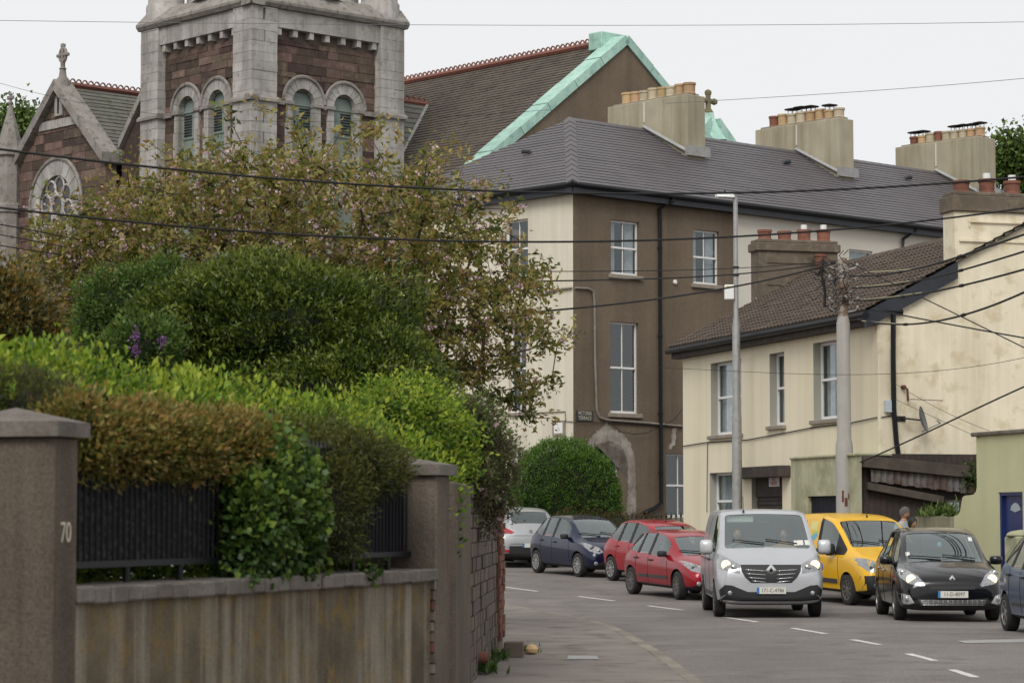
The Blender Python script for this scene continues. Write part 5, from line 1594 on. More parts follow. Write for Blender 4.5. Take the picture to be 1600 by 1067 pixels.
# ---- cherry tree: limbs grown towards scattered twig ends
def cherry():
    rr = np.random.default_rng(11)
    base = P(455, 815, 38); bx, by = base.x, base.y; bz = gz(bx, by)
    root = empty('cherry_tree', 'wide cherry tree with bronze-green young leaves and fading pink blossom', 'tree', (bx, by, bz))
    cen = np.array([bx + .05, by, 4.9]); rad = np.array([4.25, 3.0, 3.0])
    tips = []
    while len(tips) < 1850:
        d = rr.normal(size=3); d /= np.linalg.norm(d)
        if d[2] < -.55: continue
        r_ = rr.random() ** .30
        p = cen + d * r_ * rad * lump(d[None], 77, 7, .26)[0]
        if p[2] < 1.9: continue
        px_, py_ = proj(p)
        # outline of the crown in the photograph
        top = np.interp(px_, [20, 60, 150, 240, 330, 420, 520, 590, 640, 700, 760, 800, 850, 900], [340, 262, 232, 205, 150, 165, 175, 170, 190, 210, 255, 300, 385, 480])
        if py_ < top + rr.uniform(-15, 55) or px_ > 905 or px_ < 20: continue
        if py_ < top + 75 and px_ < 720 and rr.random() < .6: continue
        if px_ > 700 and rr.random() < .45: continue
        tips.append(p)
    tips = np.array(tips)
    nodes = [np.array([bx, by, bz]), np.array([bx + .03, by, bz + .6]), np.array([bx, by + .05, bz + 1.25])]; par = [-1, 0, 1]
    for k in range(7):
        an = 2 * pi * k / 7 + .3; q0 = nodes[2] + np.array([cos(an) * .5, sin(an) * .45, .75 + .2 * (k % 2)])
        nodes.append(q0); par.append(2)
    order = np.argsort(np.linalg.norm((tips - nodes[2]) * [1, 1, 1.0], axis=1))
    tipn = []
    for i in order:
        t = tips[i]; A = np.array(nodes)
        dist = np.linalg.norm(A - t, axis=1) + .12 * np.linalg.norm(A - nodes[2], axis=1)
        dist[:2] = 99
        j = int(np.argmin(dist)); a = nodes[j]; L_ = np.linalg.norm(t - a); n = max(1, int(L_ / .32))
        pv = j
        for s in range(1, n + 1):
            u = s / n; p = a + (t - a) * u + rr.normal(size=3) * .03 * (1 if s < n else 0); p[2] += .10 * L_ * sin(pi * u) * .6
            nodes.append(p); par.append(pv); pv = len(nodes) - 1
        tipn.append(pv)
    N_ = len(nodes); cnt = np.zeros(N_)
    for i in tipn: cnt[i] += 1
    for i in range(N_ - 1, 0, -1): cnt[par[i]] += cnt[i]
    radn = .0065 * np.maximum(cnt, 1) ** .43
    kids = [[] for _ in range(N_)]
    for i in range(1, N_): kids[par[i]].append(i)
    br = MB(); tr = MB()
    starts = [(0, None)]
    while starts:
        i, p0 = starts.pop()
        chain = ([p0] if p0 is not None else []) + [i]; c = i
        while kids[c]:
            ks = sorted(kids[c], key=lambda q_: -cnt[q_])
            for o_ in ks[1:]: starts.append((o_, c))
            c = ks[0]; chain.append(c)
        if len(chain) < 2: continue
        rs_ = [float(radn[x]) for x in chain]
        if p0 is not None: rs_[0] = min(rs_[0], rs_[1] * 1.2)
        tgt = tr if chain[0] == 0 else br
        tgt.tube([nodes[x] for x in chain], rs_, 7 if tgt is tr else (5 if rs_[0] > .03 else 3))
    parent_keep(tr.build('trunk', m_bark, None, smooth='all', recalc=False), root)
    parent_keep(br.build('limbs', m_bark, None, smooth='all', recalc=False), root)['kind'] = 'stuff'
    P_, D_, R_, F_ = [], [], [], []
    for i in tipn:
        t = nodes[i]; pr = nodes[par[i]]; dv = t - pr; dv /= np.linalg.norm(dv) + 1e-6
        for (q_, w_) in ((t, 15), (pr, 11), (nodes[par[par[i]]], 8)):
            n = rr.integers(w_ - 3, w_ + 6)
            P_.append(q_ + rr.normal(size=(n, 3)) * .085)
            dd = rr.normal(size=(n, 3)) * .8 + dv; dd[:, 2] -= .45
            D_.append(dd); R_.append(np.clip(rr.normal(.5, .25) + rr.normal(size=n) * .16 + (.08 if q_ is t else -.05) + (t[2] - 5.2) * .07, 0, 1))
        if rr.random() < .42 and t[2] < 7.2:
            F_.append((t + pr) / 2 + rr.normal(size=(rr.integers(3, 9), 3)) * .10)
    P_, D_, R_ = np.concatenate(P_), np.concatenate(D_), np.concatenate(R_)
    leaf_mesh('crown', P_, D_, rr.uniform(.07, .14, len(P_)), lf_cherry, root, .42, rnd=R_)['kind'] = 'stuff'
    F_ = np.concatenate(F_); F_ = np.repeat(F_, 4, 0) + rr.normal(size=(len(F_) * 4, 3)) * .018
    leaf_mesh('blossom', F_, rr.normal(size=F_.shape), rr.uniform(.035, .06, len(F_)), lf_pink, root, .8)['kind'] = 'stuff'
cherry()

# ---- evergreen and lighter shrubs in the garden
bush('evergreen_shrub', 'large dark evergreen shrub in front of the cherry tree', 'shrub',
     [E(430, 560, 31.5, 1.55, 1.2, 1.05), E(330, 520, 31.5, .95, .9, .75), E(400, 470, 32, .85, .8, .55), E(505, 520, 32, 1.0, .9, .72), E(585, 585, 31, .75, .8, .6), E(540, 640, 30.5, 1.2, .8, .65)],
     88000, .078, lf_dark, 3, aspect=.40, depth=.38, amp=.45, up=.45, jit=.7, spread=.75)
bush('light_green_shrub', 'lighter green fine-leaved shrub against the red sandstone church wall', 'shrub',
     [E(215, 490, 33, .72, .7, .62), E(265, 470, 33, .55, .6, .52), E(170, 510, 33, .4, .5, .5), E(235, 545, 33, .8, .6, .5)], 20000, .062, lf_mid, 5, depth=.4, amp=.3)
bush('lilac_bush', 'small lilac bush with purple flower spikes above the bright hedge', 'shrub', [E(228, 545, 27, .38, .4, .3), E(185, 560, 27, .3, .3, .25)], 3200, .07, lf_mid, 6, depth=.4)
for (x, y, h) in ((212, 524, .16), (211, 546, .10), (255, 533, .10)):
    p = np.array(P(x, y, 26.5)); n = 42; h *= .75
    pp = p + RNG.normal(size=(n, 3)) * [.022, .022, h * .42]
    o = leaf_mesh('lilac_flower', pp, RNG.normal(size=(n, 3)), np.full(n, .03), lf_lilac, bpy.data.objects['lilac_bush'], .9)
    o['kind'] = 'stuff'
bush('bronze_shrub', 'bronze and green leafy shrub at the church side of the garden', 'shrub', [E(8, 500, 25, .45, .45, .42), E(50, 525, 25, .28, .3, .22), E(-30, 480, 25, .4, .4, .5)], 5200, .075, lf_orange, 8, depth=.45, amp=.3)
bush('olive_shrub', 'feathery olive-green shrub rising behind the number 70 pillar', 'shrub', [E(30, 650, 16.2, .40, .4, .27), E(112, 668, 16.0, .20, .3, .20), E(-50, 640, 16.4, .4, .4, .3)], 12000, .045, lf_olive, 9, aspect=.22, depth=.5, amp=.3, up=.9)

hedge = []
for i, t in enumerate(np.linspace(-2.2, 9.0, 16)):
    zt = 2.86 + .06 * sin(i * 2.1) - .012 * i + (.0 if i < 13 else -.10)
    hedge.append(EW(t, zt - .72, -1.45, .75, .62, .8))
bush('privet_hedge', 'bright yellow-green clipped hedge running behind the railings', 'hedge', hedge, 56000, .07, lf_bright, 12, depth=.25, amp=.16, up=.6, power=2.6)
bush('photinia_hedge', 'orange-red young leaved hedge topping the black railings', 'hedge',
     [EW(t, 2.25 + .02 * sin(t * 5), -.30, .36, .2, .21) for t in np.linspace(.62, 3.3, 8)], 27000, .05, lf_photinia, 14, stems=False, depth=.4, amp=.16, power=2.6, up=.4)
bush('ivy', 'glossy green ivy climbing over the railings onto the coping', 'ivy',
     [EW(2.75, 1.72, -.12, .28, .15, .36), EW(3.15, 1.82, -.12, .36, .16, .46), EW(3.6, 1.75, -.1, .34, .16, .42), EW(3.4, 2.15, -.25, .42, .22, .22)], 11000, .058, lf_ivy, 15, stems=False, aspect=.85, depth=.35, amp=.15, up=-.25, zmin=1.3)
bush('conifer_shrub', 'dark yellowish conifer spilling over the railings beside the pillar', 'shrub',
     [EW(4.75, 1.95, -.6, .5, .36, .55), EW(5.25, 2.1, -.6, .5, .38, .42), EW(4.6, 1.85, -.2, .45, .24, .48), EW(5.6, 2.18, -.3, .45, .3, .2), EW(5.0, 2.2, -.2, .4, .25, .25)], 32000, .05, lf_yew, 16, stems=False, aspect=.25, depth=.45, amp=.3, up=.2, jit=.7, zmin=1.45)
bush('green_hedge', 'mid-green leafy hedge growing over the garden wall beside the gate pillar', 'hedge',
     [E(640, 665, 25.5, .34, .6, .38), E(690, 690, 26.5, .34, .6, .36), E(605, 645, 25, .28, .6, .28), E(665, 640, 26, .22, .4, .22), E(722, 700, 27.5, .2, .5, .28), E(675, 725, 26, .3, .4, .25)], 17000, .062, lf_bright, 17, depth=.5, amp=.5, up=.2, jit=.8, spread=1.2)
bush('clematis', 'trailing purple-brown clematis with pale pink flowers hanging over the garden wall', 'climber',
     [E(748, 690, 27.5, .30, .6, .34), E(772, 725, 28.5, .24, .5, .36), E(765, 778, 28, .24, .4, .28), E(738, 750, 27, .22, .5, .33), E(712, 648, 27.5, .24, .5, .17), E(735, 660, 27, .24, .4, .22)], 20000, .045, lf_clem, 18, stems=False, depth=.6, amp=.4, droop=.5, jit=.9, flowers=(lf_pink, 95, .045), spread=1.3)

# ---- clipped hedge and low growth before the terrace
hz = gz(2, 75.5)
hp = P(885, 760, 75.6)
bush('clipped_hedge', 'round-topped clipped dark green hedge before the terrace corner', 'hedge',
     [((hp.x - .05, 75.9, hz + 1.35), (1.62, 1.2, 1.95))], 56000, .066, lf_box, 20, depth=.14, amp=.10, power=2.7, up=.2, spread=.9, jit=.8)
bush('low_hedge', 'low brownish hedge along the terrace railings behind the parked cars', 'hedge',
     [((P(x, 812, 72.3).x, 72.3, 1.25 + .04 * (i % 2)), (.62, .45, .85 - .04 * i)) for i, x in enumerate((890, 925, 960, 1000, 1035))], 9000, .055, lf_brown, 21, depth=.2, amp=.12)

def far_tree(label, px, py, Y, rx, rz, seed):
    p = P(px, py, Y); root = empty('distant_tree', label, 'tree', (p.x, p.y, 1)); rr = np.random.default_rng(seed)
    t = MB(); t.tube([(p.x, p.y, 0), (p.x, p.y, p.z)], [.35, .15], 7); parent_keep(t.build('trunk', m_bark), root)
    P_, D_ = [], []
    for k in range(46):
        d = rr.normal(size=3); d /= np.linalg.norm(d); c = np.array(p) + d * rr.random() ** .4 * np.array([rx, rx, rz])
        n = 220; P_.append(c + rr.normal(size=(n, 3)) * .55); D_.append(rr.normal(size=(n, 3)) + [0, 0, .3])
    P_, D_ = np.concatenate(P_), np.concatenate(D_)
    leaf_mesh('crown', P_, D_, rr.uniform(.2, .38, len(P_)), lf_far, root, .6)['kind'] = 'stuff'
far_tree('pale green tree crown seen beyond the last terrace chimney', 1600, 265, 150, 3.2, 1.6, 30)
far_tree('pale green tree top showing behind the church pinnacle', 30, 225, 140, 1.2, 1.5, 31)

# ---- weeds, ferns, tendrils
def tuft(name, label, p, n, size, m, up=.8, sp=.06):
    pp = np.array(p) + RNG.normal(size=(n, 3)) * [sp, sp, sp * .4]; pp[:, 2] = np.maximum(pp[:, 2], p[2])
    dd = RNG.normal(size=(n, 3)) * .7; dd[:, 2] = np.abs(dd[:, 2]) + up
    o = leaf_mesh(name, pp, dd, RNG.uniform(.6, 1.2, n) * size, m, None, .25); tag(o, label, 'plant', kind='stuff'); return o
b_ = G(768, 1045); tuft('weed', 'small green weeds growing at the foot of the brick wall', (b_.x + .02, b_.y, .1), 120, .13, lf_mid, sp=.09)
b_ = G(838, 1035); tuft('weed', 'short grassy weeds beside the concrete block on the pavement', (b_.x - .1, b_.y + .35, .1), 90, .10, lf_fern, sp=.08)
b_ = G(745, 1064); tuft('weed', 'tall weeds below the clay drain pipe at the wall foot', (b_.x + .03, b_.y - .3, .1), 140, .16, lf_mid, sp=.1)
for (x, y, n, lb) in ((572, 893, 60, 'ivy sprig trailing over the coping between the railing posts'), (385, 905, 50, 'ivy tendrils hanging over the coping below the main ivy')):
    t, z = WP.tz(x, y); p = WP.at(t, zc0 + .01, .03); pp = np.array(p) + RNG.normal(size=(n, 3)) * [.05, .10, .035]
    dd = RNG.normal(size=(n, 3)); dd[:, 2] -= .5
    tag(leaf_mesh('ivy_sprig', pp, dd, RNG.uniform(.04, .075, n), lf_ivy, None, .8), lb, 'plant', kind='stuff')
p = GP.at(-2.6, zl2 - .02, -.4); tuft('fern', 'bushy green fern growing behind the low boarded wall', tuple(p), 420, .24, lf_fern, up=.3, sp=.2)
(t, z) = SP.tz(1517, 742); pp = np.array(SP.at(t, z, .08)) + RNG.normal(size=(260, 3)) * [.16, .1, .17]
tag(leaf_mesh('creeper', pp, RNG.normal(size=(260, 3)) - [0, 0, .6], RNG.uniform(.06, .13, 260), lf_mid, None, .5), 'green creeper hanging from the shed roof edge', 'plant', kind='stuff')
# ================================================================== vehicles
def paint(name, c, metallic=0.0, rough=0.32, dirt=0.0):
    m = mat(name, c, tuple(x * .93 for x in c), 2.0, rough, metallic=metallic, coat=.5, spec=.25)
    return m
m_p_silver = paint('silver_paint', (.47, .48, .50), .4, .34)
m_p_silver2 = paint('pale_silver_paint', (.58, .59, .60), .35, .34)
m_p_yellow = paint('yellow_paint', (.74, .42, .014), 0, .35)
m_p_black = paint('black_car_paint', (.004, .004, .005), .0, .15)
m_p_blue = paint('dark_blue_paint', (.006, .010, .036), .2, .25)
m_p_red = paint('red_paint', (.28, .006, .016), .1, .25)
m_p_red2 = paint('bright_red_paint', (.32, .009, .02), .1, .25)
m_p_grey = paint('blue_grey_paint', (.10, .145, .23), .5, .33)
m_cglass = glassmat('car_glass', (.74, .82, .80), .14, .01)
m_screen_glass = glassmat('windscreen_glass', (.70, .80, .77), .20, .01)
m_tint = glassmat('dark_car_glass', (.16, .18, .18), .16, .01)
m_tyre = mat('tyre_rubber', (.016, .016, .016), (.03, .028, .026), 8, .85)
m_rim = mat('alloy_rim', (.42, .42, .42), (.30, .29, .28), 6, .35, metallic=.75)
m_hub = mat('dirty_steel_wheel', (.10, .095, .09), (.16, .14, .12), 6, .6, metallic=.4)
m_well = mat('wheel_well', (.010, .010, .010), rough=.9)
m_lens = mat('headlamp_lens', (.36, .37, .38), (.17, .175, .18), 26, .12, metallic=.35, coat=1.0)
m_reflector = mat('lamp_reflector', (.34, .34, .34), rough=.15, metallic=.8)
m_beam = emat('lit_headlamp', (1.0, .74, .42), 1.05)
m_tail = mat('tail_lamp', (.36, .012, .02), (.26, .008, .015), 12, .15, coat=1)
m_chrome = mat('chrome', (.62, .62, .62), rough=.12, metallic=1.0)
m_plate = mat('number_plate', (.60, .59, .53), rough=.45)
m_euro = mat('plate_blue', (.03, .16, .42), rough=.45)
m_trim = mat('grey_trim', (.045, .045, .047), rough=.55)
m_seat = mat('seat_fabric', (.028, .028, .030), (.045, .045, .047), 10, .9)
m_dash = mat('dashboard', (.022, .022, .024), rough=.7)
m_paper = mat('windscreen_paper', (.60, .60, .56), rough=.7)
m_orange = mat('indicator', (.55, .20, .02), rough=.2)

def pl_interp(tab, s):
    return float(np.interp(s, [a for a, _ in tab], [b for _, b in tab]))

class Car:
    def __init__(c, name, label, cat, sp, paintm, X, Y, head, group=None):
        """X, Y: ground position of the body centre; head: direction vector of travel"""
        c.sp = sp; c.L, c.W, c.H = sp['L'], sp['W'], sp['H']
        rz = math.atan2(head[1], head[0])
        zc = gz(X, Y) + .02
        fw = Vector((head[0], head[1], 0)).normalized()
        zf, zr_ = road_z(X + fw.x * 1.3, Y + fw.y * 1.3), road_z(X - fw.x * 1.3, Y - fw.y * 1.3)
        c.root = empty(name, label, cat, (X, Y, (zf + zr_) / 2), rz, group)
        c.root.rotation_euler = (0, -math.atan2(zf - zr_, 2.6), rz)
        c.paint = paintm
        c.body()
    def x(c, s): return c.L / 2 - s
    def body(c):
        sp = c.sp; st = sp['st']; vs, fs, ms = [], [], []
        hw = c.W / 2
        NP_ = 10
        for s in st:
            zt = pl_interp(sp['top'], s); zb = min(pl_interp(sp['belt'], s), zt - .09)
            wb = hw * pl_interp(sp['plan'], s); wt = min(hw * pl_interp(sp['roofw'], s), wb * .97)
            zl = pl_interp(sp['low'], s); x = c.x(s)
            half = [(0, zl), (wb * .82, zl), (wb * .955, zl + .09), (wb * 1.0, zl + .52 * (zb - zl)), (wb * .99, zb - .07), (wb * .955, zb),
                    (wt, zt - .06 if zt - .06 > zb + .02 else zb + .03), (wt - .085, zt - .022), (wt * .5, zt - .006), (0, zt)]
            ring = [(x, -y, z) for (y, z) in half] + [(x, y, z) for (y, z) in half[-2:0:-1]]
            vs += ring
        K = 2 * NP_ - 2
        def matof(j, s0, s1):
            jj = j if j < NP_ - 1 else K - 1 - j        # mirrored strip index
            sm = (s0 + s1) / 2
            if jj == 5 and any(a <= sm <= b for a, b in sp['glass']): return 1
            if jj == 5 and any(a <= sm <= b for a, b in sp.get('pillar', [])): return 2
            if jj >= 7 and sp['ws'][0] <= sm <= sp['ws'][1]: return 1
            if jj >= 7 and 'rw' in sp and sp['rw'][0] <= sm <= sp['rw'][1]: return 1
            if jj <= 1 and sp.get('dark_low', True): return 2
            return 0
        for i in range(len(st) - 1):
            for j in range(K):
                fs.append((i * K + j, i * K + (j + 1) % K, (i + 1) * K + (j + 1) % K, (i + 1) * K + j)); ms.append(matof(j, st[i], st[i + 1]))
        for (o, rev) in ((0, True), ((len(st) - 1) * K, False)):
            for j in range(NP_ - 1):
                a, b = j, j + 1; l0, l1 = (K - j) % K, K - j - 1
                f = [o + a, o + b, o + l1, o + l0]; f = list(dict.fromkeys(f))
                fs.append(tuple(f) if rev else tuple(reversed(f))); ms.append(0 if j > 1 else 2)
        me = bpy.data.meshes.new('body'); me.from_pydata(vs, [], fs)
        for m_ in (c.paint, m_cglass, m_blackmatt, m_well): me.materials.append(m_)
        me.polygons.foreach_set('material_index', ms)
        bm = bmesh.new(); bm.from_mesh(me); bmesh.ops.recalc_face_normals(bm, faces=bm.faces)
        cl = bm.edges.layers.float.new('crease_edge')
        for e in bm.edges:                               # hold the edges of the glass
            mm = set(f.material_index for f in e.link_faces)
            if 1 in mm and len(mm) > 1: e[cl] = .45
            elif 2 in mm and 0 in mm: e[cl] = .6
        bm.to_mesh(me); bm.free()
        for att in range(4):
          tmp = link('tmp_body', me.copy()); cut = []
          ev = c.cut_wells(tmp, cut, att)
          ys_ = max(abs(v.co.y) for v in ev.vertices)
          if ys_ < c.W / 2 + .02 and len(ev.vertices) > 1000: break
        bm = bmesh.new(); bm.from_mesh(ev)
        c.bvh = BVHTree.FromBMesh(bm)
        # split the glass off pane by pane
        seen = set(); bm.faces.ensure_lookup_table()
        panes = []
        for f in bm.faces:
            if f.material_index != 1 or f.index in seen: continue
            comp = [f]; seen.add(f.index); stack_ = [f]
            while stack_:
                g_ = stack_.pop()
                for e in g_.edges:
                    for h in e.link_faces:
                        if h.material_index == 1 and h.index not in seen: seen.add(h.index); comp.append(h); stack_.append(h)
            panes.append(comp)
        dele = []
        for comp in panes:
            cx = sum(f.calc_center_median().x for f in comp) / len(comp); cy = sum(f.calc_center_median().y for f in comp) / len(comp)
            vi = {}; v2, f2 = [], []
            for f in comp:
                idx = []
                for v in f.verts:
                    if v.index not in vi: vi[v.index] = len(v2); v2.append(tuple(v.co - v.normal * .006))
                    idx.append(vi[v.index])
                f2.append(idx)
            pm = bpy.data.meshes.new('pane'); pm.from_pydata(v2, [], f2)
            sm = c.L / 2 - cx
            gm = m_cglass
            if abs(cy) < .2: nm = 'windscreen' if sm < c.L * .55 else 'rear_window'
            else: nm = 'side_window'; gm = m_tint if sm > c.sp.get('tint', 9) else m_cglass
            if nm == 'rear_window': gm = m_tint
            if nm == 'windscreen': gm = m_screen_glass
            pm.materials.append(gm); pm.polygons.foreach_set('use_smooth', [True] * len(pm.polygons))
            link(nm, pm, c.root); dele += comp
        bmesh.ops.delete(bm, geom=dele, context='FACES')
        bm.to_mesh(ev); bm.free()
        ev.polygons.foreach_set('use_smooth', [True] * len(ev.polygons))
        try: ev.set_sharp_from_angle(angle=radians(38))
        except Exception: pass
        c.bodyo = link('body', ev, c.root)
        # wheels
        for s in (c.sp['wf'], c.sp['wrr']):
            for sg in (-1, 1): c.wheel(s, sg)
        c.interior()
    def cut_wells(c, tmp, cut, att):
        hw = c.W / 2
        sub = tmp.modifiers.new('s', 'SUBSURF'); sub.levels = 2; sub.render_levels = 2
        R = c.sp['wr'] + .0013 * att
        for s in (c.sp['wf'], c.sp['wrr']):
            for sg in (-1, 1):
                q = MB(); q.lathe([(R + .055, 0), (R + .055, .42)], (c.x(s) + .0007 * att, sg * (hw - .30) if sg > 0 else -(hw - .30) - .42, R), 28, 3, (Vector((1, 0, 0)), Vector((0, 0, 1)), Vector((0, 1, 0))))
                co_ = q.build('tmp_cut', [m_well] * 4); co_.data.polygons.foreach_set('material_index', [3] * len(co_.data.polygons)); cut.append(co_)
                b = tmp.modifiers.new('b', 'BOOLEAN'); b.operation = 'DIFFERENCE'; b.object = co_; b.solver = ('EXACT', 'MANIFOLD', 'FLOAT', 'EXACT')[att]
        dg = bpy.context.evaluated_depsgraph_get(); dg.update()
        ev = bpy.data.meshes.new_from_object(tmp.evaluated_get(dg))
        for o in cut + [tmp]: bpy.data.objects.remove(o)
        return ev
    def wheel(c, s, sg):
        R = c.sp['wr']; ax = (Vector((1, 0, 0)), Vector((0, 0, 1)), Vector((0, sg, 0)))
        steer = c.sp.get('steer', 0) if s == c.sp['wf'] else 0
        o = Vector((c.x(s), sg * (c.W / 2 - .21), R)); w = .20; ri = R * .66
        q = MB(); q.lathe([(ri, .0), (R - .03, .0), (R - .005, .02), (R, .045), (R, w - .04), (R - .006, w - .015), (R - .03, w), (ri + .02, w + .004), (ri, w - .015)], (0, 0, 0), 32, 0, ax)
        wo_ = q.build('wheel', m_tyre, c.root, smooth=True); wo_.location = o; wo_.rotation_euler = (0, 0, steer)
        r_ = MB(); kind = c.sp.get('rim', 'alloy')
        r_.lathe([(ri + .004, w - .03), (ri + .004, w - .002), (ri - .022, w - .004), (ri - .028, w - .07), (.05, w - .075)], (0, 0, 0), 32, 0, ax)
        r_.lathe([(.07, w - .07), (.062, w - .012), (.02, w - .006), (.0, w - .006)], (0, 0, 0), 14, 0, ax)
        ns = c.sp.get('spokes', 5)
        for k in range(ns):
            a = 2 * pi * k / ns + .3; d = ax[0] * cos(a) + ax[1] * sin(a); t_ = ax[0] * -sin(a) + ax[1] * cos(a); n_ = ax[2]
            wa, wb_ = (.035, .045) if ns <= 5 else (.018, .024)
            p0, p1 = d * .05, d * (ri - .012)
            r_.box8([p0 - t_ * wa + n_ * (w - .06), p0 + t_ * wa + n_ * (w - .06), p1 + t_ * wb_ + n_ * (w - .05), p1 - t_ * wb_ + n_ * (w - .05),
                     p0 - t_ * wa + n_ * (w - .014), p0 + t_ * wa + n_ * (w - .014), p1 + t_ * wb_ + n_ * (w - .008), p1 - t_ * wb_ + n_ * (w - .008)])
        r_.build('rim', m_rim if kind == 'alloy' else m_hub, wo_)
        k_ = MB(); k_.lathe([(ri - .03, w - .085), (.04, w - .085)], (0, 0, 0), 20, 0, ax); k_.build('brake_disc', m_well, wo_)
    def interior(c):
        sp = c.sp; s0 = sp['ws'][0]; zb = pl_interp(sp['belt'], s0 + .6); hw = c.W / 2
        q = MB(); q.box((c.x((s0 + c.L - .4) / 2), 0, .42), (c.L - .4 - s0, c.W - .34, .06)); q.build('cabin_floor', m_dash, c.root)
        q = MB(); xd = c.x(s0 + .38); q.box((xd, 0, zb - .16), (.5, c.W - .36, .26)); q.build('dashboard', m_dash, c.root, bevel=.06, smooth=True)
        zs = sp.get('seat_z', .42)
        rows_ = [(sp['seat_s'], True)] + ([(sp['seat_s'] + .95, False)] if sp.get('rear_seat', True) else [])
        for (s, fr) in rows_:
            for sg in (-1, 1):
                q = MB(); y = sg * hw * .43
                q.box((c.x(s), y, zs + .08), (.5, .5, .16)); e1 = Vector((-.25, 0, .97)); e2 = Vector((.97, 0, .25))
                q.box(Vector((c.x(s + .30), y, zs + .44)), (.13, .48, .62), 0, (e2, Vector((0, 1, 0)), e1)); q.box(Vector((c.x(s + .40), y, zs + .84)), (.09, .26, .18), 0, (e2, Vector((0, 1, 0)), e1))
                q.build('seat', m_seat, c.root, bevel=.04, smooth=True)
        q = MB(); y = -hw * .43; sx = c.x(s0 + .82); ex = Vector((-.35, 0, .94)); ey = Vector((0, 1, 0)); 
        pts = [Vector((sx, y, zb - .02)) + ex * (.18 * cos(a)) + ey * (.18 * sin(a)) for a in np.linspace(0, 2 * pi, 21)]
        q.tube(pts, .016, 6, cap=False); q.tube([pts[5], pts[15]], .016, 5); q.build('steering_wheel', m_blackmatt, c.root)
    # ---- things laid on the surface
    def hit(c, view, a, b):
        if view == 'front': o, d = Vector((c.L, a, b)), Vector((-1, 0, 0))
        elif view == 'rear': o, d = Vector((-c.L, a, b)), Vector((1, 0, 0))
        elif view == 'right': o, d = Vector((a, -c.W - 1, b)), Vector((0, 1, 0))
        elif view == 'left': o, d = Vector((a, c.W + 1, b)), Vector((0, -1, 0))
        else: o, d = Vector((a, b, c.H + 2)), Vector((0, 0, -1))
        p, n, i, t = c.bvh.ray_cast(o, d)
        if p is None:
            p, n, i, t = c.bvh.find_nearest(o + d * (c.L if view in ('front', 'rear') else c.W))
        return p, n, d
    def patch(c, view, poly, name, m, off=.006, cuts=5, parent=None, both=False, skirt=.02):
        if both:
            c.patch(view, [(-a, b) for a, b in poly] if view in ('front', 'rear', 'top') else poly, name, m, off, cuts, parent, False, skirt)
            if view == 'right': c.patch('left', poly, name, m, off, cuts, parent, False, skirt); return
        bm = bmesh.new(); vs = [bm.verts.new((a, b, 0)) for a, b in poly]; f = bm.faces.new(vs)
        bmesh.ops.triangulate(bm, faces=[f]); bmesh.ops.subdivide_edges(bm, edges=list(bm.edges), cuts=cuts, use_grid_fill=True)
        bnd = [v for v in bm.verts if any(e.is_boundary for e in v.link_edges)]
        for v in bm.verts:
            p, n, d = c.hit(view, v.co.x, v.co.y); v.co = p - d * off
        be = [e for e in bm.edges if e.is_boundary]
        ex = bmesh.ops.extrude_edge_only(bm, edges=be)
        dv = c.hit(view, poly[0][0], poly[0][1])[2]
        for v in [g_ for g_ in ex['geom'] if isinstance(g_, bmesh.types.BMVert)]: v.co += dv * (off + skirt)
        bmesh.ops.recalc_face_normals(bm, faces=bm.faces)
        me = bpy.data.meshes.new(name); bm.to_mesh(me); bm.free(); me.materials.append(m)
        me.polygons.foreach_set('use_smooth', [True] * len(me.polygons))
        try: me.set_sharp_from_angle(angle=radians(50))
        except Exception: pass
        return link(name, me, parent or c.root)
    def line(c, view, pts, name='panel_gap', m=None, r=.0055, parent=None, step=.05, off=0.0):
        P_ = []
        for (a, b) in zip(pts[:-1], pts[1:]):
            n = max(2, int(math.hypot(b[0] - a[0], b[1] - a[1]) / step))
            for k in range(n + (b == pts[-1])):
                u = k / n; p, n_, d = c.hit(view, a[0] + (b[0] - a[0]) * u, a[1] + (b[1] - a[1]) * u); P_.append(p - d * off)
        q = MB(); q.tube(P_, r, 5); return q.build(name, m or m_well, parent or c.root, smooth='all')
    def disc(c, view, a, b, r, name, m, off=.01, depth=.04, parent=None, n=16):
        p, nn, d = c.hit(view, a, b); ez = -d; ex = ez.cross(UP).normalized() if abs(ez.z) < .9 else Vector((1, 0, 0)); ey = ez.cross(ex)
        q = MB(); q.lathe([(r, -depth), (r, 0), (r * .8, .008), (r * .3, .014), (0.001, .015)], p + ez * off, n, 0, (ex, ey, ez)); return q.build(name, m, parent or c.root, smooth=True)
    def handle(c, s, z, m=None, vertical=False):
        for v in ('right', 'left'):
            p, n, d = c.hit(v, c.x(s), z); q = MB(); sz = (.17, .05, .035) if not vertical else (.05, .05, .20)
            q.box(p - d * .018, sz); q.build('door_handle', m or c.paint, c.root, bevel=.012, smooth=True)
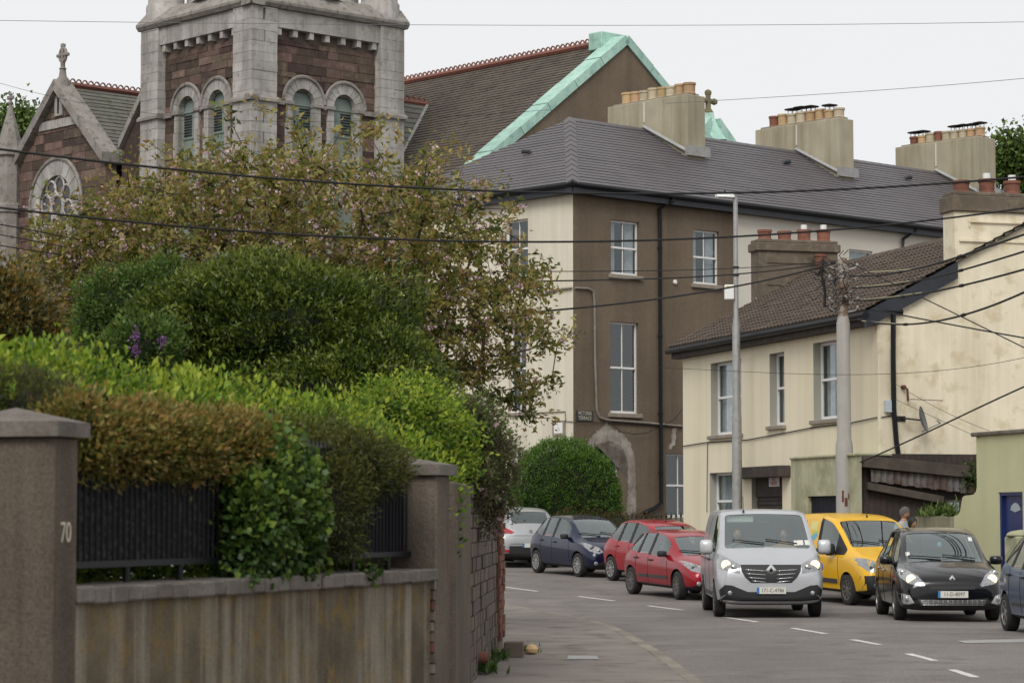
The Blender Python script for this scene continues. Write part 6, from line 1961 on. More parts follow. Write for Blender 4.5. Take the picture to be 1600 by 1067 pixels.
    def mirror(c, s, z, m, sz=(.11, .20, .15), out=.13, low=None):
        for sg in (-1, 1):
            p, n, d = c.hit('right' if sg < 0 else 'left', c.x(s), z - .03)
            q = MB(); cen = Vector((c.x(s), p.y + sg * out, z + .02)); nu, nv_ = 14, 9; b = len(q.v)
            for i in range(nv_ + 1):
                for j in range(nu):
                    th, ph = pi * i / nv_, 2 * pi * j / nu
                    dx, dy, dz = sin(th) * cos(ph), sin(th) * sin(ph), cos(th)
                    f = (abs(dx) ** 5 + abs(dy) ** 5 + abs(dz) ** 5) ** (-1 / 5)
                    X_ = dx * f * sz[0]; X_ = max(X_, -sz[0] * .45)
                    q.v.append(tuple(cen + Vector((X_, dy * f * sz[1] / 2 * (1 - .12 * dx), dz * f * sz[2] / 2 * (1 - .15 * max(dx, 0))))))
            for i in range(nv_):
                for j in range(nu):
                    q.f.append((b + i * nu + j, b + i * nu + (j + 1) % nu, b + (i + 1) * nu + (j + 1) % nu, b + (i + 1) * nu + j)); q.m.append(1 if (low and i >= nv_ * .68) else 0)
            mo = q.build('wing_mirror', [m, low or m_blackmatt], c.root, smooth='all')
            a_ = MB(); a_.tube([p - d * -.02, cen - Vector((0, sg * sz[1] * .3, sz[2] * .22))], [.035, .03], 7); a_.build('mirror_arm', m_blackmatt, mo)
    def plate(c, view, z, txt=None, y=0.0):
        p, n, d = c.hit(view, y, z); ez = -d; ex = Vector((0, 1, 0)) if view == 'front' else Vector((0, -1, 0))
        cen = Vector((p.x, y, z)) + ez * .022
        q = MB(); q.box(cen, (.52, .02, .115), 0, (ex, ez, UP)); po = q.build('number_plate', m_plate, c.root)
        q = MB(); q.box(cen - ex * .238 + ez * .002, (.044, .02, .113), 0, (ex, ez, UP)); q.build('plate_band', m_euro, po)
        if txt:
            text_mesh('plate_text', txt, .098, m_black, po, axes_m(cen + ex * .022 + ez * .0115, ex, UP, ez), .002, sx=.86)
        return po
    def wipers(c, s):
        for y0, y1 in ((-.05, -.62), (.55, -.02)):
            q = MB(); pts = []
            for k in range(8):
                u = k / 7; p, n, d = c.hit('top', c.x(s + .05 + .10 * u), y0 + (y1 - y0) * u); pts.append(p + UP * .018)
            q.tube(pts, .011, 5); q.build('wiper', m_blackmatt, c.root)
    def aerial(c, s, y=0, h=.28):
        p, n, d = c.hit('top', c.x(s), y); q = MB(); q.lathe([(.025, -.01), (.02, .03), (.008, .05)], p, 8); q.tube([p + UP * .03, p + Vector((-.12, 0, h))], .006, 5); q.build('aerial', m_blackmatt, c.root)
    def lamp(c, poly, beam=None, view='front', name='headlamp', m=None, refl=()):
        for sg in (-1, 1):
            pp = [(sg * a, b) for a, b in poly]; h = c.patch(view, pp, name, m or m_lens, .005, 5)
            for (a, b, r_) in refl: c.disc(view, sg * a, b, r_, 'lamp_reflector', m_reflector, .004, .02, h)
            if beam: c.disc(view, sg * beam[0], beam[1], beam[2], 'lit_bulb', m_beam, .012, .02, h)

def badge_diamond(c, z, w, h):
    p, n, d = c.hit('front', 0, z); x0 = p.x + .012
    q = MB(); outer = [(0, h / 2), (w / 2, 0), (0, -h / 2), (-w / 2, 0)]; inner = [(0, h * .2), (w * .2, 0), (0, -h * .2), (-w * .2, 0)]
    O = [Vector((x0, a, z + b)) for a, b in outer]; I = [Vector((x0 + .012, a, z + b)) for a, b in inner]; Bk_ = [v - Vector((.03, 0, 0)) for v in O]
    q.add(O + I + Bk_, [(i, (i + 1) % 4, 4 + (i + 1) % 4, 4 + i) for i in range(4)] + [(8 + i, 8 + (i + 1) % 4, (i + 1) % 4, i) for i in range(4)])
    q.build('diamond_badge', m_chrome, c.root)
    q = MB(); q.add([v - Vector((.006, 0, 0)) for v in I], [(0, 1, 2, 3)]); q.build('badge_centre', m_black, c.root)

# ---- silver van
sp_van = dict(L=5.0, W=1.956, H=1.96, wr=.325, wf=.93, wrr=4.03, rim='steel', spokes=8, seat_s=1.75, seat_z=.62, rear_seat=False,
    st=[0, .03, .10, .22, .42, .70, .78, .95, 1.15, 1.35, 1.52, 1.62, 1.9, 2.06, 2.16, 2.6, 3.4, 4.2, 4.7, 4.9, 4.97, 5.0],
    top=[(0, .72), (.03, .90), (.10, .985), (.22, 1.06), (.42, 1.15), (.70, 1.26), (.78, 1.30), (.95, 1.42), (1.15, 1.56), (1.35, 1.70), (1.52, 1.81), (1.62, 1.865), (1.9, 1.935), (2.6, 1.965), (4.2, 1.96), (4.7, 1.94), (4.9, 1.90), (4.97, 1.82), (5.0, 1.70)],
    belt=[(0, .70), (.4, .98), (.8, 1.14), (1.2, 1.16), (2.1, 1.18), (5, 1.2)],
    plan=[(0, .84), (.03, .90), (.10, .95), (.22, .98), (.42, .995), (.7, 1), (4.6, 1), (4.9, .985), (4.97, .96), (5, .92)],
    roofw=[(0, .76), (.10, .86), (.42, .90), (.78, .89), (1.15, .86), (1.6, .82), (2.2, .83), (4.7, .83), (5, .80)],
    low=[(0, .34), (.1, .26), (.4, .22), (4.6, .24), (5, .36)],
    ws=(.74, 1.57), glass=[(1.1, 2.05)], pillar=[])
vf = RG(1126, 962.5); vr = RG(1086, 951)
vY = 47.0 + 1.8
van = Car('silver_van', 'silver panel van with lit headlamps driving past the parked cars', 'van', sp_van, m_p_silver, P(1205, 900, 46.5).x - .02, 46.5 + 2.05, (-.01, -1))
c = van
c.lamp([(.955, 1.20), (.80, 1.10), (.55, .972), (.556, .80), (.84, .855), (.945, .90)], (.80, .955, .085), refl=((.66, .90, .06),))
g_ = c.patch('front', [(-.545, .96), (.545, .96), (.53, .85), (.47, .74), (.36, .635), (-.36, .635), (-.47, .74), (-.53, .85)], 'grille', m_blackmatt, .006, 6)
for (z, w) in ((.86, .46), (.79, .44), (.72, .40), (.66, .34)):
    for sg in (-1, 1): c.line('front', [(sg * .10, z - .012), (sg * w * .6, z), (sg * w, z + .012)], 'grille_bar', m_chrome, .009, g_, off=.012)
badge_diamond(c, .86, .19, .24)
c.patch('front', [(-.83, .60), (-.70, .59), (-.42, .475), (.42, .475), (.70, .59), (.83, .60), (.93, .50), (.90, .36), (.55, .33), (-.55, .33), (-.90, .36), (-.93, .50)], 'bumper_intake', m_blackmatt, .004, 6)
for sg in (-1, 1): c.disc('front', sg * .74, .455, .04, 'fog_lamp', m_lens, .006)
c.plate('front', .50, '171-C-4786')
c.patch('front', [(-.90, .335), (-.55, .305), (.55, .305), (.90, .335), (.88, .25), (.5, .225), (-.5, .225), (-.88, .25)], 'bumper_lip', m_p_silver, .012, 6)
c.mirror(1.18, 1.24, m_p_silver2, (.10, .24, .27), .16, m_blackmatt)
c.wipers(.76); c.aerial(1.75, -.35, .3)
for v in ('right', 'left'):
    c.line(v, [(c.x(2.12), .35), (c.x(2.12), 1.80)]); c.line(v, [(c.x(1.02), .62), (c.x(1.05), 1.15)]); c.line(v, [(c.x(3.25), .35), (c.x(3.25), 1.80)]); c.line(v, [(c.x(2.12), 1.02), (c.x(4.8), 1.04)], r=.008)
    c.patch(v, [(c.x(2.25), 1.22), (c.x(3.2), 1.22), (c.x(3.2), 1.72), (c.x(2.25), 1.72)], 'pressed_panel', m_p_silver, .004, 4)
    c.patch(v, [(c.x(1.3), .36), (c.x(3.6), .36), (c.x(3.6), .44), (c.x(1.3), .44)], 'side_moulding', m_trim, .01, 4)
c.handle(1.98, 1.02, m_blackmatt)
q = MB(); q.box((c.x(1.1), .05, 1.235), (.2, .42, .02)); q.box((c.x(1.12), .05, 1.255), (.14, .14, .02)); q.build('dashboard_papers', m_paper, c.root)
for (y, z) in ((.62, 1.34), (.74, 1.34), (.54, 1.335)):
    c.patch('front', [(y - .045, z - .04), (y + .045, z - .04), (y + .045, z + .05), (y - .045, z + .05)], 'windscreen_disc', m_paper, .002, 1, skirt=.002)
q = MB(); q.box((c.x(1.62), 0, 1.70), (.05, .24, .09)); q.build('rear_view_mirror', m_blackmatt, c.root, bevel=.02)
q = MB(); q.box((c.x(1.72), -.42, 1.77), (.05, .5, .13)); q.build('sun_visor', m_paper, c.root, bevel=.015)

# ---- yellow delivery van
sp_combo = dict(L=4.39, W=1.83, H=1.86, wr=.315, wf=.90, wrr=3.65, rim='steel', spokes=8, seat_s=1.75, seat_z=.55, rear_seat=False,
    st=[0, .03, .10, .22, .5, .85, 1.05, 1.15, 1.35, 1.55, 1.72, 1.84, 2.0, 2.36, 2.46, 3.0, 3.7, 4.15, 4.30, 4.36, 4.39],
    top=[(0, .62), (.03, .78), (.10, .88), (.22, .96), (.5, 1.05), (.85, 1.13), (1.05, 1.19), (1.15, 1.25), (1.35, 1.39), (1.55, 1.53), (1.72, 1.645), (1.84, 1.715), (2.0, 1.775), (2.4, 1.835), (3.0, 1.86), (3.9, 1.84), (4.15, 1.81), (4.3, 1.75), (4.36, 1.62), (4.39, 1.45)],
    belt=[(0, .60), (.5, .92), (1.0, 1.02), (1.6, 1.0), (2.4, 1.06), (4.39, 1.1)],
    plan=[(0, .80), (.03, .88), (.10, .94), (.22, .975), (.5, .995), (.85, 1), (4.1, 1), (4.3, .985), (4.36, .95), (4.39, .90)],
    roofw=[(0, .72), (.10, .82), (.5, .88), (1.05, .87), (1.6, .82), (2.1, .80), (4.1, .80), (4.39, .76)],
    low=[(0, .32), (.1, .24), (.4, .21), (4.0, .24), (4.39, .36)], ws=(1.08, 1.80), glass=[(1.52, 2.32)], pillar=[(1.0, 1.52), (2.36, 2.46)])
hd = Vector((.30, -.954, 0)).normalized(); rt = Vector((hd.y, -hd.x, 0))
wpos = RG(1329, 945)
cpos = wpos - rt * (1.83 / 2 - .1) - hd * (4.39 / 2 - .90)
combo = Car('yellow_van', 'yellow delivery van with blue and green stripe parked by the kerb', 'van', sp_combo, m_p_yellow, cpos.x, cpos.y, hd)
c = combo
c.lamp([(.90, .98), (.74, .97), (.42, .84), (.40, .70), (.62, .665), (.80, .72), (.88, .84)], None, refl=((.70, .80, .075), (.53, .76, .065)))
c.patch('front', [(-.92, .62), (-.66, .64), (-.36, .68), (.36, .68), (.66, .64), (.92, .62), (.93, .30), (.6, .26), (-.6, .26), (-.93, .30)], 'front_bumper', m_blackmatt, .012, 7)
c.patch('front', [(-.36, .83), (.36, .83), (.32, .70), (-.32, .70)], 'grille', m_blackmatt, .012, 4)
for sg in (-1, 1): c.disc('front', sg * .68, .42, .055, 'fog_lamp', m_trim, .02)
c.plate('front', .50)
c.mirror(1.55, 1.10, m_blackmatt, (.10, .19, .25), .12)
c.wipers(1.08); c.aerial(2.05, .1, .22)
for v in ('right', 'left'):
    c.line(v, [(c.x(2.42), .32), (c.x(2.42), 1.72)]); c.line(v, [(c.x(1.28), .40), (c.x(1.35), .98)]); c.line(v, [(c.x(3.2), .32), (c.x(3.2), 1.70)])
    c.patch(v, [(c.x(1.36), .43), (c.x(2.38), .43), (c.x(2.38), .53), (c.x(1.36), .52)], 'side_moulding', m_trim, .015, 4)
    c.patch(v, [(c.x(2.5), .43), (c.x(3.2), .43), (c.x(3.2), .53), (c.x(2.5), .53)], 'side_moulding', m_trim, .015, 4)
    c.patch(v, [(c.x(2.62), 1.50), (c.x(2.95), 1.50), (c.x(2.95), 1.68), (c.x(2.62), 1.68)], 'yellow_sticker', mat('pale_yellow_sticker' + v, (.62, .60, .22), rough=.5), .003, 2, skirt=.002)
    c.patch(v, [(c.x(2.5), 1.40), (c.x(2.62), 1.30), (c.x(3.3), 1.12), (c.x(3.3), 1.16), (c.x(2.9), 1.34), (c.x(2.6), 1.44)], 'blue_stripe', mat('stripe_blue' + v, (.12, .36, .52), rough=.4), .003, 4, skirt=.002)
    c.patch(v, [(c.x(2.48), 1.45), (c.x(2.62), 1.44), (c.x(2.9), 1.34), (c.x(2.75), 1.47), (c.x(2.5), 1.49)], 'green_stripe', mat('stripe_green' + v, (.36, .50, .10), rough=.4), .003, 4, skirt=.002)
    c.disc(v, c.x(2.12), .74, .085, 'round_emblem', mat('emblem_blue' + v, (.05, .09, .42), rough=.4), .0, .01)
    p, n, d = c.hit(v, c.x(2.12), .74); q = MB(); 
    for k in range(3): q.box(p - d * .018 + UP * (.025 - .025 * k), (.10 - .015 * (k % 2), .006, .012))
    q.build('emblem_bars', m_white, c.root)
c.handle(2.28, .86, m_blackmatt, True)

# ---- black people carrier
sp_scenic = dict(L=4.50, W=1.845, H=1.64, wr=.325, wf=.92, wrr=3.69, spokes=5, seat_s=2.0, seat_z=.42, tint=2.9, steer=0.0,
    st=[0, .03, .10, .22, .45, .8, 1.0, 1.10, 1.3, 1.55, 1.78, 1.92, 2.12, 2.56, 2.64, 3.3, 3.38, 3.75, 4.0, 4.15, 4.3, 4.42, 4.47, 4.5],
    top=[(0, .56), (.03, .70), (.10, .78), (.22, .84), (.45, .92), (.8, 1.00), (1.0, 1.045), (1.1, 1.08), (1.3, 1.20), (1.55, 1.35), (1.78, 1.475), (1.92, 1.535), (2.12, 1.59), (2.6, 1.64), (3.3, 1.635), (3.75, 1.60), (4.0, 1.55), (4.15, 1.44), (4.3, 1.22), (4.42, 1.0), (4.47, .86), (4.5, .66)],
    belt=[(0, .55), (.45, .82), (1.0, .93), (2, .96), (3.3, 1.0), (4.0, 1.06), (4.5, 1.0)],
    plan=[(0, .74), (.03, .83), (.10, .90), (.22, .955), (.45, .985), (.8, 1), (3.9, 1), (4.3, .96), (4.42, .92), (4.5, .80)],
    roofw=[(0, .66), (.10, .76), (.45, .84), (1.0, .83), (1.55, .76), (2.0, .72), (3.4, .70), (4.1, .66), (4.5, .66)],
    low=[(0, .30), (.1, .21), (.4, .18), (4.1, .20), (4.5, .34)], ws=(1.04, 1.86), rw=(4.05, 4.32), glass=[(1.42, 2.5), (2.68, 3.26), (3.42, 3.95)], pillar=[(2.56, 2.64), (3.3, 3.38)])
wpos = RG(1405, 968); hd = Vector((-.035, -1, 0)).normalized(); rt = Vector((hd.y, -hd.x, 0))
cpos = wpos - rt * (1.845 / 2 - .1) - hd * (4.5 / 2 - .92)
scenic = Car('black_people_carrier', 'glossy black people carrier with lit headlamps following the silver van', 'car', sp_scenic, m_p_black, cpos.x, cpos.y, hd)
c = scenic
c.lamp([(.90, .93), (.78, .92), (.58, .80), (.47, .64), (.50, .61), (.74, .66), (.86, .76)], (.70, .735, .085), refl=((.80, .84, .05),))
badge_diamond(c, .74, .11, .145)
c.patch('front', [(-.40, .615), (.40, .615), (.38, .565), (-.38, .565)], 'upper_slit', m_blackmatt, .006, 4)
gr = c.patch('front', [(-.62, .415), (-.26, .39), (.26, .39), (.62, .415), (.54, .27), (-.54, .27)], 'lower_grille', m_blackmatt, .006, 5)
for z in (.30, .335, .37): c.line('front', [(-.55 - (z - .3) * .5, z), (.55 + (z - .3) * .5, z)], 'grille_bar', m_chrome, .006, gr, off=.012)
for k in range(13):
    y = -.5 + k * 1.0 / 12; c.line('front', [(y, .28), (y, .385)], 'grille_bar', m_chrome, .004, gr, off=.012)
for sg in (-1, 1):
    f_ = c.patch('front', [(sg * .90, .50), (sg * .74, .46), (sg * .66, .33), (sg * .78, .30), (sg * .88, .34)], 'fog_surround', m_p_silver2, .008, 4); c.disc('front', sg * .78, .40, .048, 'fog_lamp', m_lens, .016, parent=f_)
c.plate('front', .48, '11-D-8097')
c.mirror(1.48, 1.03, m_p_black, (.10, .22, .16), .13)
c.wipers(1.04)
for v in ('right', 'left'):
    c.line(v, [(c.x(2.60), .28), (c.x(2.62), .98)]); c.line(v, [(c.x(1.38), .42), (c.x(1.42), .93)]); c.line(v, [(c.x(3.42), .55), (c.x(3.36), 1.0)])
    c.line(v, [(c.x(1.3), .93), (c.x(2.4), .965), (c.x(3.9), 1.05)], 'chrome_strip', m_chrome, .007)
c.handle(2.42, .86, m_chrome); c.handle(3.22, .89, m_chrome)
for (y, z) in ((.55, 1.42), (-.62, 1.16)): c.patch('front', [(y - .035, z - .035), (y + .035, z - .035), (y + .035, z + .035), (y - .035, z + .035)], 'windscreen_disc', m_paper, .002, 1, skirt=.002)
q = MB(); q.box((c.x(1.9), 0, 1.42), (.04, .22, .07)); q.build('rear_view_mirror', m_blackmatt, c.root, bevel=.015)
q = MB(); q.lathe([(.0, -.05), (.035, -.03), (.04, .0), (.03, .04), (0, .05)], (c.x(1.86), .02, 1.32), 8); q.build('air_freshener', mat('freshener_blue', (.12, .42, .52), rough=.6), c.root)

# ---- hatchbacks
def hatch(L, W, H, nose=1.0, **k):
    a, h = L / 3.78, H / 1.53
    S = lambda t: [(s * a, z * h) for s, z in t]
    d = dict(L=L, W=W, H=H, wr=.30, wf=.74 * a, wrr=3.20 * a, seat_s=1.75 * a, seat_z=.38, spokes=7, tint=9,
        st=[s * a for s in [0, .03, .09, .20, .42, .70, .88, .97, 1.15, 1.38, 1.58, 1.70, 1.88, 2.20, 2.28, 2.80, 2.88, 3.12, 3.28, 3.42, 3.56, 3.68, 3.75, 3.78]],
        top=S([(0, .54), (.03, .66), (.09, .74), (.20, .81), (.42, .89), (.70, .965), (.88, 1.0), (.97, 1.035), (1.15, 1.15), (1.38, 1.29), (1.58, 1.395), (1.70, 1.44), (1.88, 1.485), (2.28, 1.53), (2.8, 1.525), (3.12, 1.48), (3.28, 1.43), (3.42, 1.32), (3.56, 1.14), (3.68, .96), (3.75, .80), (3.78, .58)]),
        belt=S([(0, .53), (.42, .80), (.88, .89), (1.8, .92), (2.8, .97), (3.3, 1.03), (3.78, .9)]),
        plan=[(s * a, v) for s, v in [(0, .72), (.03, .82), (.09, .89), (.20, .945), (.42, .98), (.70, 1), (3.2, 1), (3.5, .97), (3.68, .92), (3.75, .87), (3.78, .78)]],
        roofw=[(s * a, v) for s, v in [(0, .64), (.09, .74), (.42, .83), (.9, .83), (1.4, .75), (1.9, .70), (2.9, .68), (3.4, .66), (3.78, .64)]],
        low=[(0, .30), (.09 * a, .21), (.4 * a, .18), (3.4 * a, .20), (3.78 * a, .32)],
        ws=(.92 * a, 1.64 * a), rw=(3.34 * a, 3.58 * a), glass=[(1.28 * a, 2.16 * a), (2.30 * a, 2.78 * a), (2.90 * a, 3.2 * a)], pillar=[(2.20 * a, 2.28 * a), (2.80 * a, 2.88 * a)])
    d.update(k); return d

def hatch_details(c, lampm=None, handle_m=None, mould=False, mir=None):
    a, h = c.L / 3.78, c.H / 1.53
    w = c.W / 2
    c.lamp([(w * .985, .86 * h), (w * .86, .875 * h), (w * .60, .76 * h), (w * .52, .64 * h), (w * .66, .60 * h), (w * .88, .66 * h)], None, refl=((w * .78, .74 * h, .07), (w * .64, .67 * h, .045)))
    c.patch('front', [(-.36, .62 * h), (.36, .62 * h), (.33, .53 * h), (-.33, .53 * h)], 'grille', m_blackmatt, .006, 4)
    c.patch('front', [(-.50, .40), (.50, .40), (.44, .25), (-.44, .25)], 'lower_grille', m_blackmatt, .006, 4)
    for sg in (-1, 1): c.disc('front', sg * w * .76, .36, .05, 'fog_lamp', m_lens, .012)
    c.plate('front', .46)
    c.mirror(1.36 * a, .98 * h, mir or m_blackmatt, (.09, .19, .13), .11)
    c.wipers(.92 * a)
    hm = handle_m or c.paint
    c.handle(2.08 * a, .84 * h, hm); c.handle(2.86 * a, .87 * h, hm)
    for v in ('right', 'left'):
        c.line(v, [(c.x(2.24 * a), .26), (c.x(2.25 * a), .93 * h)]); c.line(v, [(c.x(1.20 * a), .36), (c.x(1.26 * a), .89 * h)]); c.line(v, [(c.x(2.92 * a), .50), (c.x(2.86 * a), .96 * h)]); c.line(v, [(c.x(1.2 * a), .27), (c.x(2.85 * a), .27)])
        if mould: c.patch(v, [(c.x(1.24 * a), .42), (c.x(2.2 * a), .42), (c.x(2.2 * a), .48), (c.x(1.24 * a), .48)], 'side_moulding', m_trim, .014, 4); c.patch(v, [(c.x(2.26 * a), .42), (c.x(2.78 * a), .42), (c.x(2.74 * a), .48), (c.x(2.26 * a), .48)], 'side_moulding', m_trim, .014, 4)
    for sg in (-1, 1):
        c.patch('rear', [(sg * w * .96, 1.02 * h), (sg * w * .74, 1.0 * h), (sg * w * .70, .78 * h), (sg * w * .94, .76 * h)], 'tail_lamp', m_tail, .008, 4)
    c.plate('rear', .72)

def place_by_wheel(px, py, hd, sp, front):
    """body centre from the photo pixel where a right-hand tyre meets the road"""
    hd = Vector((hd[0], hd[1], 0)).normalized(); rt = Vector((hd.y, -hd.x, 0)); w = RG(px, py)
    return w - rt * (sp['W'] / 2 - .1) - hd * (sp['L'] / 2 - (sp['wf'] if front else sp['wrr'])), hd

sp = hatch(3.75, 1.695, 1.53, spokes=10)
p, hd = place_by_wheel(906, 905.5, (.42, -.91), sp, True)
yar = Car('dark_blue_hatchback', 'dark navy blue small hatchback with multi-spoke alloys parked before the clipped hedge', 'car', sp, m_p_blue, p.x, p.y, hd); hatch_details(yar)
sp = hatch(3.90, 1.70, 1.52, spokes=9)
p, hd = place_by_wheel(958, 910, (.42, -.91), sp, False)
red2 = Car('red_hatchback', 'red hatchback parked beyond the other red car, behind its roof', 'car', sp, m_p_red2, p.x, p.y, hd); hatch_details(red2); red2.aerial(2.0, 0, .2)
sp = hatch(3.95, 1.698, 1.45, spokes=9, rim='steel', steer=-.12)
p, hd = place_by_wheel(990, 928.5, (.34, -.94), sp, False)
ibiza = Car('red_hatchback', 'red hatchback with black side strips waiting just behind the silver van', 'car', sp, m_p_red, p.x, p.y, hd); hatch_details(ibiza, mould=True, handle_m=m_blackmatt)

# ---- blue-grey car at the right edge
sp = hatch(4.25, 1.75, 1.60, spokes=6); 
p, hd = place_by_wheel(1578, 985, (.045, -1), sp, False)
grey = Car('blue_grey_car', 'blue-grey family car with gold-lit side strip following the black people carrier', 'car', sp, m_p_grey, p.x, p.y, hd); hatch_details(grey, handle_m=m_blackmatt, mould=True)

# ---- silver crossover seen from behind
sp_x = hatch(4.36, 1.83, 1.63, spokes=5, wr=.34)
hd = Vector((-.22, .975, 0)).normalized(); q0 = RG(824, 893)
cpos = q0 + hd * (4.36 / 2 - .55)
cross = Car('silver_crossover', 'silver crossover seen from behind with red tail lamp, parked past the garden wall', 'car', sp_x, paint('grey_silver_paint', (.36, .37, .38), .4, .34), cpos.x, cpos.y, hd)
c = cross; w = c.W / 2
for sg in (-1, 1):
    c.patch('rear', [(sg * w * .99, 1.20), (sg * w * .80, 1.12), (sg * w * .52, .98), (sg * w * .60, .93), (sg * w * .97, .97)], 'tail_lamp', m_tail, .01, 5)
    c.patch('rear', [(sg * .62, .50), (sg * .80, .50), (sg * .78, .43), (sg * .64, .43)], 'rear_reflector', m_tail, .022, 2)
    c.patch('front', [(sg * w * .95, .92), (sg * w * .6, .82), (sg * w * .55, .70), (sg * w * .9, .72)], 'headlamp', m_lens, .006, 4)
c.patch('rear', [(-w * .96, .60), (w * .96, .60), (w * .96, .26), (-w * .96, .26)], 'rear_bumper', m_blackmatt, .012, 6)
c.plate('rear', .62)
c.line('rear', [(-.62, .88), (.62, .88)], r=.006); c.line('rear', [(-.6, .66), (.6, .66)], r=.006)
p_, n_, d_ = c.hit('rear', 0, .98); q = MB()
for k in range(3): q.tube([p_ - d_ * .015 + Vector((0, -.05 + .04 * k, -.06)), p_ - d_ * .015 + Vector((0, .0 + .03 * k, .06))], .01, 5)
q.build('rear_emblem', m_chrome, c.root)
c.mirror(1.5, 1.05, m_p_silver2, (.10, .2, .14), .12)
# ================================================================== poles and overhead cables
lp = P(1152, 790, 65.5); lx, ly = lp.x, lp.y; lz = gz(lx, ly) + .1
zy = lambda y, Y: P(1152, y, Y).z
root = empty('street_lamp', 'tall grey tapered street lamp standing in front of the cream house', 'street lamp', (lx, ly, lz)); B = World(root)
q = MB(); q.lathe([(.135, lz), (.125, zy(655, ly)), (.105, zy(640, ly)), (.10, zy(510, ly)), (.065, zy(495, ly)), (.058, zy(318, ly)), (.05, zy(310, ly))], (lx, ly, 0), 14); B(q, 'lamp_column', m_galv, smooth=True)
hp_ = Vector((lx, ly, zy(311, ly)))
q = MB(); q.tube([hp_ - UP * .2, hp_ + UP * .02, hp_ + Vector((-.10, -.05, .06))], .055, 8); B(q, 'bracket', m_galv)
q = MB(); cN = hp_ + Vector((-.28, -.1, .06)); ex = Vector((-.95, -.3, 0)).normalized(); ey = Vector((-ex.y, ex.x, 0))
prof = [(-.24, .06, .05), (-.1, .11, .085), (.1, .12, .08), (.24, .09, .05)]
b = 0
for (u, w_, h_) in prof: q.v += [tuple(cN + ex * u - ey * w_ - UP * .03), tuple(cN + ex * u + ey * w_ - UP * .03), tuple(cN + ex * u + ey * w_ * .6 + UP * h_), tuple(cN + ex * u - ey * w_ * .6 + UP * h_)]
for i in range(3):
    for j in range(4): q.f.append((i * 4 + j, i * 4 + (j + 1) % 4, (i + 1) * 4 + (j + 1) % 4, (i + 1) * 4 + j)); q.m.append(0)
q.f += [(3, 2, 1, 0), (12, 13, 14, 15)]; q.m += [0, 0]
ln_ = B(q, 'lantern', m_white); q = MB(); q.box(cN - UP * .04, (.34, .18, .02), 0, (ex, ey, UP)); q.build('lamp_glass', m_lens, ln_)
q = MB(); q.lathe([(.03, 0), (.03, .06), (.015, .08)], cN + UP * .07, 8); q.build('photocell', m_blackmatt, ln_)
q = MB(); bc = P(1141, 457, ly); q.box(Vector((lx - .18, ly - .05, bc.z)), (.24, .2, .38)); bx_ = B(q, 'control_box', m_white, bevel=.015)
q = MB(); q.box(Vector((lx - .22, ly - .152, bc.z + .13)), (.06, .004, .06)); q.build('warning_label', mat('label_yellow', (.6, .5, .05), rough=.5), bx_)
for y in (418, 430): q = MB(); q.lathe([(.08, -.03), (.08, .03)], (lx, ly, zy(y, ly)), 10); B(q, 'strap', m_blackmatt)

# telephone pole
tp = P(1320, 790, 58.9); tx, ty = tp.x, tp.y; tz = gz(tx, ty) + .1; zz_ = lambda y: P(1320, y, ty).z
root = empty('utility_pole', 'stout grey painted utility pole with peeling top and tangled cables', 'utility pole', (tx, ty, tz)); B = World(root)
q = MB(); q.lathe([(.205, tz), (.20, zz_(700)), (.19, zz_(692)), (.165, zz_(686)), (.155, zz_(505)), (.125, zz_(495))], (tx, ty, 0), 18); B(q, 'steel_shaft', m_polegrey, smooth=True)
q = MB(); q.lathe([(.12, zz_(496)), (.125, zz_(480)), (.115, zz_(410)), (.10, zz_(404)), (.02, zz_(402))], (tx, ty, 0), 14); B(q, 'wooden_top', m_polewood, smooth=True)
for k in range(3):
    an = -1.9 + k * .35; q = MB(); c_ = Vector((tx + cos(an) * .207, ty + sin(an) * .207, zz_(775 + 9 * (k % 2))))
    q.box(c_, (.008, .045 + .02 * (k % 2), .26 - .07 * k), 0, (Vector((cos(an), sin(an), 0)), Vector((-sin(an), cos(an), 0)), UP)); B(q, 'rust_patch', m_rust)
rr = random.Random(5)
for k, y in enumerate((422, 440, 458, 474, 488)):
    for sg in (-1, 1):
        q = MB(); a = Vector((tx + sg * .10, ty - .08, zz_(y))); q.tube([a, a + Vector((sg * .16, -.04, .03)), a + Vector((sg * .22, -.04, .09))], .018, 6); q.lathe([(.03, 0), (.035, .03), (.02, .06)], a + Vector((sg * .22, -.04, .08)), 8); B(q, 'insulator', m_galv)
for k in range(16):
    q = MB(); a = Vector((tx + rr.uniform(-.15, .1), ty - .14, zz_(rr.uniform(405, 480)))); pts = [a]
    for s in range(6): pts.append(pts[-1] + Vector((rr.uniform(-.16, .13), rr.uniform(-.05, .02), rr.uniform(-.17, .13))))
    q.tube(pts, .011, 5); o_ = B(q, 'cable_loop', m_wire)
# dropper bundle left of the pole
q = MB(); a = P(1286, 405, ty); bb = P(1288, 480, ty); q.tube([a, P(1284, 430, ty), P(1289, 455, ty), bb], .035, 6); B(q, 'cable_bundle', m_wire)
for k in range(12):
    q = MB(); a = P(1286 + rr.uniform(-6, 6), 408 + rr.uniform(-8, 30), ty); pts = [a]
    for s in range(6): pts.append(pts[-1] + Vector((rr.uniform(-.17, .17), rr.uniform(-.03, .03), rr.uniform(-.16, .12))))
    q.tube(pts, .010, 5); B(q, 'cable_loop', m_wire)

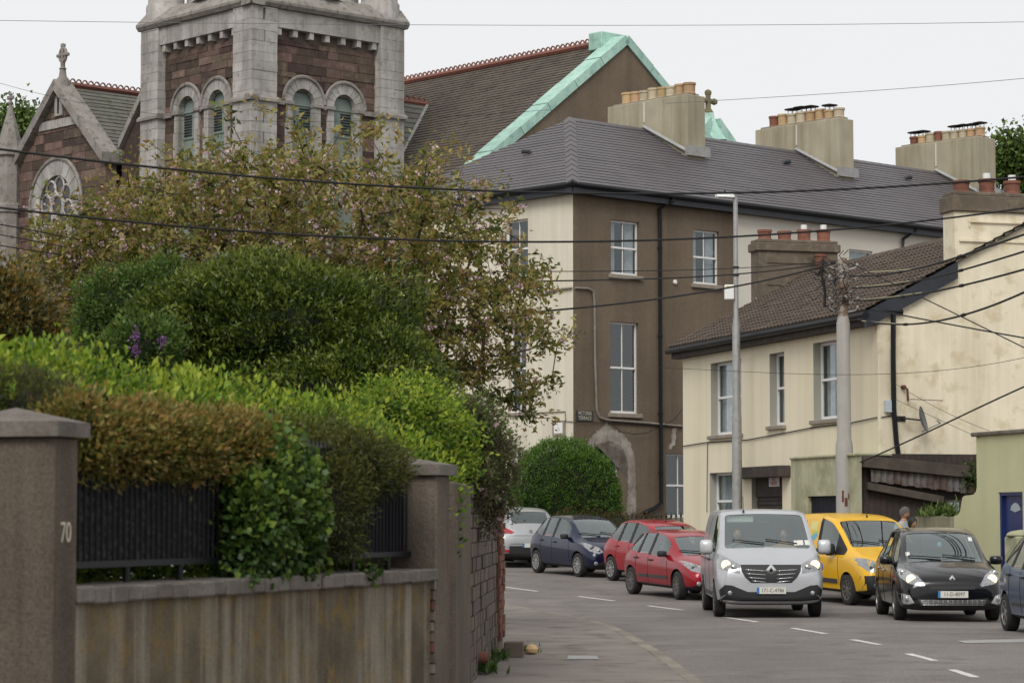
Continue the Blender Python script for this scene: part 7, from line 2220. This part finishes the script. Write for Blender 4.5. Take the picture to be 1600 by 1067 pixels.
def wire(label, pix, Y0, Y1, r, m=m_wire, joints=0):
    """pix control points; depth runs from Y0 at the first to Y1 at the last"""
    n = 40; xs = [p_[0] for p_ in pix]; ys = [p_[1] for p_ in pix]; pts = []
    # smooth curve through the control points
    co_ = np.polyfit(np.array(xs) / 1000., ys, min(len(pix) - 1, 3))
    for i in range(n + 1):
        u = i / n; x = xs[0] + (xs[-1] - xs[0]) * u; y = np.polyval(co_, x / 1000.)
        Yv = 1 / ((1 - u) / Y0 + u / Y1); pts.append(P(x, y, Yv))
    q = MB(); r = r * .82; q.tube(pts, r, 6)
    o = q.build('overhead_cable', m, None, smooth='all'); tag(o, label, 'cable', 'overhead cables')
    for k in range(joints):
        i = int(n * (.25 + .6 * k / max(joints, 1))); d = (pts[i + 1] - pts[i]).normalized(); s = MB(); s.tube([pts[i] - d * .1, pts[i] + d * .1], r * 1.7, 6); s.build('cable_joint', m, o)
    return o
wire('thick black cable crossing the tree top, terrace gutter and slate roof', [(-40, 228), (300, 268), (640, 292), (900, 303), (1130, 302), (1400, 291), (1640, 273)], 30, 35, .019)
wire('thick black cable crossing the cherry tree and the top-floor terrace windows', [(-40, 321), (300, 352), (640, 376), (895, 381), (1150, 369), (1400, 347), (1640, 321)], 30, 35, .018)
wire('thin black cable from the pole across the top-floor window sills', [(700, 427), (822, 424), (1000, 424), (1180, 417), (1305, 407)], 44, 58.6, .012)
wire('black cable from the pole passing just under the top-floor sills', [(700, 444), (822, 440), (1000, 436), (1180, 426), (1305, 409)], 44, 58.6, .02)
wire('heavy black cable sloping from the pole down across the brown wall', [(640, 502), (795, 491), (1000, 470), (1180, 442), (1305, 411)], 44, 58.6, .026)
wire('thin dark cable low on the church gable below the rose window', [(-30, 346), (60, 362), (160, 382), (320, 408)], 36, 37.5, .012)
wire('thin dark cable crossing the foot of the rose window', [(-30, 361), (60, 378), (160, 396), (320, 420)], 36, 37.5, .010)
wire('thin dark cable over the sandstone below the rose window', [(-30, 378), (60, 393), (125, 402), (320, 432)], 36, 37.5, .012)
wire('fine pale wire high across the sky and church cornice', [(-40, 32), (400, 37), (800, 40.5), (1200, 39), (1640, 34)], 60, 60, .008, mat('distant_wire', (.16, .165, .175), rough=.9, spec=.1))
wire('fine pale wire rising in the sky from the stone cross', [(1040, 162), (1110, 158), (1350, 143), (1640, 119)], 70, 60, .009, MATS['distant_wire'])
wire('fine wire crossing the church tower windows', [(-40, 118), (300, 184), (640, 186), (860, 172)], 70, 70, .007)
wA = wire('thick black cable leaving the pole top across the cream gable chimney', [(1328, 431), (1408, 425), (1493, 403), (1640, 354)], 58.6, 45, .026, joints=2)
wB = wire('thick black cable below the chimney one, sagging across the cream gable', [(1332, 450), (1411, 443), (1500, 423), (1640, 381)], 58.6, 45, .024, joints=2)
wC = wire('thick black cable sagging across the gable bargeboard', [(1334, 470), (1400, 465), (1472, 453), (1640, 410)], 58.6, 45, .026, joints=2)
wD = wire('thick black cable sagging lowest from the pole across the gable', [(1340, 499), (1411, 507), (1457, 503), (1557, 475), (1640, 438)], 58.6, 45, .026, joints=2)
wire('black stay wire falling straight from the pole top across the gable', [(1326, 410), (1480, 484), (1640, 563)], 58.6, 48, .015)
wire('black cable from the eaves falling slightly across the gable', [(1361, 483), (1480, 506), (1640, 535)], 58.4, 48, .02)
wire('thin wire crossing the cream house front between the windows', [(1030, 574), (1150, 581), (1300, 584), (1440, 582), (1640, 549)], 62, 50, .007)
wire('black cable climbing from the shed roof past the satellite dish', [(1343, 722), (1400, 699), (1450, 673), (1530, 637), (1640, 587)], 58.2, 46, .02)
wire('thin wire slanting down the lower gable to the yard wall', [(1400, 600), (1470, 640), (1546, 673)], 58.6, 54.8, .006)
wire('thin wire slanting down the gable below the dish', [(1395, 622), (1460, 652), (1530, 684)], 58.6, 54.8, .006)
for (x0, y0, x1, y1, w_) in ((1352, 427, 1440, 421, wA), (1348, 449, 1420, 441, wB), (1345, 470, 1440, 459, wC), (1347, 503, 1430, 508, wD)):
    q = MB(); q.tube([P(x0, y0 - 1.6, 58.0), P((x0 + x1) / 2, (y0 + y1) / 2 - .4, 56.6), P(x1, y1 - 1.6, 55.2)], .012, 5); q.build('cable_sleeve', m_wirepale, w_)

# spearhead railing before the terrace
root = empty('terrace_railing', 'short black spearhead railing in front of the terrace ground floor', 'railing', (P(1010, 815, 73.8).x, 73.8, gz(3, 73.8))); B = World(root)
bar = MB(); bar.tube([(0, 0, 0), (0, 0, 1.25)], .014, 5); bar.lathe([(.014, 1.25), (.04, 1.30), (.0, 1.42)], (0, 0, 0), 5); bo = None
rp = Plane((P(965, 815, 73.8).x, 73.8), (.9, -.42)); zr0 = P(1000, 803, 73.8).z - 1.36
nb = 26
for i in range(nb):
    o = bar.build('bar', m_black) if bo is None else link('bar', bo.data); bo = bo or o
    o.location = rp.at(i * .15, zr0, 0); parent_keep(o, root)
for z in (.25, 1.1): q = MB(); q.pbox(rp, -.1, nb * .15, zr0 + z, zr0 + z + .035, -.02, .02); B(q, 'rail', m_black)
q = MB(); q.pbox(rp, -.2, nb * .15 + .2, gz(3, 73) - .1, zr0 + .02, -.15, .15); B(q, 'plinth', m_graybrick)

# ================================================================== people
m_skin = mat('skin', (.42, .25, .17), (.38, .22, .15), 9, .6)
m_skin2 = mat('skin_tanned', (.33, .19, .125), (.30, .17, .11), 9, .6)
def person(label, loc, rz, H, skin, hair, top_m, low_m, hair_style='short', sit=False, tilt=0.0, turn=0.0):
    root = empty('person', label, 'person', loc, rz)
    k = H / 1.75
    if not sit:
        J = dict(pel=(0, 0, .95), sp=(.0, 0, 1.15), ch=(.01, 0, 1.36), nk=(.02, 0, 1.50), hd=(.03, 0, 1.58))
        legs = lambda s: [(0, .09 * s, .90), (.02, .10 * s, .50), (-.01, .10 * s, .09), (.14, .11 * s, .03)]
        arm = lambda s: [(0, .19 * s, 1.40), (-.02, .25 * s, 1.12), (.10, .24 * s, .90), (.15, .22 * s, .84)]
    else:
        J = dict(pel=(0, 0, .10), sp=(-.04, 0, .30), ch=(-.08, 0, .50), nk=(-.07, 0, .64), hd=(-.06, 0, .72))
        legs = lambda s: [(.04, .10 * s, .10), (.44, .13 * s, .12), (.46, .13 * s, -.28), (.60, .13 * s, -.34)]
        arm = lambda s: [(-.07, .19 * s, .54), (.06, .26 * s, .30), (.30, .17 * s, .34), (.38, .15 * s, .36)]
    V, Ed, R = [], [], []
    def add(p, r, par=None):
        V.append(tuple(Vector(p) * k)); R.append(r * k)
        if par is not None: Ed.append((par, len(V) - 1))
        return len(V) - 1
    a = add(J['pel'], .135); b = add(J['sp'], .125, a); c_ = add(J['ch'], .14, b); n = add(J['nk'], .058, c_); h = add(J['hd'], .06, n)
    hands = []
    for s in (-1, 1):
        L_ = legs(s); p = a
        for (q_, r_) in zip(L_, (.095, .068, .048, .038)): p = add(q_, r_, p)
        A_ = arm(s); p = c_
        for (q_, r_) in zip(A_, (.062, .046, .034, .032)): p = add(q_, r_, p)
        hd_ = Vector(A_[3]); dr = (Vector(A_[3]) - Vector(A_[2])).normalized(); hands.append(hd_)
        sd = Vector((0, 1, 0)); 
        for f_ in range(4):
            o_ = hd_ + dr * .03 + sd * (.024 - .016 * f_); m1 = add(o_ + dr * .035, .0095, p); add(o_ + dr * (.062 - .006 * abs(f_ - 1.3)) + Vector((.008, 0, -.014)), .008, m1)
        t1 = add(hd_ + dr * .012 - sd * s * .036, .011, p); add(hd_ + dr * .048 - sd * s * .048, .009, t1)
    me = bpy.data.meshes.new('body'); me.from_pydata(V, Ed, [])
    o = link('tmp_person', me); sk = o.modifiers.new('k', 'SKIN'); sk.use_smooth_shade = True
    for i, r_ in enumerate(R): me.skin_vertices[0].data[i].radius = (r_, r_ * (1.25 if i in (0, 1, 2) else 1.0)) if False else (r_, r_)
    me.skin_vertices[0].data[0].use_root = True
    ss = o.modifiers.new('s', 'SUBSURF'); ss.levels = 2; ss.render_levels = 2
    dg = bpy.context.evaluated_depsgraph_get(); dg.update(); ev = bpy.data.meshes.new_from_object(o.evaluated_get(dg)); bpy.data.objects.remove(o)
    for m_ in (skin, top_m, low_m, m_black): ev.materials.append(m_)
    bm = bmesh.new(); bm.from_mesh(ev); pz_ = J['pel'][2] * k
    for f in bm.faces:
        c0 = f.calc_center_median(); d_h = min((c0 - x * k).length for x in hands)
        if d_h < .11 * k or c0.z > (J['nk'][2] + .0) * k: f.material_index = 0
        elif (not sit and c0.z < .10 * k): f.material_index = 3
        elif (not sit and c0.z < pz_ + .04) or (sit and c0.x > .12 * k and c0.z < .22 * k): f.material_index = 2
        else: f.material_index = 1
    # head with brow, nose, lips, chin, ears and eyes, joined into the same mesh
    hc = Vector(J['hd']) * k + Vector((.012, 0, .085)) * k; Rm = Matrix.Rotation(turn, 3, 'Z') @ Matrix.Rotation(tilt, 3, 'Y')
    def put(p): return hc + Rm @ (Vector(p) * k)
    nu, nv_ = 28, 20; vv = []
    for i in range(nv_ + 1):
        for j in range(nu):
            th, ph = pi * i / nv_, 2 * pi * j / nu; x, y, z = sin(th) * cos(ph), sin(th) * sin(ph), cos(th)
            X_, Y_, Z_ = x * .098, y * .076, z * .120
            if z < 0: Y_ *= 1 - .28 * z * z; X_ *= (1 - .10 * z * z) if x > 0 else (1 + .28 * z)
            fr = max(0, x) ** 3
            g2 = lambda y0, z0, sy, sz: math.exp(-((Y_ - y0) / sy) ** 2 - ((Z_ - z0) / sz) ** 2)
            X_ += fr * (.024 * g2(0, -.022, .012, .016) + .013 * g2(0, .0, .009, .022) + .007 * g2(0, -.058, .022, .008) + .010 * g2(0, -.095, .022, .018) + .005 * g2(0, .03, .05, .012)
                        - .009 * g2(.030, .008, .014, .010) - .009 * g2(-.030, .008, .014, .010))
            vv.append(bm.verts.new(put((X_, Y_, Z_))))
    for i in range(nv_):
        for j in range(nu):
            try:
                f = bm.faces.new((vv[i * nu + j], vv[i * nu + (j + 1) % nu], vv[(i + 1) * nu + (j + 1) % nu], vv[(i + 1) * nu + j])); f.material_index = 0; f.smooth = True
            except Exception: pass
    def blob(c0, r3, mi, n1=8, n2=6):
        vs = []
        for i in range(n2 + 1):
            for j in range(n1):
                th, ph = pi * i / n2, 2 * pi * j / n1; vs.append(bm.verts.new(put((c0[0] + r3[0] * sin(th) * cos(ph), c0[1] + r3[1] * sin(th) * sin(ph), c0[2] + r3[2] * cos(th)))))
        for i in range(n2):
            for j in range(n1):
                f = bm.faces.new((vs[i * n1 + j], vs[i * n1 + (j + 1) % n1], vs[(i + 1) * n1 + (j + 1) % n1], vs[(i + 1) * n1 + j])); f.material_index = mi; f.smooth = True
    for s in (-1, 1):
        blob((-.002, s * .078, -.008), (.018, .009, .030), 0); blob((.083, s * .030, .008), (.009, .012, .006), 3); blob((.088, s * .031, .026), (.006, .016, .004), 3)
    blob((.098, 0, -.060), (.006, .022, .003), 3)
    bm.to_mesh(ev); bm.free()
    link('body', ev, root)
    # hair
    q = MB(); b0 = 0; nu, nv_ = 30, 14; rr_ = random.Random(int(H * 1000)); long = hair_style == 'long'
    for i in range(nv_ + 1):
        for j in range(nu):
            ph = 2 * pi * j / nu; front = max(0, cos(ph)); lim = pi * (.66 - .33 * front ** .7) if not long else pi * (.84 - .50 * front ** .8)
            th = lim * i / nv_; x, y, z = sin(th) * cos(ph), sin(th) * sin(ph), cos(th)
            g_ = 1.07 + (.04 if not long else .14) * (1 - i / nv_ * .4) + .05 * rr_.random() + .03 * sin(ph * 7 + i)
            yy = y * .078 * g_ * (1.0 if z > 0 else 1 - .1 * z * z)
            q.v.append(tuple(put((x * .100 * g_ - .004, yy, z * .120 * g_ + .004))))
    for i in range(nv_):
        for j in range(nu): q.f.append((i * nu + j, i * nu + (j + 1) % nu, (i + 1) * nu + (j + 1) % nu, (i + 1) * nu + j)); q.m.append(0)
    q.build('hair', hair, root, smooth='all')
    return root
m_hgrey = mat('grey_hair', (.13, .12, .115), (.06, .055, .05), 40, .8)
m_hdark = mat('dark_hair', (.012, .010, .009), (.022, .018, .015), 40, .6)
m_hbrown = mat('brown_hair', (.06, .035, .02), (.035, .022, .014), 40, .7)
m_sh1 = mat('pale_shirt', (.36, .37, .40), rough=.9); m_sh2 = mat('dark_jacket', (.05, .05, .06), rough=.9); m_sh3 = mat('tan_top', (.34, .20, .11), rough=.9); m_sh4 = mat('grey_top', (.16, .17, .18), rough=.9); m_jean = mat('jeans', (.05, .07, .11), rough=.9)
a = P(1411, 815, 56.2); person('grey-haired person in pale shirt looking down behind the yellow van', (a.x, a.y, gz(a.x, a.y) + .1), -.9, 1.83, m_skin, m_hgrey, m_sh1, m_jean, tilt=.35, turn=.5)
a = P(1424, 815, 55.6); person('dark-haired person beside the low boarded wall behind the black car', (a.x, a.y, gz(a.x, a.y) + .1), -1.2, 1.62, m_skin, m_hdark, m_sh2, m_jean, 'long', tilt=.15, turn=.3)
vr_ = van.root
Mv = Matrix.LocRotScale(vr_.location, vr_.rotation_euler, None)
for (y, lb, hm, tm, st_, tn) in ((-.46, 'driver of the silver van sitting behind the steering wheel', m_hbrown, m_sh4, 'short', 0), (.40, 'passenger in tan top sitting beside the silver van driver', m_hdark, m_sh3, 'long', -.2)):
    p_ = Mv @ Vector((van.x(1.80), y, .70)); person(lb, p_, vr_.rotation_euler.z, 1.74, m_skin, hm, tm, m_jean, st_, True, 0, tn)
